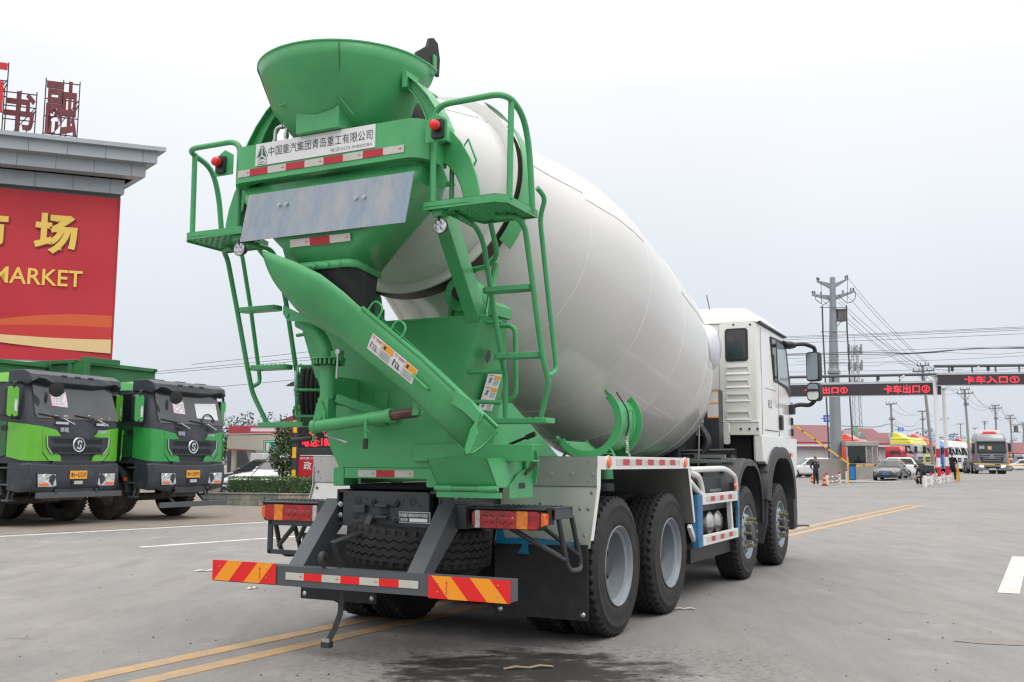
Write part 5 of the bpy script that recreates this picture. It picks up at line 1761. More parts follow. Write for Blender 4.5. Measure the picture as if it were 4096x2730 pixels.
    if extra.get('window'):
        c = MB(mat('window_daylight_paint', (0.62, 0.65, 0.67), 0.3)).slab([front(-0.2, 2.36, 0.02), front(-0.93, 2.33, 0.02), front(-0.93, 2.74, 0.02), front(-0.2, 2.70, 0.02)], (0, 0.003, 0))  # pale pane on the windscreen paints daylight seen through the rear window
        c.use(BLK).lathe([(0.19, 0), (0.215, 0), (0.215, 0.02), (0.19, 0.02)], front(-0.55, 2.26, 0.03), (0, 1, 0.2), 20, R(-85), R(85))
        c.build('rear_window', ws, smooth=0)
    else:
        c = MB()
        for k in range(46):
            c.use(random.choice([mat_ for mat_ in (STICKO, BLUEF, PLATEW, REDT, BLK)]))
            x0_, z0_ = random.uniform(-0.9, 0.9), 2.21 + random.random() ** 2 * 0.09
            s_ = random.uniform(0.015, 0.05)
            c.quad(front(x0_, z0_, 0.021), front(x0_ - s_, z0_ + 0.006, 0.021), front(x0_ - s_, z0_ + s_ * 0.5, 0.021), front(x0_, z0_ + s_ * 0.4, 0.021))
        c.build('dashboard_clutter', ws, smooth=0, fix=False)
    c = MB(BLK)
    for x0_ in (0.62, -0.28):
        c.tube([front(x0_, 2.21, 0.05), front(x0_ - 0.45, 2.15, 0.06)], 0.012, 6)
        c.tube([front(x0_ + 0.35, 2.29, 0.035), front(x0_ - 0.15, 2.23, 0.04)], 0.012, 6)
    c.use(CHROME)
    for x0_ in (0.62, -0.28):
        c.tube([front(x0_ - 0.22, 2.21, 0.06), front(x0_ - 0.48, 2.10, 0.07)], 0.02, 6)
    if not extra.get('window'):
        c.box(0.28, 0.6, 0.0, 0.03, 2.09, 2.14)
        c.box(-0.75, -0.45, 0.0, 0.03, 2.09, 2.14)
    else:
        c.use(BLK).box(0.3, 0.5, 0.0, 0.03, 2.08, 2.12)
        c.box(-0.7, -0.5, 0.0, 0.03, 2.08, 2.12)
    c.build('wiper', cab)
    # sun visor
    c = MB(DGREY)

    def vs2(x, k):
        return [(x, -0.18, 2.93 + k), (x, -0.06, 2.98 + k), (x, -0.10, 3.10), (x, -0.30, 3.19), (x, -0.75, 3.18), (x, -0.75, 2.93)]
    c.loft([vs2(1.17, -0.05), vs2(1.0, 0.03), vs2(0.62, -0.03), vs2(0, -0.035), vs2(-0.62, -0.03), vs2(-1.0, 0.03), vs2(-1.17, -0.05)])
    c.use(BLK)
    for x in (0.35, 0, -0.35):
        c.box(x - 0.07, x + 0.07, -0.16, -0.085, 3.07, 3.12)
    for x in (0.7, 0, -0.7):
        c.box(x - 0.15, x + 0.15, -0.6, -0.4, 3.19, 3.22)
    c.build('sun_visor', T, bevel=0.012, smooth=25)
    # grille with emblem
    c = MB(DGREY)
    gp = [(0.60, 1.85), (-0.98, 1.85), (-0.97, 1.62), (-0.84, 1.50), (0.42, 1.50), (0.58, 1.62)]
    cx = 0.0
    gp = [(0.80, 1.84), (-0.80, 1.84), (-0.78, 1.62), (-0.66, 1.48), (0.66, 1.48), (0.78, 1.62)]
    c.prism(gp, 'y', -0.02, 0.03)
    c.use(CHROME)
    for a, b in ((0, 5), (5, 4), (1, 2), (2, 3)):
        c.beam((gp[a][0], 0.032, gp[a][1]), (gp[b][0], 0.032, gp[b][1]), 0.02, 0.02)
    c.use(BLK)
    c.prism([(0.62, 1.80), (-0.62, 1.80), (-0.62, 1.70), (0.62, 1.70)], 'y', 0.0, 0.032)
    c.prism([(0.60, 1.63), (-0.60, 1.63), (-0.58, 1.52), (0.58, 1.52)], 'y', 0.0, 0.032)
    c.use(PLAS)
    for z0_, z1_ in ((1.70, 1.80), (1.52, 1.63)):
        for k in range(17):
            x = -0.60 + k * 0.075
            for q in range(2):
                zz = z0_ + (z1_ - z0_) * (0.25 + 0.5 * q)
                c.lathe([(0.024, 0), (0.031, 0), (0.031, 0.008), (0.024, 0.008)], (x + 0.0375 * q, 0.032, zz), (0, 1, 0), 6)
    c.use(CHROME).lathe([(0.135, 0.03), (0.155, 0.03), (0.16, 0.045), (0.15, 0.06), (0.13, 0.055), (0.128, 0.04)], (0, 0, 1.675), (0, 1, 0), 30)
    c.use(PLAS).lathe([(0.13, 0.04), (0, 0.042)], (0, 0, 1.675), (0, 1, 0), 24)
    c.use(CHROME)
    for sgn in (1, -1):
        c.prism([(-sgn * a, 1.675 + sgn * b) for a, b in ((0.065, 0.02), (0.065, 0.085), (-0.02, 0.10), (-0.06, 0.06), (-0.045, -0.005), (-0.01, -0.012), (-0.015, 0.045), (0.015, 0.06))], 'y', 0.045, 0.062)
    gr = c.build('grille', T, smooth=35)
    c = MB(CHROME)
    c.text('德龍', (0.47, 0.003, 1.93), (-1, 0, 0), (0, 0, 1), 0.10, 0.22, depth=0.008, bold=0.01)
    c.text('X3000', (-0.48, 0.003, 1.93), (-1, 0, 0), (0, 0, 1), 0.07, 0.27, depth=0.008, bold=0.015, shear=0.3)
    c.build('badge', gr, smooth=0)
    # bumper with lamps and plate
    c = MB(DGREY)
    def bsec(x, yo, z0_, z1_):
        return [(x, -0.55, z0_ + 0.05), (x, yo - 0.05, z0_), (x, yo, z0_ + 0.08), (x, yo + 0.02, (z0_ + z1_) / 2), (x, yo - 0.01, z1_ - 0.03), (x, yo - 0.06, z1_), (x, -0.55, z1_)]
    c.loft([bsec(1.22, -0.12, 0.70, 1.28), bsec(1.12, 0.02, 0.72, 1.30), bsec(0.62, 0.06, 0.64, 1.28), bsec(0.56, 0.05, 0.74, 1.28), bsec(-0.56, 0.05, 0.74, 1.28), bsec(-0.62, 0.06, 0.64, 1.28), bsec(-1.12, 0.02, 0.72, 1.30), bsec(-1.22, -0.12, 0.70, 1.28)])
    c.use(PLAS).box(-0.62, 0.62, -0.03, 0.035, 1.235, 1.33)
    c.use(BLK)
    for k in range(18):
        c.lathe([(0.02, 0), (0.0, 0.001)], (-0.56 + k * 0.066, 0.037, 1.27 + 0.02 * (k % 2)), (0, 1, 0), 6)
    c.use(DGREY)
    c.prism([(0.55, 0.62), (0.45, 0.76), (-0.45, 0.76), (-0.55, 0.62)], 'y', -0.1, 0.03)
    for s in (-1, 1):
        c.cyl((s * 0.52, 0.0, 0.72), (s * 0.52, 0.075, 0.72), 0.04, n=14)
    bp = c.build('bumper', T, bevel=0.008, smooth=30)
    for s in (-1, 1):
        c = MB(BLK).prism([(s * a, b) for a, b in ((1.02, 1.09), (0.55, 1.08), (0.50, 0.82), (0.62, 0.80), (0.98, 0.80))], 'y', 0.0, 0.055)
        c.use(LENSC).prism([(s * a, b) for a, b in ((1.0, 1.075), (0.57, 1.065), (0.53, 0.83), (0.63, 0.815), (0.97, 0.815))], 'y', 0.055, 0.068)
        c.use(BLK).lathe([(0.04, 0.0), (0.032, 0.006), (0, 0.006)], (s * 0.63, 0.066, 0.98), (0, 1, 0), 14)
        c.use(CHROME).lathe([(0.085, 0.0), (0.08, 0.006), (0.05, 0.0)], (s * 0.80, 0.068, 0.985), (0, 1, 0), 18)
        c.use(ORING).prism([(s * a, b) for a, b in ((0.95, 0.885), (0.74, 0.885), (0.72, 0.83), (0.94, 0.83))], 'y', 0.068, 0.072)
        c.build('headlight', T, smooth=20)
    c = MB(PLY).box(-0.22, 0.22, 0.075, 0.085, 0.965, 1.135)
    c.use(INK)
    c.text('鲁H', (0.20, 0.0865, 1.0), (-1, 0, 0), (0, 0, 1), 0.10, 0.14, bold=0.01)
    c.text(plate, (0.035, 0.0865, 1.0), (-1, 0, 0), (0, 0, 1), 0.10, 0.235, bold=0.01)
    c.use(RUST).box(-0.16, 0.16, 0.05, 0.09, 0.84, 0.94)
    c.use(CHROME).box(-0.11, 0.11, 0.09, 0.094, 0.855, 0.925)
    c.build('number_plate', bp, smooth=0)
    c = MB(CHASL)
    z_ = extra['bar']
    c.box(-1.22, 0.98, 0.0, 0.06, z_ - 0.06, z_ + 0.06)
    for x in (0.45, -0.55):
        c.beam((x, -0.3, 0.62), (x, 0.0, z_), 0.06, 0.04)
    c.build('underrun_bar', T, bevel=0.006)
    c = MB(DARK)
    c.box(-1.0, 1.0, -2.0, -0.35, 0.75, 1.28)
    c.box(-0.5, 0.5, -9.3, -0.3, 0.75, 1.1)
    c.box(-1.0, 1.0, -9.0, -2.3, 1.0, 1.5)
    c.use(MUDH).cyl((-1.0, -1.45, 0.5), (1.0, -1.45, 0.5), 0.09, n=10)
    c.box(-0.5, 0.5, -0.4, -0.28, 0.52, 0.68)
    c.build('chassis', T)
    # side: door window, mirror, step, arch
    for s in (1, -1):
        c = MB(GLASS).slab([(s * 1.195, -0.42, 2.25), (s * 1.195, -1.55, 2.32), (s * 1.175, -1.55, 2.86), (s * 1.165, -0.62, 2.86)], (s * 0.012, 0, 0))
        c.build('door_window', cab, smooth=0)
        c = MB(PG).prism(rrect(-0.11, 0.11, -0.30, 0.30, 0.05), 'y', -0.03, 0.0)
        c.use(BLK).prism(rrect(-0.115, 0.115, -0.305, 0.305, 0.05), 'y', -0.14, -0.03)
        c.use(LENSC).box(-0.09, -0.03, 0.0, 0.008, -0.2, 0.05)
        mo = c.build('mirror', cab, bevel=0.01)
        mo.location = (s * 1.38, -0.30, 2.52)
        mo.rotation_euler = (0, 0, s * R(-12))
        c = MB(BLK)
        c.tube([(s * 1.16, -0.35, 2.92), (s * 1.36, -0.30, 2.92), (s * 1.38, -0.32, 2.80)], 0.03, 8, fil=0.05)
        c.tube([(s * 1.18, -0.35, 2.20), (s * 1.38, -0.32, 2.20), (s * 1.38, -0.32, 2.26)], 0.03, 8, fil=0.05)
        c.build('mirror_arm', cab)
        c = MB(PLAS)
        sec_ = []
        for a in range(175, -1, -12):
            ca, sa = math.cos(R(a)), math.sin(R(a))
            sec_.append([(s * x, -1.45 + r_ * ca, 0.55 + r_ * sa * 1.05) for x, r_ in ((0.85, 0.70), (0.85, 0.76), (1.22, 0.78), (1.24, 0.70))])
        c.loft(sec_)
        c.use(CHASL)
        for z in (1.18, 0.84):
            c.box(s * 1.0, s * 1.23, -0.75, -0.45, z, z + 0.03)
        c.box(s * 1.05, s * 1.2, -0.7, -0.5, 0.52, 0.56)
        c.tube([(s * 1.08, -0.55, 0.56), (s * 1.08, -0.5, 0.75)], 0.025, 6)
        c.tube([(s * 1.18, -0.55, 0.56), (s * 1.18, -0.5, 0.75)], 0.025, 6)
        c.use(ORING).box(s * 1.235, s * 1.25, -0.82, -0.72, 0.90, 0.97)
        c.build('step_and_arch', T, smooth=40)
        c = MB(BLK).prism(rrect(-0.78, -0.62, 1.95, 2.05, 0.03, 2), 'x', s * 1.215, s * 1.24)
        c.build('door_handle', cab)
    c = MB(BLK)
    c.tube([(0.98, -0.12, 3.03), (0.92, 0.05, 3.0), (0.84, 0.16, 2.92)], 0.03, 8)
    c.lathe([(0.0, 0.0), (0.10, 0.005), (0.15, 0.04), (0.155, 0.07), (0.145, 0.075), (0, 0.06)], (0.72, 0.10, 2.80), (0.1, 0.25, -0.05), 20)
    c.sphere((0.86, 0.0, 2.62), 0.07, 10, 8, (0.5, 0.5, 1.8))
    c.build('front_mirror', cab)
    ex = extra['sticker']
    c = MB(ex[0])
    c.box(1.218, 1.224, -1.45, -1.12, 1.64, 1.86)
    c.use(REDT if ex[1] else INKG).box(1.224, 1.227, -1.43, -1.14, 1.79, 1.85)
    c.use(REDINK if ex[1] else INK)
    for r_ in range(2):
        for k in range(4):
            c.box(1.224, 1.2265, -1.43 + k * 0.075, -1.375 + k * 0.075, 1.66 + r_ * 0.06, 1.70 + r_ * 0.06)
    c.build('door_sticker', cab, smooth=0)
    # dump body
    c = MB(BODYG)
    zb = extra['box']
    c.box(-1.27, 1.27, -2.62, -2.56, 1.35, zb)
    c.box(-1.27, -1.21, -9.2, -2.56, 1.35, zb)
    c.box(1.21, 1.27, -9.2, -2.56, 1.35, zb)
    c.box(-1.27, 1.27, -9.2, -9.14, 1.35, zb - 0.1)
    c.box(-1.27, 1.27, -9.2, -2.56, 1.30, 1.36)
    for y in (-2.56, -4.2, -5.9, -7.6, -9.1):
        for s in (-1, 1):
            c.box(s * 1.27, s * 1.33, y - 0.12, y, 1.3, zb)
    for s in (-1, 1):
        c.box(s * 1.2, s * 1.34, -9.2, -2.5, zb, zb + 0.09)
    c.box(-1.3, 1.3, -2.66, -2.5, zb, zb + 0.09)
    if extra['lip']:
        c.box(0.2, 1.3, -2.3, -2.2, zb + 0.02, zb + 0.16)
        c.box(1.1, 1.3, -2.66, -2.2, zb - 0.3, zb + 0.02)
    c.build('dump_body', T, bevel=0.006)
    for s in (1, -1):
        for y, dual in ((-1.45, 0), (-3.3, 0), (-7.1, 1), (-8.45, 1)):
            w = bpy.data.objects.new('wheel', None)
            col.objects.link(w)
            w.parent = T
            c = MB(MUDT)
            rn = 0.55
            c.lathe([(0.28, -0.30), (0.45, -0.31), (0.52, -0.29), (rn, -0.26), (rn, -0.20), (rn - 0.012, -0.19), (rn, -0.18), (rn, -0.12), (rn - 0.012, -0.11), (rn, -0.10), (rn, -0.05), (0.52, -0.015), (0.45, 0.005), (0.36, 0.004), (0.29, -0.01)], (0, 0, 0), (1, 0, 0), 44)
            for k in range(44):
                a = 2 * PI * k / 44
                c.box(-0.045, -0.01, -0.014, 0.014, -0.025, 0.018, Matrix.Rotation(a, 4, 'X') @ Matrix.Translation((0, 0, rn - 0.018)))
            c.build('tyre', w)
            c = MB(MUDH)
            if dual:
                c.lathe([(0.30, -0.02), (0.285, 0.0), (0.27, -0.1), (0.2, -0.16), (0, -0.16)], (0, 0, 0), (1, 0, 0), 28)
            else:
                c.lathe([(0.30, -0.02), (0.285, 0.0), (0.265, -0.05), (0.22, 0.0), (0.15, 0.015), (0.14, 0.06), (0.1, 0.08), (0, 0.085)], (0, 0, 0), (1, 0, 0), 28)
                for k in range(10):
                    a = 2 * PI * k / 10
                    c.cyl((0.0, 0.18 * math.cos(a), 0.18 * math.sin(a)), (0.04, 0.18 * math.cos(a), 0.18 * math.sin(a)), 0.018, n=6)
            c.build('rim', w)
            w.location = (s * 1.19, y, 0.55)
            w.rotation_euler = (0, 0, 0 if s > 0 else PI)
    return T


dump_truck((-9.15, 21.2), 'lime green dump truck with clutter on its dashboard, nearer the left edge', (0.115, 0.42, 0.028), '42D05', dict(paper=(0.42, 2.47, 0.40, 0.33), bar=0.64, sticker=(STICKO, 1), box=3.50, lip=0))
dump_truck((-7.50, 23.6), 'mid green dump truck with window daylight painted on its windscreen, right of the lime green one', (0.03, 0.29, 0.06), '028W3', dict(paper=(0.35, 2.45, 0.36, 0.32), bar=0.355, sticker=(mat('grey_sticker', (0.45, 0.5, 0.5), 0.5), 0), window=1, box=3.62, lip=1))

# ================================================================ market building on the left
BL = thing('market_building', 'tall market hall with grey stepped cornice and huge red banner', 'building', (-15.3, 38.0, 0), R(20.3))
WALLM = mat('pale_wall_render', (0.46, 0.47, 0.48), 0.7, nv=0.05, ns=0.6)
CORN = mat('grey_cladding_panel', (0.36, 0.40, 0.43), 0.4, metal=0.2, nv=0.05, ns=0.7, dirt=((0.25, 0.24, 0.22), 0.3, 0.8))
CORND = mat('dark_joint_and_shade', (0.10, 0.105, 0.11), 0.6)
c = MB(WALLM)
c.prism([(0, 0.1), (-40, 0.1), (-40, 16), (-6, 16)], 'z', 0, 11.55)
c.use(CORND).box(-40, 0.02, 0.05, 0.11, 11.48, 11.75)  # dark strip paints the shade under the cornice above the banner
c.use(PLATEW).box(-40, -0.2, 0.02, 0.1, 4.6, 5.15)
c.build('wall', BL)
for k, (z0, z1, ov) in enumerate(((11.62, 12.18, 0.15), (12.18, 12.64, 0.90), (12.66, 13.10, 1.30))):
    c = MB(CORN)
    c.prism([(ov, -ov), (-40, -ov), (-40, 16), (ov - 6, 16)], 'z', z0, z1)
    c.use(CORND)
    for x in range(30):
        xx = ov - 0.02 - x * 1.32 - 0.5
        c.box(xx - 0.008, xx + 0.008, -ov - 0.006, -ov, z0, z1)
    c.use(CORN).prism([(ov + 0.3, -ov - 0.22), (-40, -ov - 0.22), (-40, 16), (ov - 5.6, 16)], 'z', z1, z1 + 0.07 if k < 2 else z1 + 0.16)
    c.build('cornice', BL)
BANR = mat('red_banner_cloth', (0.48, 0.022, 0.035), 0.6, nv=0.06, ns=0.5, bump=0.25, bs=0.9)
c = MB(BANR)
nx_, nz_ = 60, 14
vs_ = []
for j in range(nz_ + 1):
    for i in range(nx_ + 1):
        x = -30 + 29.98 * i / nx_
        z = 5.05 + 6.42 * j / nz_
        vs_.append((x, -0.03 - 0.02 * math.sin(x * 2.1 + z) - 0.015 * math.sin(x * 0.9 - 1.7 * z), z))
c.add(vs_, [(j * (nx_ + 1) + i, j * (nx_ + 1) + i + 1, (j + 1) * (nx_ + 1) + i + 1, (j + 1) * (nx_ + 1) + i) for j in range(nz_) for i in range(nx_)])
c.use(mat('banner_edge', (0.40, 0.02, 0.03), 0.6)).box(-0.03, 0.03, -0.06, 0.1, 5.05, 11.47)
YBAN = mat('banner_gold', (0.80, 0.55, 0.11), 0.5)
YSH = mat('banner_shade', (0.16, 0.02, 0.02), 0.6)
for m, o in ((YSH, (0.05, -0.066, -0.05)), (YBAN, (0, -0.075, 0))):
    c.use(m)
    for body, x, z, h, w in (('场', -2.93, 9.10, 1.55, 1.5), ('市', -5.32, 9.10, 1.55, 1.5), ('MARKET', -4.25, 7.88, 0.62, 3.08), ('TRUCK', -7.9, 7.88, 0.62, 3.0)):
        if m is YSH and len(body) > 1:
            continue
        c.text(body, (x + o[0], o[1], z + o[2]), (1, 0, 0), (0, 0, 1), h, w, bold=0.035 if len(body) == 1 else 0.012, res=4)
BAND = [(mat('banner_orange', (0.62, 0.10, 0.03), 0.6), lambda x: 6.30 + 0.55 * math.sin(min(1, max(0, (x + 5.0) / 4.0)) * 1.5), lambda x: 5.95 + 0.10 * math.sin((x + 6) * 0.5), -0.062), (mat('banner_crimson', (0.52, 0.035, 0.03), 0.6), lambda x: 6.20 + 0.20 * math.sin((x + 5.5) * 0.35), lambda x: 5.9, -0.066), (mat('banner_cream', (0.72, 0.52, 0.27), 0.6), lambda x: 5.93 + 0.03 * math.sin(x), lambda x: 5.80 - 0.075 * (x + 5.3) - 0.05 * math.sin((x + 5) * 0.6), -0.070)]
for m, hi, lo, y in BAND:
    c.use(m)
    q = [-9 + 8.96 * k / 30 for k in range(31)]
    vs_ = [(x, y, max(5.06, hi(x))) for x in q] + [(x, y, max(5.06, min(hi(x), lo(x)))) for x in q]
    c.add(vs_, [(i, i + 1, 31 + i + 1, 31 + i) for i in range(30)])
c.build('banner', BL, smooth=60, fix=False)
LET = mat('sign_letter_red', (0.15, 0.028, 0.035), 0.5, nv=0.3, ns=4)
LETB = mat('sign_letter_bright_red', (0.55, 0.02, 0.03), 0.4)
FRM = mat('sign_frame_steel', (0.06, 0.045, 0.045), 0.6)
for nm, body, x, z, h, w, m, y in (('rooftop_letter', '融', -2.78, 13.62, 2.15, 1.12, LET, -0.4), ('rooftop_letter', '书', -4.22, 13.6, 1.65, 1.05, LET, -0.1), ('rooftop_letter', '石', -5.45, 14.1, 1.9, 1.35, LETB, -0.9)):
    c = MB(m).text(body, (x, y, z), (1, 0, 0), (0, 0, 1), h, w, bold=0.02, depth=0.05, res=3)
    c.use(FRM)
    for xx in (x - 0.05, x + w * 0.5, x + w + 0.02):
        c.box(xx - 0.02, xx + 0.02, y + 0.12, y + 0.16, 13.1, z + h + 0.1)
    for k in range(4):
        zz = z + h * (0.02 + 0.32 * k)
        c.box(x - 0.05, x + w + 0.02, y + 0.11, y + 0.15, zz, zz + 0.035)
    c.beam((x, y + 0.1, 13.2), (x + w, y + 0.2, z + h * 0.7), 0.03, 0.03)
    c.beam((x + w, y + 0.1, z + h * 0.6), (x + 0.4, y + 1.2, 13.2), 0.03, 0.03)
    c.build(nm, BL, smooth=0)

# ================================================================ planter, hedge, sign board, post and clipped bush
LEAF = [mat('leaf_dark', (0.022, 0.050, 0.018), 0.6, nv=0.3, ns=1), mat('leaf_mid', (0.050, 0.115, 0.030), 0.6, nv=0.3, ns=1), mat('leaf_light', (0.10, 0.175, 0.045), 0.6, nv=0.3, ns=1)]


def leaves(mb, c0, rad_, n, size, box=False, mats=LEAF, hollow=0.45):
    for k in range(n):
        if box:
            p = Vector((random.uniform(-1, 1), random.uniform(-1, 1), random.uniform(-1, 1)))
            if random.random() < 0.6:
                p[random.choice((0, 1, 2, 2))] = random.choice((-1, 1, 1)) * random.uniform(0.85, 1.06)
        else:
            while True:
                p = Vector((random.uniform(-1, 1), random.uniform(-1, 1), random.uniform(-1, 1)))
                if hollow < p.length < 1 + 0.1 * random.random():
                    break
        q = Vector(c0) + Vector((p.x * rad_[0], p.y * rad_[1], p.z * rad_[2]))
        s = size * random.uniform(0.6, 1.4)
        a = Vector((random.gauss(0, 1), random.gauss(0, 1), random.gauss(0, 1))).normalized()
        b = a.orthogonal().normalized()
        b = (Matrix.Rotation(random.random() * 6.28, 3, a) @ b)
        d = a.cross(b)
        mb.use(mats[min(len(mats) - 1, int(random.random() ** 1.3 * len(mats)))])
        mb.add([q - b * s, q + d * s * 0.45, q + b * s, q - d * s * 0.45], [(0, 1, 2, 3)])
    return mb


random.seed(5)
BRK = mat('painted_block', (0.12, 0.15, 0.15), 0.8, nv=0.1, ns=2, dirt=((0.38, 0.33, 0.25), 0.7, 1.2))
BRT = mat('tan_block', (0.34, 0.29, 0.22), 0.85, nv=0.15, ns=3)
STONE = mat('stone_pier', (0.30, 0.25, 0.20), 0.85, nv=0.2, ns=5)
w = thing('planter_wall', 'low block planter wall, half dark green, half bare tan', 'wall', (-9.35, 31.3, 0), R(-12))
c = MB(BRT)
for r_ in range(2):
    for k in range(13):
        m = BRK if (k < 4 or (r_ == 1 and k < 6)) else BRT
        c.use(m).box(k * 0.42 - (0.2 if r_ else 0) + 0.006, (k + 1) * 0.42 - (0.2 if r_ else 0) - 0.006, -0.1, 0.1, r_ * 0.17 + 0.004, r_ * 0.17 + 0.166)
c.build('wall_blocks', w, bevel=0.006)
c = MB(BRK).box(-0.25, 5.4, -0.12, 0.12, 0.342, 0.385)
c.use(DIRT).box(-0.2, 5.3, 0.1, 3.0, 0.02, 0.34)
c.build('coping', w, bevel=0.006)
c = MB(STONE)
random.seed(3)
for k in range(9):
    for j in range(2):
        o = random.uniform(-0.015, 0.015)
        c.box(-0.17 + j * 0.17 + o, -0.01 + j * 0.17 + o, -0.15 + o, 0.15 + o, 0.38 + k * 0.085, 0.455 + k * 0.085)
o = c.build('stone_pier', bevel=0.01)
o.location = (-9.43, 32.0, 0)
tag(o, 'stacked stone pier at the left end of the hedge', 'pier')
c = MB()
for k in range(4):
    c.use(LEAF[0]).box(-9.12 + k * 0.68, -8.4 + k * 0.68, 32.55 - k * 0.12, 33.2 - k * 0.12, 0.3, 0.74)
    leaves(c, (-8.75 + k * 0.68, 32.9 - k * 0.12, 0.56), (0.42, 0.45, 0.28), 1500, 0.036, box=True, mats=LEAF[1:])
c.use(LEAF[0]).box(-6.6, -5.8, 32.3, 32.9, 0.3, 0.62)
leaves(c, (-6.2, 32.6, 0.48), (0.5, 0.4, 0.22), 900, 0.036, box=True, mats=LEAF[1:])
o = c.build('hedge', smooth=0, fix=False)
tag(o, 'low clipped green hedge growing in the planter in front of the white car', 'hedge')
t = thing('clipped_bush', 'round dark leafy bush in front of the sign board', 'bush', (-7.72, 34.0, 0))
c = MB(mat('bark', (0.10, 0.08, 0.06), 0.9)).tube([(0, 0, 0.3), (0.03, 0, 0.9), (0.0, 0, 1.5)], [0.05, 0.04, 0.03], 8)
c.build('trunk', t)
c = MB()
leaves(c, (0.0, 0, 1.55), (0.46, 0.44, 0.55), 1500, 0.05)
leaves(c, (0.05, 0, 2.25), (0.34, 0.34, 0.5), 1000, 0.05)
leaves(c, (0.15, 0, 1.0), (0.30, 0.3, 0.3), 350, 0.05, hollow=0.1)
c.use(PLATEW)
c.build('crown', t, smooth=0, fix=False)
YBK = mat('warning_yellow', (0.78, 0.45, 0.02), 0.5, nv=0.1, ns=5)
t = thing('striped_post', 'black and yellow striped post with guy wires beside the red sign board', 'post', (-7.06, 32.7, 0.3))
c = MB(CHAS)
for z0, z1, m in ((0.05, 0.41, CHAS), (0.41, 0.78, YBK), (0.78, 1.16, CHAS), (1.16, 1.51, YBK), (1.51, 1.98, CHAS), (1.98, 2.16, YBK), (2.16, 2.33, CHAS), (2.33, 2.38, YBK), (2.38, 2.74, CHAS)):
    c.use(m).cyl((0, 0, z0), (0, 0, z1), 0.068, n=14)
c.use(RUST).box(-0.08, 0.08, -0.08, 0.08, 2.58, 2.74)
c.build('post_shaft', t)
c = MB(RUST)
c.tube([(0, 0, 2.1), (-1.65, -0.6, 0.1)], 0.014, 5)
c.tube([(0, 0, 1.08), (-1.1, 0.2, 1.02)], 0.018, 5)
c.tube([(-0.62, -0.35, 0.62), (-0.32, -0.5, 0.1)], 0.012, 5)
c.build('guy_wire', t)
# LED notice board
LED = mat('led_red', (0.9, 0.02, 0.03), 0.5, emit=((1.0, 0.03, 0.06), 1.6))
LEDP = mat('led_panel', (0.022, 0.018, 0.02), 0.4)
t = thing('led_notice_board', 'dark LED notice board with glowing red characters and a red poster below', 'sign', (-7.2, 33.6, 0), R(-4))
c = MB(CHAS)
c.box(-0.08, 3.6, 0.0, 0.25, 3.45, 3.75)
c.box(-0.08, 0.08, 0.0, 0.25, 0.66, 3.45)
c.box(0.08, 3.6, 0.0, 0.2, 1.56, 1.80)
c.box(0.08, 3.6, 0.0, 0.2, 0.66, 0.76)
for x in (0.2, 3.2):
    c.box(x - 0.08, x + 0.08, 0.06, 0.2, 0.0, 0.7)
fr = c.build('board_frame', t, bevel=0.01)
c = MB(LEDP).box(0.08, 3.6, 0.03, 0.2, 1.80, 3.45)
c.use(LED)
for body, x, z, h, w_ in (('市', 0.25, 3.06, 0.34, 0.34), ('火爆招商', 0.58, 2.64, 0.34, 1.45), ('联系人..', 0.42, 2.22, 0.32, 0.98), ('电话:18863', 0.20, 1.84, 0.33, 1.28)):
    c.text(body, (x, 0.022, z), (1, 0, 0), (0, 0, 1), h, w_, bold=0.015)
c.build('led_panel', t, smooth=0)
c = MB(mat('red_poster', (0.50, 0.015, 0.035), 0.5)).box(0.09, 3.55, 0.03, 0.1, 0.76, 1.55)
c.use(PLATEW).text('梁山县二手车', (0.14, 0.026, 1.42), (1, 0, 0), (0, 0, 1), 0.08, 0.62, bold=0.02)
c.text('政', (0.27, 0.026, 1.07), (1, 0, 0), (0, 0, 1), 0.28, 0.27, bold=0.015)
c.build('poster', t, smooth=0)

# ================================================================ things behind the hedge
CANO = mat('cream_canopy', (0.45, 0.42, 0.36), 0.6, nv=0.05, ns=1)
t = thing('carport_canopy', 'cream cantilever carport over the charging bays', 'canopy', (-13.5, 52.0, 0), R(-12))
c = MB(CANO)
c.slab([(-1.4, 0, 2.70), (1.05, 0, 2.75), (1.9, 0.3, 2.5), (1.9, 3.5, 2.5), (-1.4, 3.5, 2.7)], (0, 0, 0.06))
c.slab([(-1.35, 0.05, 2.0), (1.8, 0.05, 1.85), (1.9, 0.3, 2.5), (1.05, 0, 2.7), (-1.4, 0, 2.66)], (0, 0.05, 0))
c.build('canopy_roof', t)
c = MB(CANO)
c.prism([(-0.1, 0), (0.1, 0), (0.2, 1.5), (0.0, 2.0), (-0.5, 2.1), (-0.2, 1.4)], 'y', 0.3, 0.5)
c.box(-1.2, -1.0, 0.3, 0.5, 0, 2.1)
c.build('canopy_leg', t)
c = MB(mat('charger_sign_green', (0.0, 0.28, 0.20), 0.4)).box(0, 1.3, 0, 0.06, 0, 0.62)
c.use(PLATEW)
for a in ((0.04, 0.07, 0.04, 0.58), (1.23, 1.26, 0.04, 0.58), (0.04, 1.26, 0.04, 0.07), (0.04, 1.26, 0.55, 0.58), (0.15, 0.32, 0.12, 0.5), (0.36, 0.40, 0.18, 0.40)):
    c.box(a[0], a[1], -0.006, 0, a[2], a[3])
c.text('充电', (0.5, -0.007, 0.14), (1, 0, 0), (0, 0, 1), 0.34, 0.7, bold=0.02)
o = c.build('charging_sign', smooth=0)
o.location = (-12.1, 49.0, 1.74)
o.rotation_euler = (0, 0, R(-8))
tag(o, 'green sign with a white charger symbol hanging under the cream canopy', 'sign')
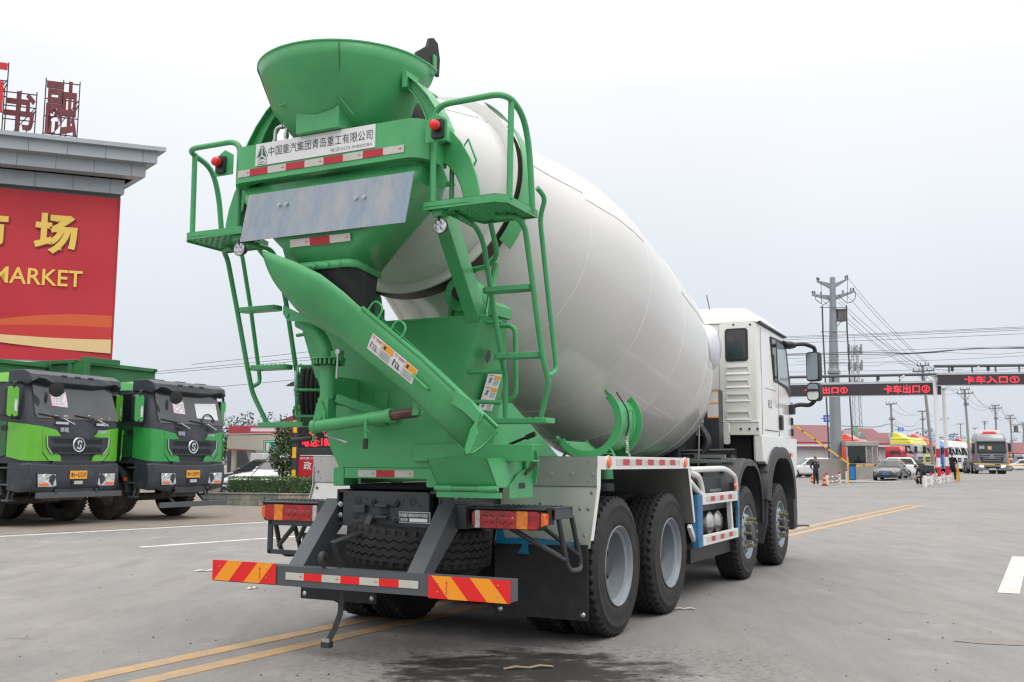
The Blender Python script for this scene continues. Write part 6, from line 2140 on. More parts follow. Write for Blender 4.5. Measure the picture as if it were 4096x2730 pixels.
for k, (x, m_) in enumerate(((-12.95, (0.62, 0.64, 0.64)), (-12.25, (0.60, 0.60, 0.62)))):
    t = thing('charging_pillar', ('white charging pillar with green front under the canopy', 'second white charging pillar, half behind the white car')[k], 'charger', (x, 51.2, 0), R(-10), 'charging pillars')
    c = MB(mat('charger_body', m_, 0.4)).prism(rrect(-0.35, 0.35, 0.0, 1.75, 0.06), 'y', 0, 0.5)
    c.build('charger_body', t, bevel=0.02)
    c = MB(mat('charger_green', (0.02, 0.32, 0.14), 0.4)).prism(rrect(-0.28, 0.28, 0.9, 1.3, 0.05), 'y', -0.02, 0.0)
    c.use(BLK).prism(rrect(-0.12, 0.12, 1.1, 1.4, 0.03), 'y', -0.04, -0.02)
    c.build('charger_screen', t)
BRICKR = mat('dull_red_roof', (0.20, 0.055, 0.055), 0.6, nv=0.08, ns=1)
REDF = mat('red_fascia', (0.50, 0.035, 0.07), 0.5)
WSTRIP = mat('white_fascia', (0.66, 0.67, 0.69), 0.5)
t = thing('filling_station_shop', 'red roofed low shop building with white and red fascia behind the bush', 'building', (-18.1, 70, 0), R(-3))
c = MB(mat('grey_shop_wall', (0.30, 0.30, 0.295), 0.7, nv=0.04, ns=1)).box(0.2, 9, 0.3, 6, 0, 3.35)
c.build('wall', t)
c = MB(WSTRIP).box(0.0, 9.2, -0.3, 0.3, 3.40, 3.68)
c.use(REDF).box(-0.05, 9.25, -0.35, 0.3, 3.68, 3.80)
c.box(-0.05, 9.25, -0.35, 0.3, 3.30, 3.40)
c.build('fascia', t)
c = MB(BRICKR).prism([(0.9, 3.8), (9.2, 3.8), (9.2, 5.6), (5.2, 5.6)], 'y', 0.5, 6)
c.build('roof', t)
c = MB(BRICKR)
t = thing('shipping_container', 'red shipping container standing behind the shop roof', 'container', (-26.8, 95, 2.35), R(-2))
c = MB(mat('container_red', (0.36, 0.045, 0.07), 0.6, nv=0.08, ns=1)).box(0, 6.0, 0, 2.4, 0, 2.3)
for k in range(20):
    c.box(0.1 + k * 0.3, 0.22 + k * 0.3, -0.04, 0, 0.1, 2.2)
c.build('container_shell', t)
c = MB(CHAS).box(0, 6, 0, 2.4, -2.35, -0.01)
c.build('container_stand', t)
t = thing('street_lamp', 'dark street lamp with a wide shade, behind the left ladder', 'street lamp', (-9.05, 45, 0))
c = MB(CHAS).tube([(0, 0, 0), (0, 0, 4.75)], 0.06, 8)
c.tube([(0, 0, 4.85), (-0.5, 0, 4.85)], 0.04, 8)
c.build('lamp_post', t)
c = MB(CHAS)
c.loft([[(-1.1, -0.2, 4.72), (0.1, -0.2, 4.72), (0.1, 0.2, 4.72), (-1.1, 0.2, 4.72)], [(-0.8, -0.2, 4.90), (0.1, -0.2, 4.98), (0.1, 0.2, 4.98), (-0.8, 0.2, 4.90)], [(-0.4, -0.12, 4.98), (0.1, -0.15, 5.02), (0.1, 0.15, 5.02), (-0.4, 0.12, 4.98)]])
c.build('lamp_shade', t)

FARL = [mat('hazed_leaf_dark', (0.080, 0.105, 0.100), 0.8), mat('hazed_leaf_mid', (0.11, 0.135, 0.125), 0.8), mat('hazed_leaf_light', (0.15, 0.175, 0.16), 0.8)]  # distance haze is put into these greyed leaf colours


def treeline(x0, y0, x1, y1, n, h, seed, lab):
    random.seed(seed)
    c = MB()
    for k in range(n):
        f = (k + random.random()) / n
        x, y = x0 + (x1 - x0) * f, y0 + (y1 - y0) * f + random.uniform(0, 12)
        hh = h * random.uniform(0.75, 1.12)
        r = hh * random.uniform(0.15, 0.24)
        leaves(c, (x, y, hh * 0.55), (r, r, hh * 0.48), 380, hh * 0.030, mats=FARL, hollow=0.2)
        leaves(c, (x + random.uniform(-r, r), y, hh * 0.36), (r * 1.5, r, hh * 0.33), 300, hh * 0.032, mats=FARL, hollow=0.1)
    return struct(c, 'far_trees', lab, kind='stuff', smooth=0, fix=False)


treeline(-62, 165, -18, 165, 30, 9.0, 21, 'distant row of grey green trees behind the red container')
# ================================================================ right side: poles, wires, gate, traffic, shops
POLE = mat('concrete_pole', (0.26, 0.25, 0.24), 0.8, nv=0.1, ns=1)
POLED = mat('dark_crossarm', (0.14, 0.13, 0.14), 0.7)
STL = mat('galvanised_pole', (0.25, 0.28, 0.30), 0.5, metal=0.25, nv=0.07, ns=0.8)
WIREM = mat('wire_black', (0.06, 0.06, 0.065), 0.6)
POLES = [(36.06, 86, 0.58, 35.46, 9.86, [(9.83, 0.53), (9.35, 0.94)], 0), (41.76, 110, 0.6, 41.7, 8.01, [(7.93, 0.6), (6.22, 0.29)], 0), (61.4, 150, 0.6, 61.56, 9.4, [(9.24, 0.72), (8.02, 0.36)], 0), (82.07, 190, 0.6, 82.15, 10.07, [(9.94, 0.75)], 0), (47.85, 105, 0.6, 47.62, 9.24, [(9.19, 0.51), (8.79, 0.87), (7.58, 0.25)], 0), (67.6, 140, 0.6, 67.67, 9.65, [(9.6, 0.55), (9.21, 0.91), (7.75, 0.31)], 0), (82.23, 165, 0.6, 82.13, 9.48, [(9.41, 0.54), (8.95, 0.94)], 1), (96.12, 215, 0.6, 96.29, 10.11, [(10.01, 0.75)], 0), (115.3, 250, 0.6, 115.52, 10.57, [(10.42, 0.77)], 0), (103.45, 220, 0.6, 103.85, 10.95, [(10.72, 0.63), (10.24, 0.39)], 0), (94.28, 185, 0.6, 94.41, 9.14, [(9.07, 0.49), (8.72, 0.89)], 0)]
WIRES = [([(13.87, 77.0, 10.77), (20.62, 72.0, 10.54), (24.89, 68.0, 10.25), (28.25, 64.0, 9.98), (32.06, 59.0, 9.6)], 0.012, 'h'), ([(13.87, 77.0, 10.68), (20.61, 72.0, 10.45), (24.89, 68.0, 10.17), (28.25, 64.0, 9.9), (32.06, 59.0, 9.52)], 0.012, 'h'), ([(13.87, 77.0, 10.54), (20.61, 72.0, 10.32), (24.88, 68.0, 10.05), (28.24, 64.0, 9.78), (32.05, 59.0, 9.42)], 0.012, 'h'), ([(13.87, 77.0, 10.26), (20.6, 72.0, 10.06), (24.87, 68.0, 9.8), (28.23, 64.0, 9.53), (32.04, 59.0, 9.19)], 0.012, 'h'), ([(14.48, 80.5, 9.97), (21.29, 74.5, 9.54), (25.57, 70.0, 9.19), (27.24, 68.0, 8.92), (29.49, 65.0, 8.84), (31.71, 61.5, 8.59), (32.53, 60.0, 8.48)], 0.022, 'b'), ([(14.48, 80.5, 9.83), (21.29, 74.5, 9.44), (25.57, 70.0, 9.05), (27.24, 68.0, 8.9), (28.4, 66.5, 8.82), (29.84, 64.5, 8.84), (31.7, 61.5, 8.53), (32.53, 60.0, 8.4)], 0.022, 'b'), ([(14.66, 81.5, 9.79), (21.58, 75.5, 9.61), (25.94, 71.0, 9.4), (29.4, 66.75, 9.11), (32.23, 62.5, 8.78), (33.08, 61.0, 8.65)], 0.01, 'h'), ([(14.66, 81.5, 9.64), (21.57, 75.5, 9.31), (25.93, 71.0, 9.04), (28.83, 67.5, 8.89), (30.28, 65.5, 8.64), (31.28, 64.0, 8.43), (32.21, 62.5, 8.4), (33.06, 61.0, 8.32)], 0.01, 'h'), ([(14.65, 81.5, 9.07), (21.56, 75.5, 8.81), (25.91, 71.0, 8.58), (29.37, 66.75, 8.35), (32.19, 62.5, 8.17), (33.04, 61.0, 8.11)], 0.01, 'h'), ([(14.64, 81.5, 8.64), (21.54, 75.5, 8.27), (25.89, 71.0, 7.97), (27.67, 68.9, 7.83), (29.88, 66.0, 7.61)], 0.01, 'h'), ([(21.56, 75.5, 9.08), (25.92, 71.0, 8.87), (27.22, 69.5, 8.99), (28.83, 67.5, 8.94)], 0.01, 'h'), ([(23.58, 73.5, 8.62), (25.9, 71.0, 8.33), (26.52, 70.3, 8.47), (27.89, 68.65, 8.15), (29.51, 66.5, 7.56), (32.15, 62.5, 7.38)], 0.01, 'h'), ([(26.23, 77.0, 15.8), (28.67, 79.25, 14.07), (31.12, 81.5, 12.57), (33.56, 83.75, 11.19), (36.0, 86.0, 10.04)], 0.012, 'd'), ([(24.13, 77.0, 15.52), (26.83, 79.25, 13.83), (29.53, 81.5, 12.38), (32.24, 83.75, 11.04), (34.94, 86.0, 9.94)], 0.012, 'd'), ([(26.64, 77.0, 14.85), (29.08, 79.25, 13.23), (31.52, 81.5, 11.86), (33.96, 83.75, 10.59), (36.4, 86.0, 9.56)], 0.012, 'd'), ([(23.72, 77.0, 14.5), (26.43, 79.25, 12.94), (29.14, 81.5, 11.62), (31.86, 83.75, 10.41), (34.57, 86.0, 9.44)], 0.012, 'd'), ([(25.93, 77.0, 14.62), (28.41, 79.25, 13.07), (30.88, 81.5, 11.76), (33.35, 83.75, 10.56), (35.83, 86.0, 9.6)], 0.012, 'd'), ([(25.38, 77.0, 13.9), (27.82, 79.25, 12.5), (30.26, 81.5, 11.34), (32.7, 83.75, 10.29), (35.14, 86.0, 9.48)], 0.012, 'd'), ([(26.08, 77.0, 12.62), (28.43, 79.25, 11.46), (30.77, 81.5, 10.53), (33.12, 83.75, 9.72), (35.47, 86.0, 9.14)], 0.012, 'd'), ([(26.42, 77.0, 12.74), (28.83, 79.25, 11.6), (31.23, 81.5, 10.71), (33.64, 83.75, 9.92), (36.05, 86.0, 9.37)], 0.012, 'd'), ([(34.98, 86.0, 9.93), (37.42, 89.8, 9.23), (39.85, 93.6, 8.81), (42.29, 97.4, 8.68), (44.73, 101.2, 8.84), (47.16, 105.0, 9.29)], 0.012, 'p'), ([(34.61, 86.0, 9.45), (37.06, 89.8, 8.76), (39.5, 93.6, 8.36), (41.95, 97.4, 8.25), (44.39, 101.2, 8.43), (46.84, 105.0, 8.89)], 0.012, 'p'), ([(35.94, 86.0, 9.93), (38.37, 89.8, 9.23), (40.79, 93.6, 8.81), (43.22, 97.4, 8.68), (45.65, 101.2, 8.84), (48.08, 105.0, 9.29)], 0.012, 'p'), ([(36.31, 86.0, 9.45), (38.73, 89.8, 8.76), (41.14, 93.6, 8.36), (43.56, 97.4, 8.25), (45.98, 101.2, 8.43), (48.4, 105.0, 8.89)], 0.012, 'p'), ([(47.16, 105.0, 9.29), (51.16, 112.0, 8.73), (55.17, 119.0, 8.49), (59.17, 126.0, 8.58), (63.17, 133.0, 8.98), (67.17, 140.0, 9.7)], 0.012, 'p'), ([(46.84, 105.0, 8.89), (50.84, 112.0, 8.33), (54.84, 119.0, 8.1), (58.85, 126.0, 8.18), (62.85, 133.0, 8.59), (66.85, 140.0, 9.31)], 0.012, 'p'), ([(48.08, 105.0, 9.29), (52.1, 112.0, 8.73), (56.11, 119.0, 8.49), (60.13, 126.0, 8.58), (64.15, 133.0, 8.98), (68.17, 140.0, 9.7)], 0.012, 'p'), ([(48.4, 105.0, 8.89), (52.42, 112.0, 8.33), (56.44, 119.0, 8.1), (60.45, 126.0, 8.18), (64.47, 133.0, 8.59), (68.49, 140.0, 9.31)], 0.012, 'p'), ([(67.17, 140.0, 9.7), (70.07, 145.0, 9.02), (72.96, 150.0, 8.66), (75.86, 155.0, 8.63), (78.75, 160.0, 8.91), (81.64, 165.0, 9.51)], 0.012, 'p'), ([(66.85, 140.0, 9.31), (69.74, 145.0, 8.62), (72.62, 150.0, 8.25), (75.51, 155.0, 8.19), (78.4, 160.0, 8.46), (81.28, 165.0, 9.05)], 0.012, 'p'), ([(68.17, 140.0, 9.7), (71.06, 145.0, 9.02), (73.95, 150.0, 8.66), (76.84, 155.0, 8.63), (79.73, 160.0, 8.91), (82.62, 165.0, 9.51)], 0.012, 'p'), ([(68.49, 140.0, 9.31), (71.39, 145.0, 8.62), (74.28, 150.0, 8.25), (77.18, 155.0, 8.19), (80.08, 160.0, 8.46), (82.98, 165.0, 9.05)], 0.012, 'p'), ([(81.64, 165.0, 9.51), (84.11, 169.0, 8.93), (86.57, 173.0, 8.61), (89.04, 177.0, 8.54), (91.5, 181.0, 8.73), (93.97, 185.0, 9.17)], 0.012, 'p'), ([(81.28, 165.0, 9.05), (83.75, 169.0, 8.49), (86.21, 173.0, 8.19), (88.68, 177.0, 8.14), (91.14, 181.0, 8.35), (93.61, 185.0, 8.82)], 0.012, 'p'), ([(82.62, 165.0, 9.51), (85.06, 169.0, 8.93), (87.51, 173.0, 8.61), (89.96, 177.0, 8.54), (92.4, 181.0, 8.73), (94.85, 185.0, 9.17)], 0.012, 'p'), ([(82.98, 165.0, 9.05), (85.42, 169.0, 8.49), (87.87, 173.0, 8.19), (90.32, 177.0, 8.14), (92.76, 181.0, 8.35), (95.21, 185.0, 8.82)], 0.012, 'p'), ([(41.16, 110.0, 8.03), (45.11, 118.0, 7.65), (49.06, 126.0, 7.59), (53.01, 134.0, 7.86), (56.96, 142.0, 8.44), (60.91, 150.0, 9.34)], 0.012, 'p'), ([(41.44, 110.0, 6.32), (45.4, 118.0, 6.04), (49.36, 126.0, 6.08), (53.32, 134.0, 6.44), (57.28, 142.0, 7.12), (61.24, 150.0, 8.12)], 0.012, 'p'), ([(42.24, 110.0, 8.03), (46.23, 118.0, 7.65), (50.23, 126.0, 7.59), (54.22, 134.0, 7.86), (58.21, 142.0, 8.44), (62.21, 150.0, 9.34)], 0.012, 'p'), ([(41.96, 110.0, 6.32), (45.95, 118.0, 6.04), (49.93, 126.0, 6.08), (53.91, 134.0, 6.44), (57.9, 142.0, 7.12), (61.88, 150.0, 8.12)], 0.012, 'p'), ([(60.91, 150.0, 9.34), (65.02, 158.0, 8.9), (69.14, 166.0, 8.76), (73.25, 174.0, 8.9), (77.36, 182.0, 9.32), (81.48, 190.0, 10.04)], 0.012, 'p'), ([(62.21, 150.0, 9.34), (66.33, 158.0, 8.9), (70.45, 166.0, 8.76), (74.58, 174.0, 8.9), (78.7, 182.0, 9.32), (82.83, 190.0, 10.04)], 0.012, 'p'), ([(81.48, 190.0, 10.04), (84.3, 195.0, 9.54), (87.13, 200.0, 9.3), (89.96, 205.0, 9.31), (92.79, 210.0, 9.58), (95.62, 215.0, 10.11)], 0.012, 'p'), ([(31.87, 100.0, 5.18), (38.05, 105.0, 5.22), (41.61, 110.0, 5.74), (51.41, 130.0, 5.65), (61.44, 150.0, 6.71), (76.17, 180.0, 6.31), (83.06, 190.0, 6.6)], 0.03, 't')]
WIRES += [([(-22.82, 60.0, 6.54), (-15.29, 57.0, 6.9), (-7.01, 54.0, 7.38)], 0.012, 'l'), ([(-22.81, 60.0, 6.41), (-15.29, 57.0, 6.75), (-7.0, 54.0, 7.21)], 0.012, 'l'), ([(-19.31, 60.0, 7.11), (-13.63, 57.0, 7.36), (-7.02, 54.0, 7.73)], 0.012, 'l'), ([(-22.75, 60.0, 5.31), (-15.74, 57.0, 5.65), (-7.93, 54.0, 6.11)], 0.012, 'l')]
CABL = [[(23.97, 76.5, 15.43), (23.95, 76.5, 13.63), (24.0, 76.5, 13.48), (23.99, 76.5, 11.5), (24.03, 76.5, 9.19), (24.12, 76.5, 4.42)], [(26.06, 76.5, 15.7), (25.93, 76.5, 13.71), (25.87, 76.5, 13.56), (25.86, 76.5, 11.51), (25.93, 76.5, 9.2), (25.89, 76.5, 6.26), (25.95, 76.5, 4.07)]]
JUMP = [[(23.63, 76.7, 14.41), (23.54, 76.7, 14.07), (23.76, 76.7, 13.88), (24.03, 76.7, 13.69)], [(24.5, 76.7, 14.37), (24.64, 76.7, 14.07), (24.57, 76.7, 13.85), (24.2, 76.7, 13.66), (24.04, 76.7, 13.54)], [(25.41, 76.7, 14.42), (25.48, 76.7, 14.23), (25.77, 76.7, 13.97), (25.94, 76.7, 13.74)], [(26.54, 76.7, 14.8), (26.7, 76.7, 14.5), (26.63, 76.7, 14.12), (26.39, 76.7, 13.86), (25.98, 76.7, 13.76)]]
PLAB = ['leaning pole with two crossarms behind the exit sign, next to its right end', 'utility pole with a lamp arm above the nearest blue road sign', 'slim pole with one crossarm left of the leaning pole', 'pole with one crossarm just left of the white gate posts', 'tall pole with two wide crossarms right of the gate posts', 'pole with two crossarms rising behind the grey lorry', 'pole with two crossarms and a transformer right of the grey lorry', 'small far pole with a single crossarm between the two tall poles', 'small far pole just left of the grey lorry roof', 'small far pole straight behind the grey lorry roof', 'pole with two crossarms at the right edge of the picture']
for k, (bx, by, bz, tx, tz, arms, tr) in enumerate(POLES):
    t = thing('utility_pole', PLAB[k], 'utility pole', (bx, by, bz), 0, 'utility poles along the road')
    r0 = 0.16 if by < 120 else 0.17
    c = MB(POLE).tube([(0, 0, 0), (tx - bx, 0, tz - bz)], [r0, r0 * 0.65], 10)
    c.build('pole_shaft', t)
    for z, hw in arms:
        cx = (tx - bx) * (z - bz) / (tz - bz)
        c = MB(POLED)
        c.beam((cx - hw, -0.12, z - bz - hw * 0.06), (cx + hw, -0.12, z - bz + hw * 0.06), 0.09, 0.10)
        for q in (-0.92, -0.4, 0.4, 0.92):
            c.cyl((cx + hw * q, -0.12, z - bz), (cx + hw * q, -0.12, z - bz + 0.28), 0.045, 0.03, 6)
        if hw > 0.8:
            for s in (-1, 1):
                c.beam((cx + s * hw * 0.6, -0.1, z - bz), (cx, -0.1, z - bz - 0.9), 0.04, 0.04)
        c.build('crossarm', t)
    if tr:
        c = MB(POLED).cyl((0.75, 0, tz - bz - 2.7), (0.75, 0, tz - bz - 1.7), 0.35, n=12)
        c.box(0, 1.4, -0.3, 0.3, tz - bz - 2.8, tz - bz - 2.7)
        c.box(0, 1.4, -0.3, 0.3, tz - bz - 1.6, tz - bz - 1.52)
        c.build('transformer', t)
GRP = {'h': ('thin black overhead wire stretched across above the gate', 'overhead wires above the gate'), 'b': ('thick sagging bundle of black cables above the gate', 'cable bundles above the gate'), 'd': ('thin wire slanting down from the big steel pole to the leaning pole', 'wires from the big steel pole'), 'p': ('thin wire hanging between the utility poles along the road', 'wires between the utility poles'), 't': ('thick looped telephone cable strung low along the red roofed shops', None), 'l': ('thin wire crossing the sky between the dump trucks and the mixer', 'wires behind the mixer')}
for pts, r, g in WIRES:
    q = []
    pv = [Vector(p) for p in pts]
    for i in range(len(pv) - 1):
        p0, p1, p2, p3 = pv[max(0, i - 1)], pv[i], pv[i + 1], pv[min(len(pv) - 1, i + 2)]
        for k in range(5):
            s = k / 5
            q.append(0.5 * ((2 * p1) + (p2 - p0) * s + (2 * p0 - 5 * p1 + 4 * p2 - p3) * s * s + (3 * p1 - p0 - 3 * p2 + p3) * s ** 3))
    q.append(pv[-1])
    o = MB(WIREM).tube(q, r * 1.15, 5).build('overhead_wire', fix=False)
    tag(o, GRP[g][0], 'wire', GRP[g][1])

# ---- big tubular steel pole
t = thing('steel_power_pole', 'thick grey tubular steel power pole with two pairs of crossarms and cable risers', 'power pole', (24.85, 77, 0.2))
c = MB(STL)
c.tube([(0.0, 0, 0), (0.04, 0, 8.2)], [0.44, 0.40], 20)
c.tube([(0.04, 0, 8.2), (0.18, 0, 15.62)], [0.375, 0.205], 20)
c.cyl((0.04, 0, 8.1), (0.04, 0, 8.2), 0.50, n=20)
c.cyl((0.04, 0, 8.2), (0.04, 0, 8.55), 0.46, 0.36, n=20)
c.sphere((0.18, 0, 15.6), 0.21, 14, 6, (1, 1, 0.5))
for z in (11.5, 12.2, 13.0, 9.4):
    c.cyl((0.13, 0, z), (0.13, 0, z + 0.06), 0.34 - (z - 9) * 0.018, n=16)
c.build('pole_shaft', t, smooth=50)
for za, xl, xr, zl, zr in ((15.25, -1.05, 1.38, 15.55, 15.75), (14.3, -1.46, 1.83, 14.48, 14.75)):
    c = MB(STL)
    for xe, ze in ((xl, zl), (xr, zr)):
        s = 1 if xe > 0 else -1
        z0 = za - 0.2
        c.loft([[(0.15 + s * 0.15, -0.12, z0 - 0.28), (0.15 + s * 0.15, 0.12, z0 - 0.28), (0.15 + s * 0.15, 0.12, z0 + 0.10), (0.15 + s * 0.15, -0.12, z0 + 0.10)], [(xe, -0.05, ze - 0.30), (xe, 0.05, ze - 0.30), (xe, 0.05, ze - 0.16), (xe, -0.05, ze - 0.16)]])
        c.use(POLED)
        for f in (0.97, 0.86) + ((0.52,) if za < 15 else ()):
            zz = z0 + (ze - 0.2 - z0) * f
            c.cyl((xe * f, 0, zz), (xe * f, 0, zz + 0.30), 0.05, 0.035, 6)
            c.cyl((xe * f, 0, zz + 0.14), (xe * f, 0, zz + 0.18), 0.085, n=8)
            c.cyl((xe * f, 0, zz + 0.24), (xe * f, 0, zz + 0.27), 0.075, n=8)
        c.use(STL)
    c.build('crossarm', t)
RX = -24.85
c = MB(WIREM)
for pl in CABL:
    c = MB(WIREM).tube([(x + RX, y - 77, z - 0.2) for x, y, z in pl[:2]], 0.02, 6)
    c.tube([(x + RX, y - 77, z - 0.2) for x, y, z in pl[2:]] + [(pl[-1][0] + RX + 0.05, pl[-1][1] - 77, 0.5)], 0.06, 8)
    c.build('cable_riser', t)
for pl in JUMP:
    MB(WIREM).tube([(x + RX, y - 77, z - 0.2) for x, y, z in pl], 0.028, 6, fil=0.1).build('jumper_cable', t)
c = MB(POLED)
for z, a, b in ((13.2, -1.0, 0), (11.3, -1.0, 1.1), (8.9, -0.85, 1.15), (13.2, 0, 1.1)):
    c.beam((a, -0.35, z), (b, -0.35, z), 0.04, 0.05)
c.build('cable_bracket', t)
c = MB(POLED)
c.box(0.45, 1.05, -0.2, 0.35, 12.35, 13.05)
c.box(0.35, 1.2, -0.25, 0.4, 13.05, 13.12)
c.box(0.35, 1.1, -0.25, 0.4, 12.2, 12.34)
c.beam((0.2, 0, 11.5), (0.8, 0, 12.25), 0.05, 0.05)
c.use(LENSW).cyl((1.15, -0.1, 12.55), (1.15, -0.1, 12.8), 0.06, n=8)
c.build('switch_box', t)

# ---- lattice mast
t = thing('lattice_mast', 'grey lattice telephone mast with aerials behind the steel pole', 'mast', (51.75, 150, 0.6))
LATM = mat('mast_grey', (0.40, 0.42, 0.45), 0.6)
c = MB(LATM)
H = 18.6


def mw(z):
    return 0.62 - 0.28 * z / H


for sx in (-1, 1):
    for sy in (-1, 1):
        c.beam((sx * mw(0), sy * mw(0), 0), (sx * mw(H), sy * mw(H), H), 0.10, 0.10)
N = 16
for k in range(N):
    z0, z1 = H * k / N, H * (k + 1) / N
    a, b = mw(z0), mw(z1)
    for (p, q) in (((-a, -a, z0), (b, -b, z1)), ((a, -a, z0), (-b, -b, z1)), ((a, -a, z0), (b, b, z1)), ((-a, -a, z0), (-b, b, z1)), ((-b, -b, z1), (b, -b, z1)), ((b, -b, z1), (b, b, z1))):
        c.beam(p, q, 0.05, 0.05)
c.cyl((0, 0, H), (0, 0, H + 1.6), 0.04, n=6)
c.build('mast_frame', t, smooth=0)
for z in (H - 1.0, H - 3.4, H - 6.2):
    c = MB(STL)
    c.lathe([(0.95, 0), (0.95, 0.08), (0.85, 0.08), (0.85, 0)], (0, 0, z), (0, 0, 1), 14)
    for a in (20, 75, 140, 200, 260, 320):
        x, y = 1.0 * math.cos(R(a)), 1.0 * math.sin(R(a))
        c.box(x - 0.13, x + 0.13, y - 0.08, y + 0.08, z - 0.4, z + 1.1 * (0.7 if a % 40 else 1))
    c.build('aerial_ring', t, smooth=0)

# ---- gate: two LED gantries on striped posts
STRW = mat('post_white', (0.72, 0.70, 0.70), 0.5, nv=0.03, ns=3)
STRR = mat('post_red', (0.45, 0.02, 0.04), 0.5)
GPAN = mat('gantry_panel', (0.040, 0.036, 0.040), 0.45)
ZINC = mat('gantry_zinc', (0.50, 0.52, 0.53), 0.5, metal=0.3, nv=0.06, ns=1)


def led_gantry(name, lab, loc, rz, w, z0, z1, texts, trss):
    t = thing(name, lab, 'sign', loc, rz, 'lorry gate signs')
    c = MB(ZINC)
    c.box(-0.03, w + 0.03, 0, 0.3, z1, z1 + 0.13)
    c.box(-0.03, w + 0.03, 0, 0.3, z0 - 0.03, z0)
    fr = c.build('sign_frame', t)
    c = MB(GPAN).box(0, w, 0.02, 0.28, z0, z1)
    c.use(LED)
    for body, x, ww, h in texts:
        c.text(body, (x, 0.012, (z0 + z1) / 2 - h / 2), (1, 0, 0), (0, 0, 1), h, ww, bold=0.012)
    c.build('led_panel', t, smooth=0)
    c = MB(CHASL)
    c.tube([(-0.2, 0.1, z1 + 0.52), (w + 0.2, 0.1, z1 + 0.52)], 0.09, 10)
    for k in range(int(w / 1.1)):
        c.box(0.6 + k * 1.3, 0.68 + k * 1.3, 0.06, 0.14, z1 + 0.1, z1 + 0.5)
    c.build('service_pipe', t)
    c = MB(CHAS)
    for x in trss:
        c.box(x, x + 0.14, -0.02, 0.16, z1 + 0.22, z1 + 0.42)
        c.box(x + 0.05, x + 0.08, 0.05, 0.08, z1 + 0.1, z1 + 0.25)
    c.use(PLATEW).beam((trss[0] + 1.3, 0, z1 + 0.25), (trss[0] + 1.55, -0.1, z1 + 0.45), 0.12, 0.12)
    c.build('gate_camera', t)
    return t


led_gantry('exit_gantry', 'dark LED gate sign for the exit lanes, lower and left of the post', (16.9, 63.1, 0), math.atan2(-2.9, 9.0), 9.45, 5.56, 6.27, [('卡车出口①', 1.55, 2.55, 0.42), ('卡车出口②', 6.2, 2.62, 0.50)], (5.85, 3.2))
led_gantry('entry_gantry', 'dark LED gate sign for the entry lane, higher and right of the post', (25.35, 59.25, 0), math.atan2(-0.9, 5.2), 13.0, 6.04, 6.66, [('卡车入口①', 1.45, 3.05, 0.44), ('卡车入口②', 7.0, 3.05, 0.44)], (0.75, 2.75, 6.0))
for k, (x, y, z0, zt, lab) in enumerate(((25.32, 59.7, 0.23, 6.6, 'white gate post with red bands, left of the pair'), (26.62, 61.56, 0.29, 6.0, 'white gate post with red bands, right of the pair and shorter'))):
    t = thing('gate_post', lab, 'post', (x, y, z0), 0, 'striped gate posts')
    bands = [(0, 0.43, STRW), (0.43, 0.98, STRR), (0.98, 1.53, STRW), (1.53, 2.07, STRR), (2.07, zt - z0, STRW)]
    c = MB()
    for a, b, m in bands:
        c.use(m).cyl((0, 0, a), (0, 0, b), 0.115, n=14)
    c.use(ZINC).box(-0.16, 0.16, -0.16, 0.16, zt - z0 - 0.02, zt - z0 + 0.06)
    c.build('post_shaft', t)


def bollard(x, y, lab, h=0.82, r=0.085):
    t = thing('bollard', lab, 'bollard', (x, y, gz(x, y)), 0, 'white bollards with red tops')
    MB(STRW).cyl((0, 0, 0), (0, 0, h - 0.16), r, n=12).build('bollard_post', t)
    MB(STRR).lathe([(r * 1.02, 0), (r * 1.02, 0.08), (r * 0.8, 0.15), (0, 0.17)], (0, 0, h - 0.16), (0, 0, 1), 12).build('bollard_cap', t)
    return t


def rail(p, q, lab):
    c = MB()
    p, q = Vector(p), Vector(q)
    for z in (0.22, 0.52):
        for k in range(6):
            a, b = p.lerp(q, k / 6), p.lerp(q, (k + 1) / 6)
            c.use(STRW if k % 2 == 0 else STRR).tube([a + Vector((0, 0, z)), b + Vector((0, 0, z))], 0.035, 8)
    o = c.build('barrier_rail')
    tag(o, lab, 'rail', 'red and white rails between bollards')


bollard(19.24, 61.58, 'white bollard with red top beside the standing guard and traffic cone')
bollard(20.88, 64.2, 'white bollard with red top in front of the grey concrete wall')
bollard(22.0, 66.2, 'thin white bollard with red top next to the yellow pole', 0.95, 0.06)
rail((19.3, 61.65, 0.03), (20.85, 64.15, 0.08), 'red and white pipe rails left of the booth island')
bollard(24.2, 58.15, 'white bollard with red top right behind the seated guard', 0.70)
bollard(26.15, 61.1, 'white bollard with red top between the two gate posts', 0.70)
bollard(27.25, 62.6, 'white bollard with red top behind the standing man in black', 0.72)
rail((24.25, 58.2, 0.19), (26.1, 61.0, 0.28), 'white pipe rails between the seated guard and the gate posts')
rail((26.2, 61.15, 0.28), (27.2, 62.5, 0.32), 'white pipe rails right of the gate posts')
o = MB(STRW).box(-0.08, 0.08, -0.12, 0.12, 0, 0.62).build('bollard', bevel=0.01)
o.location = (22.75, 55.5, 0.12)
tag(o, 'flat white stone post at the left end of the rails beside the seated guard', 'bollard')
c = MB(STRW)
c.box(-0.04, 0.04, 0.0, 1.75, 0.40, 0.52)
c.box(-0.04, 0.04, 0.0, 1.75, 0.10, 0.18)
o = c.build('white_rail_bench', bevel=0.01)
o.location = (22.8, 55.6, 0.14)
o.rotation_euler = (0, 0, R(-29))
tag(o, 'low white rail the guard in blue is sitting on', 'rail')
YP = mat('yellow_pole_paint', (0.75, 0.42, 0.06), 0.5)
o = MB(YP).cyl((0, 0, 0), (0, 0, 1.75), 0.045, n=10).build('yellow_pole')
o.location = (22.05, 66.0, 0.09)
tag(o, 'slim yellow pole at the corner of the booth island', 'pole')
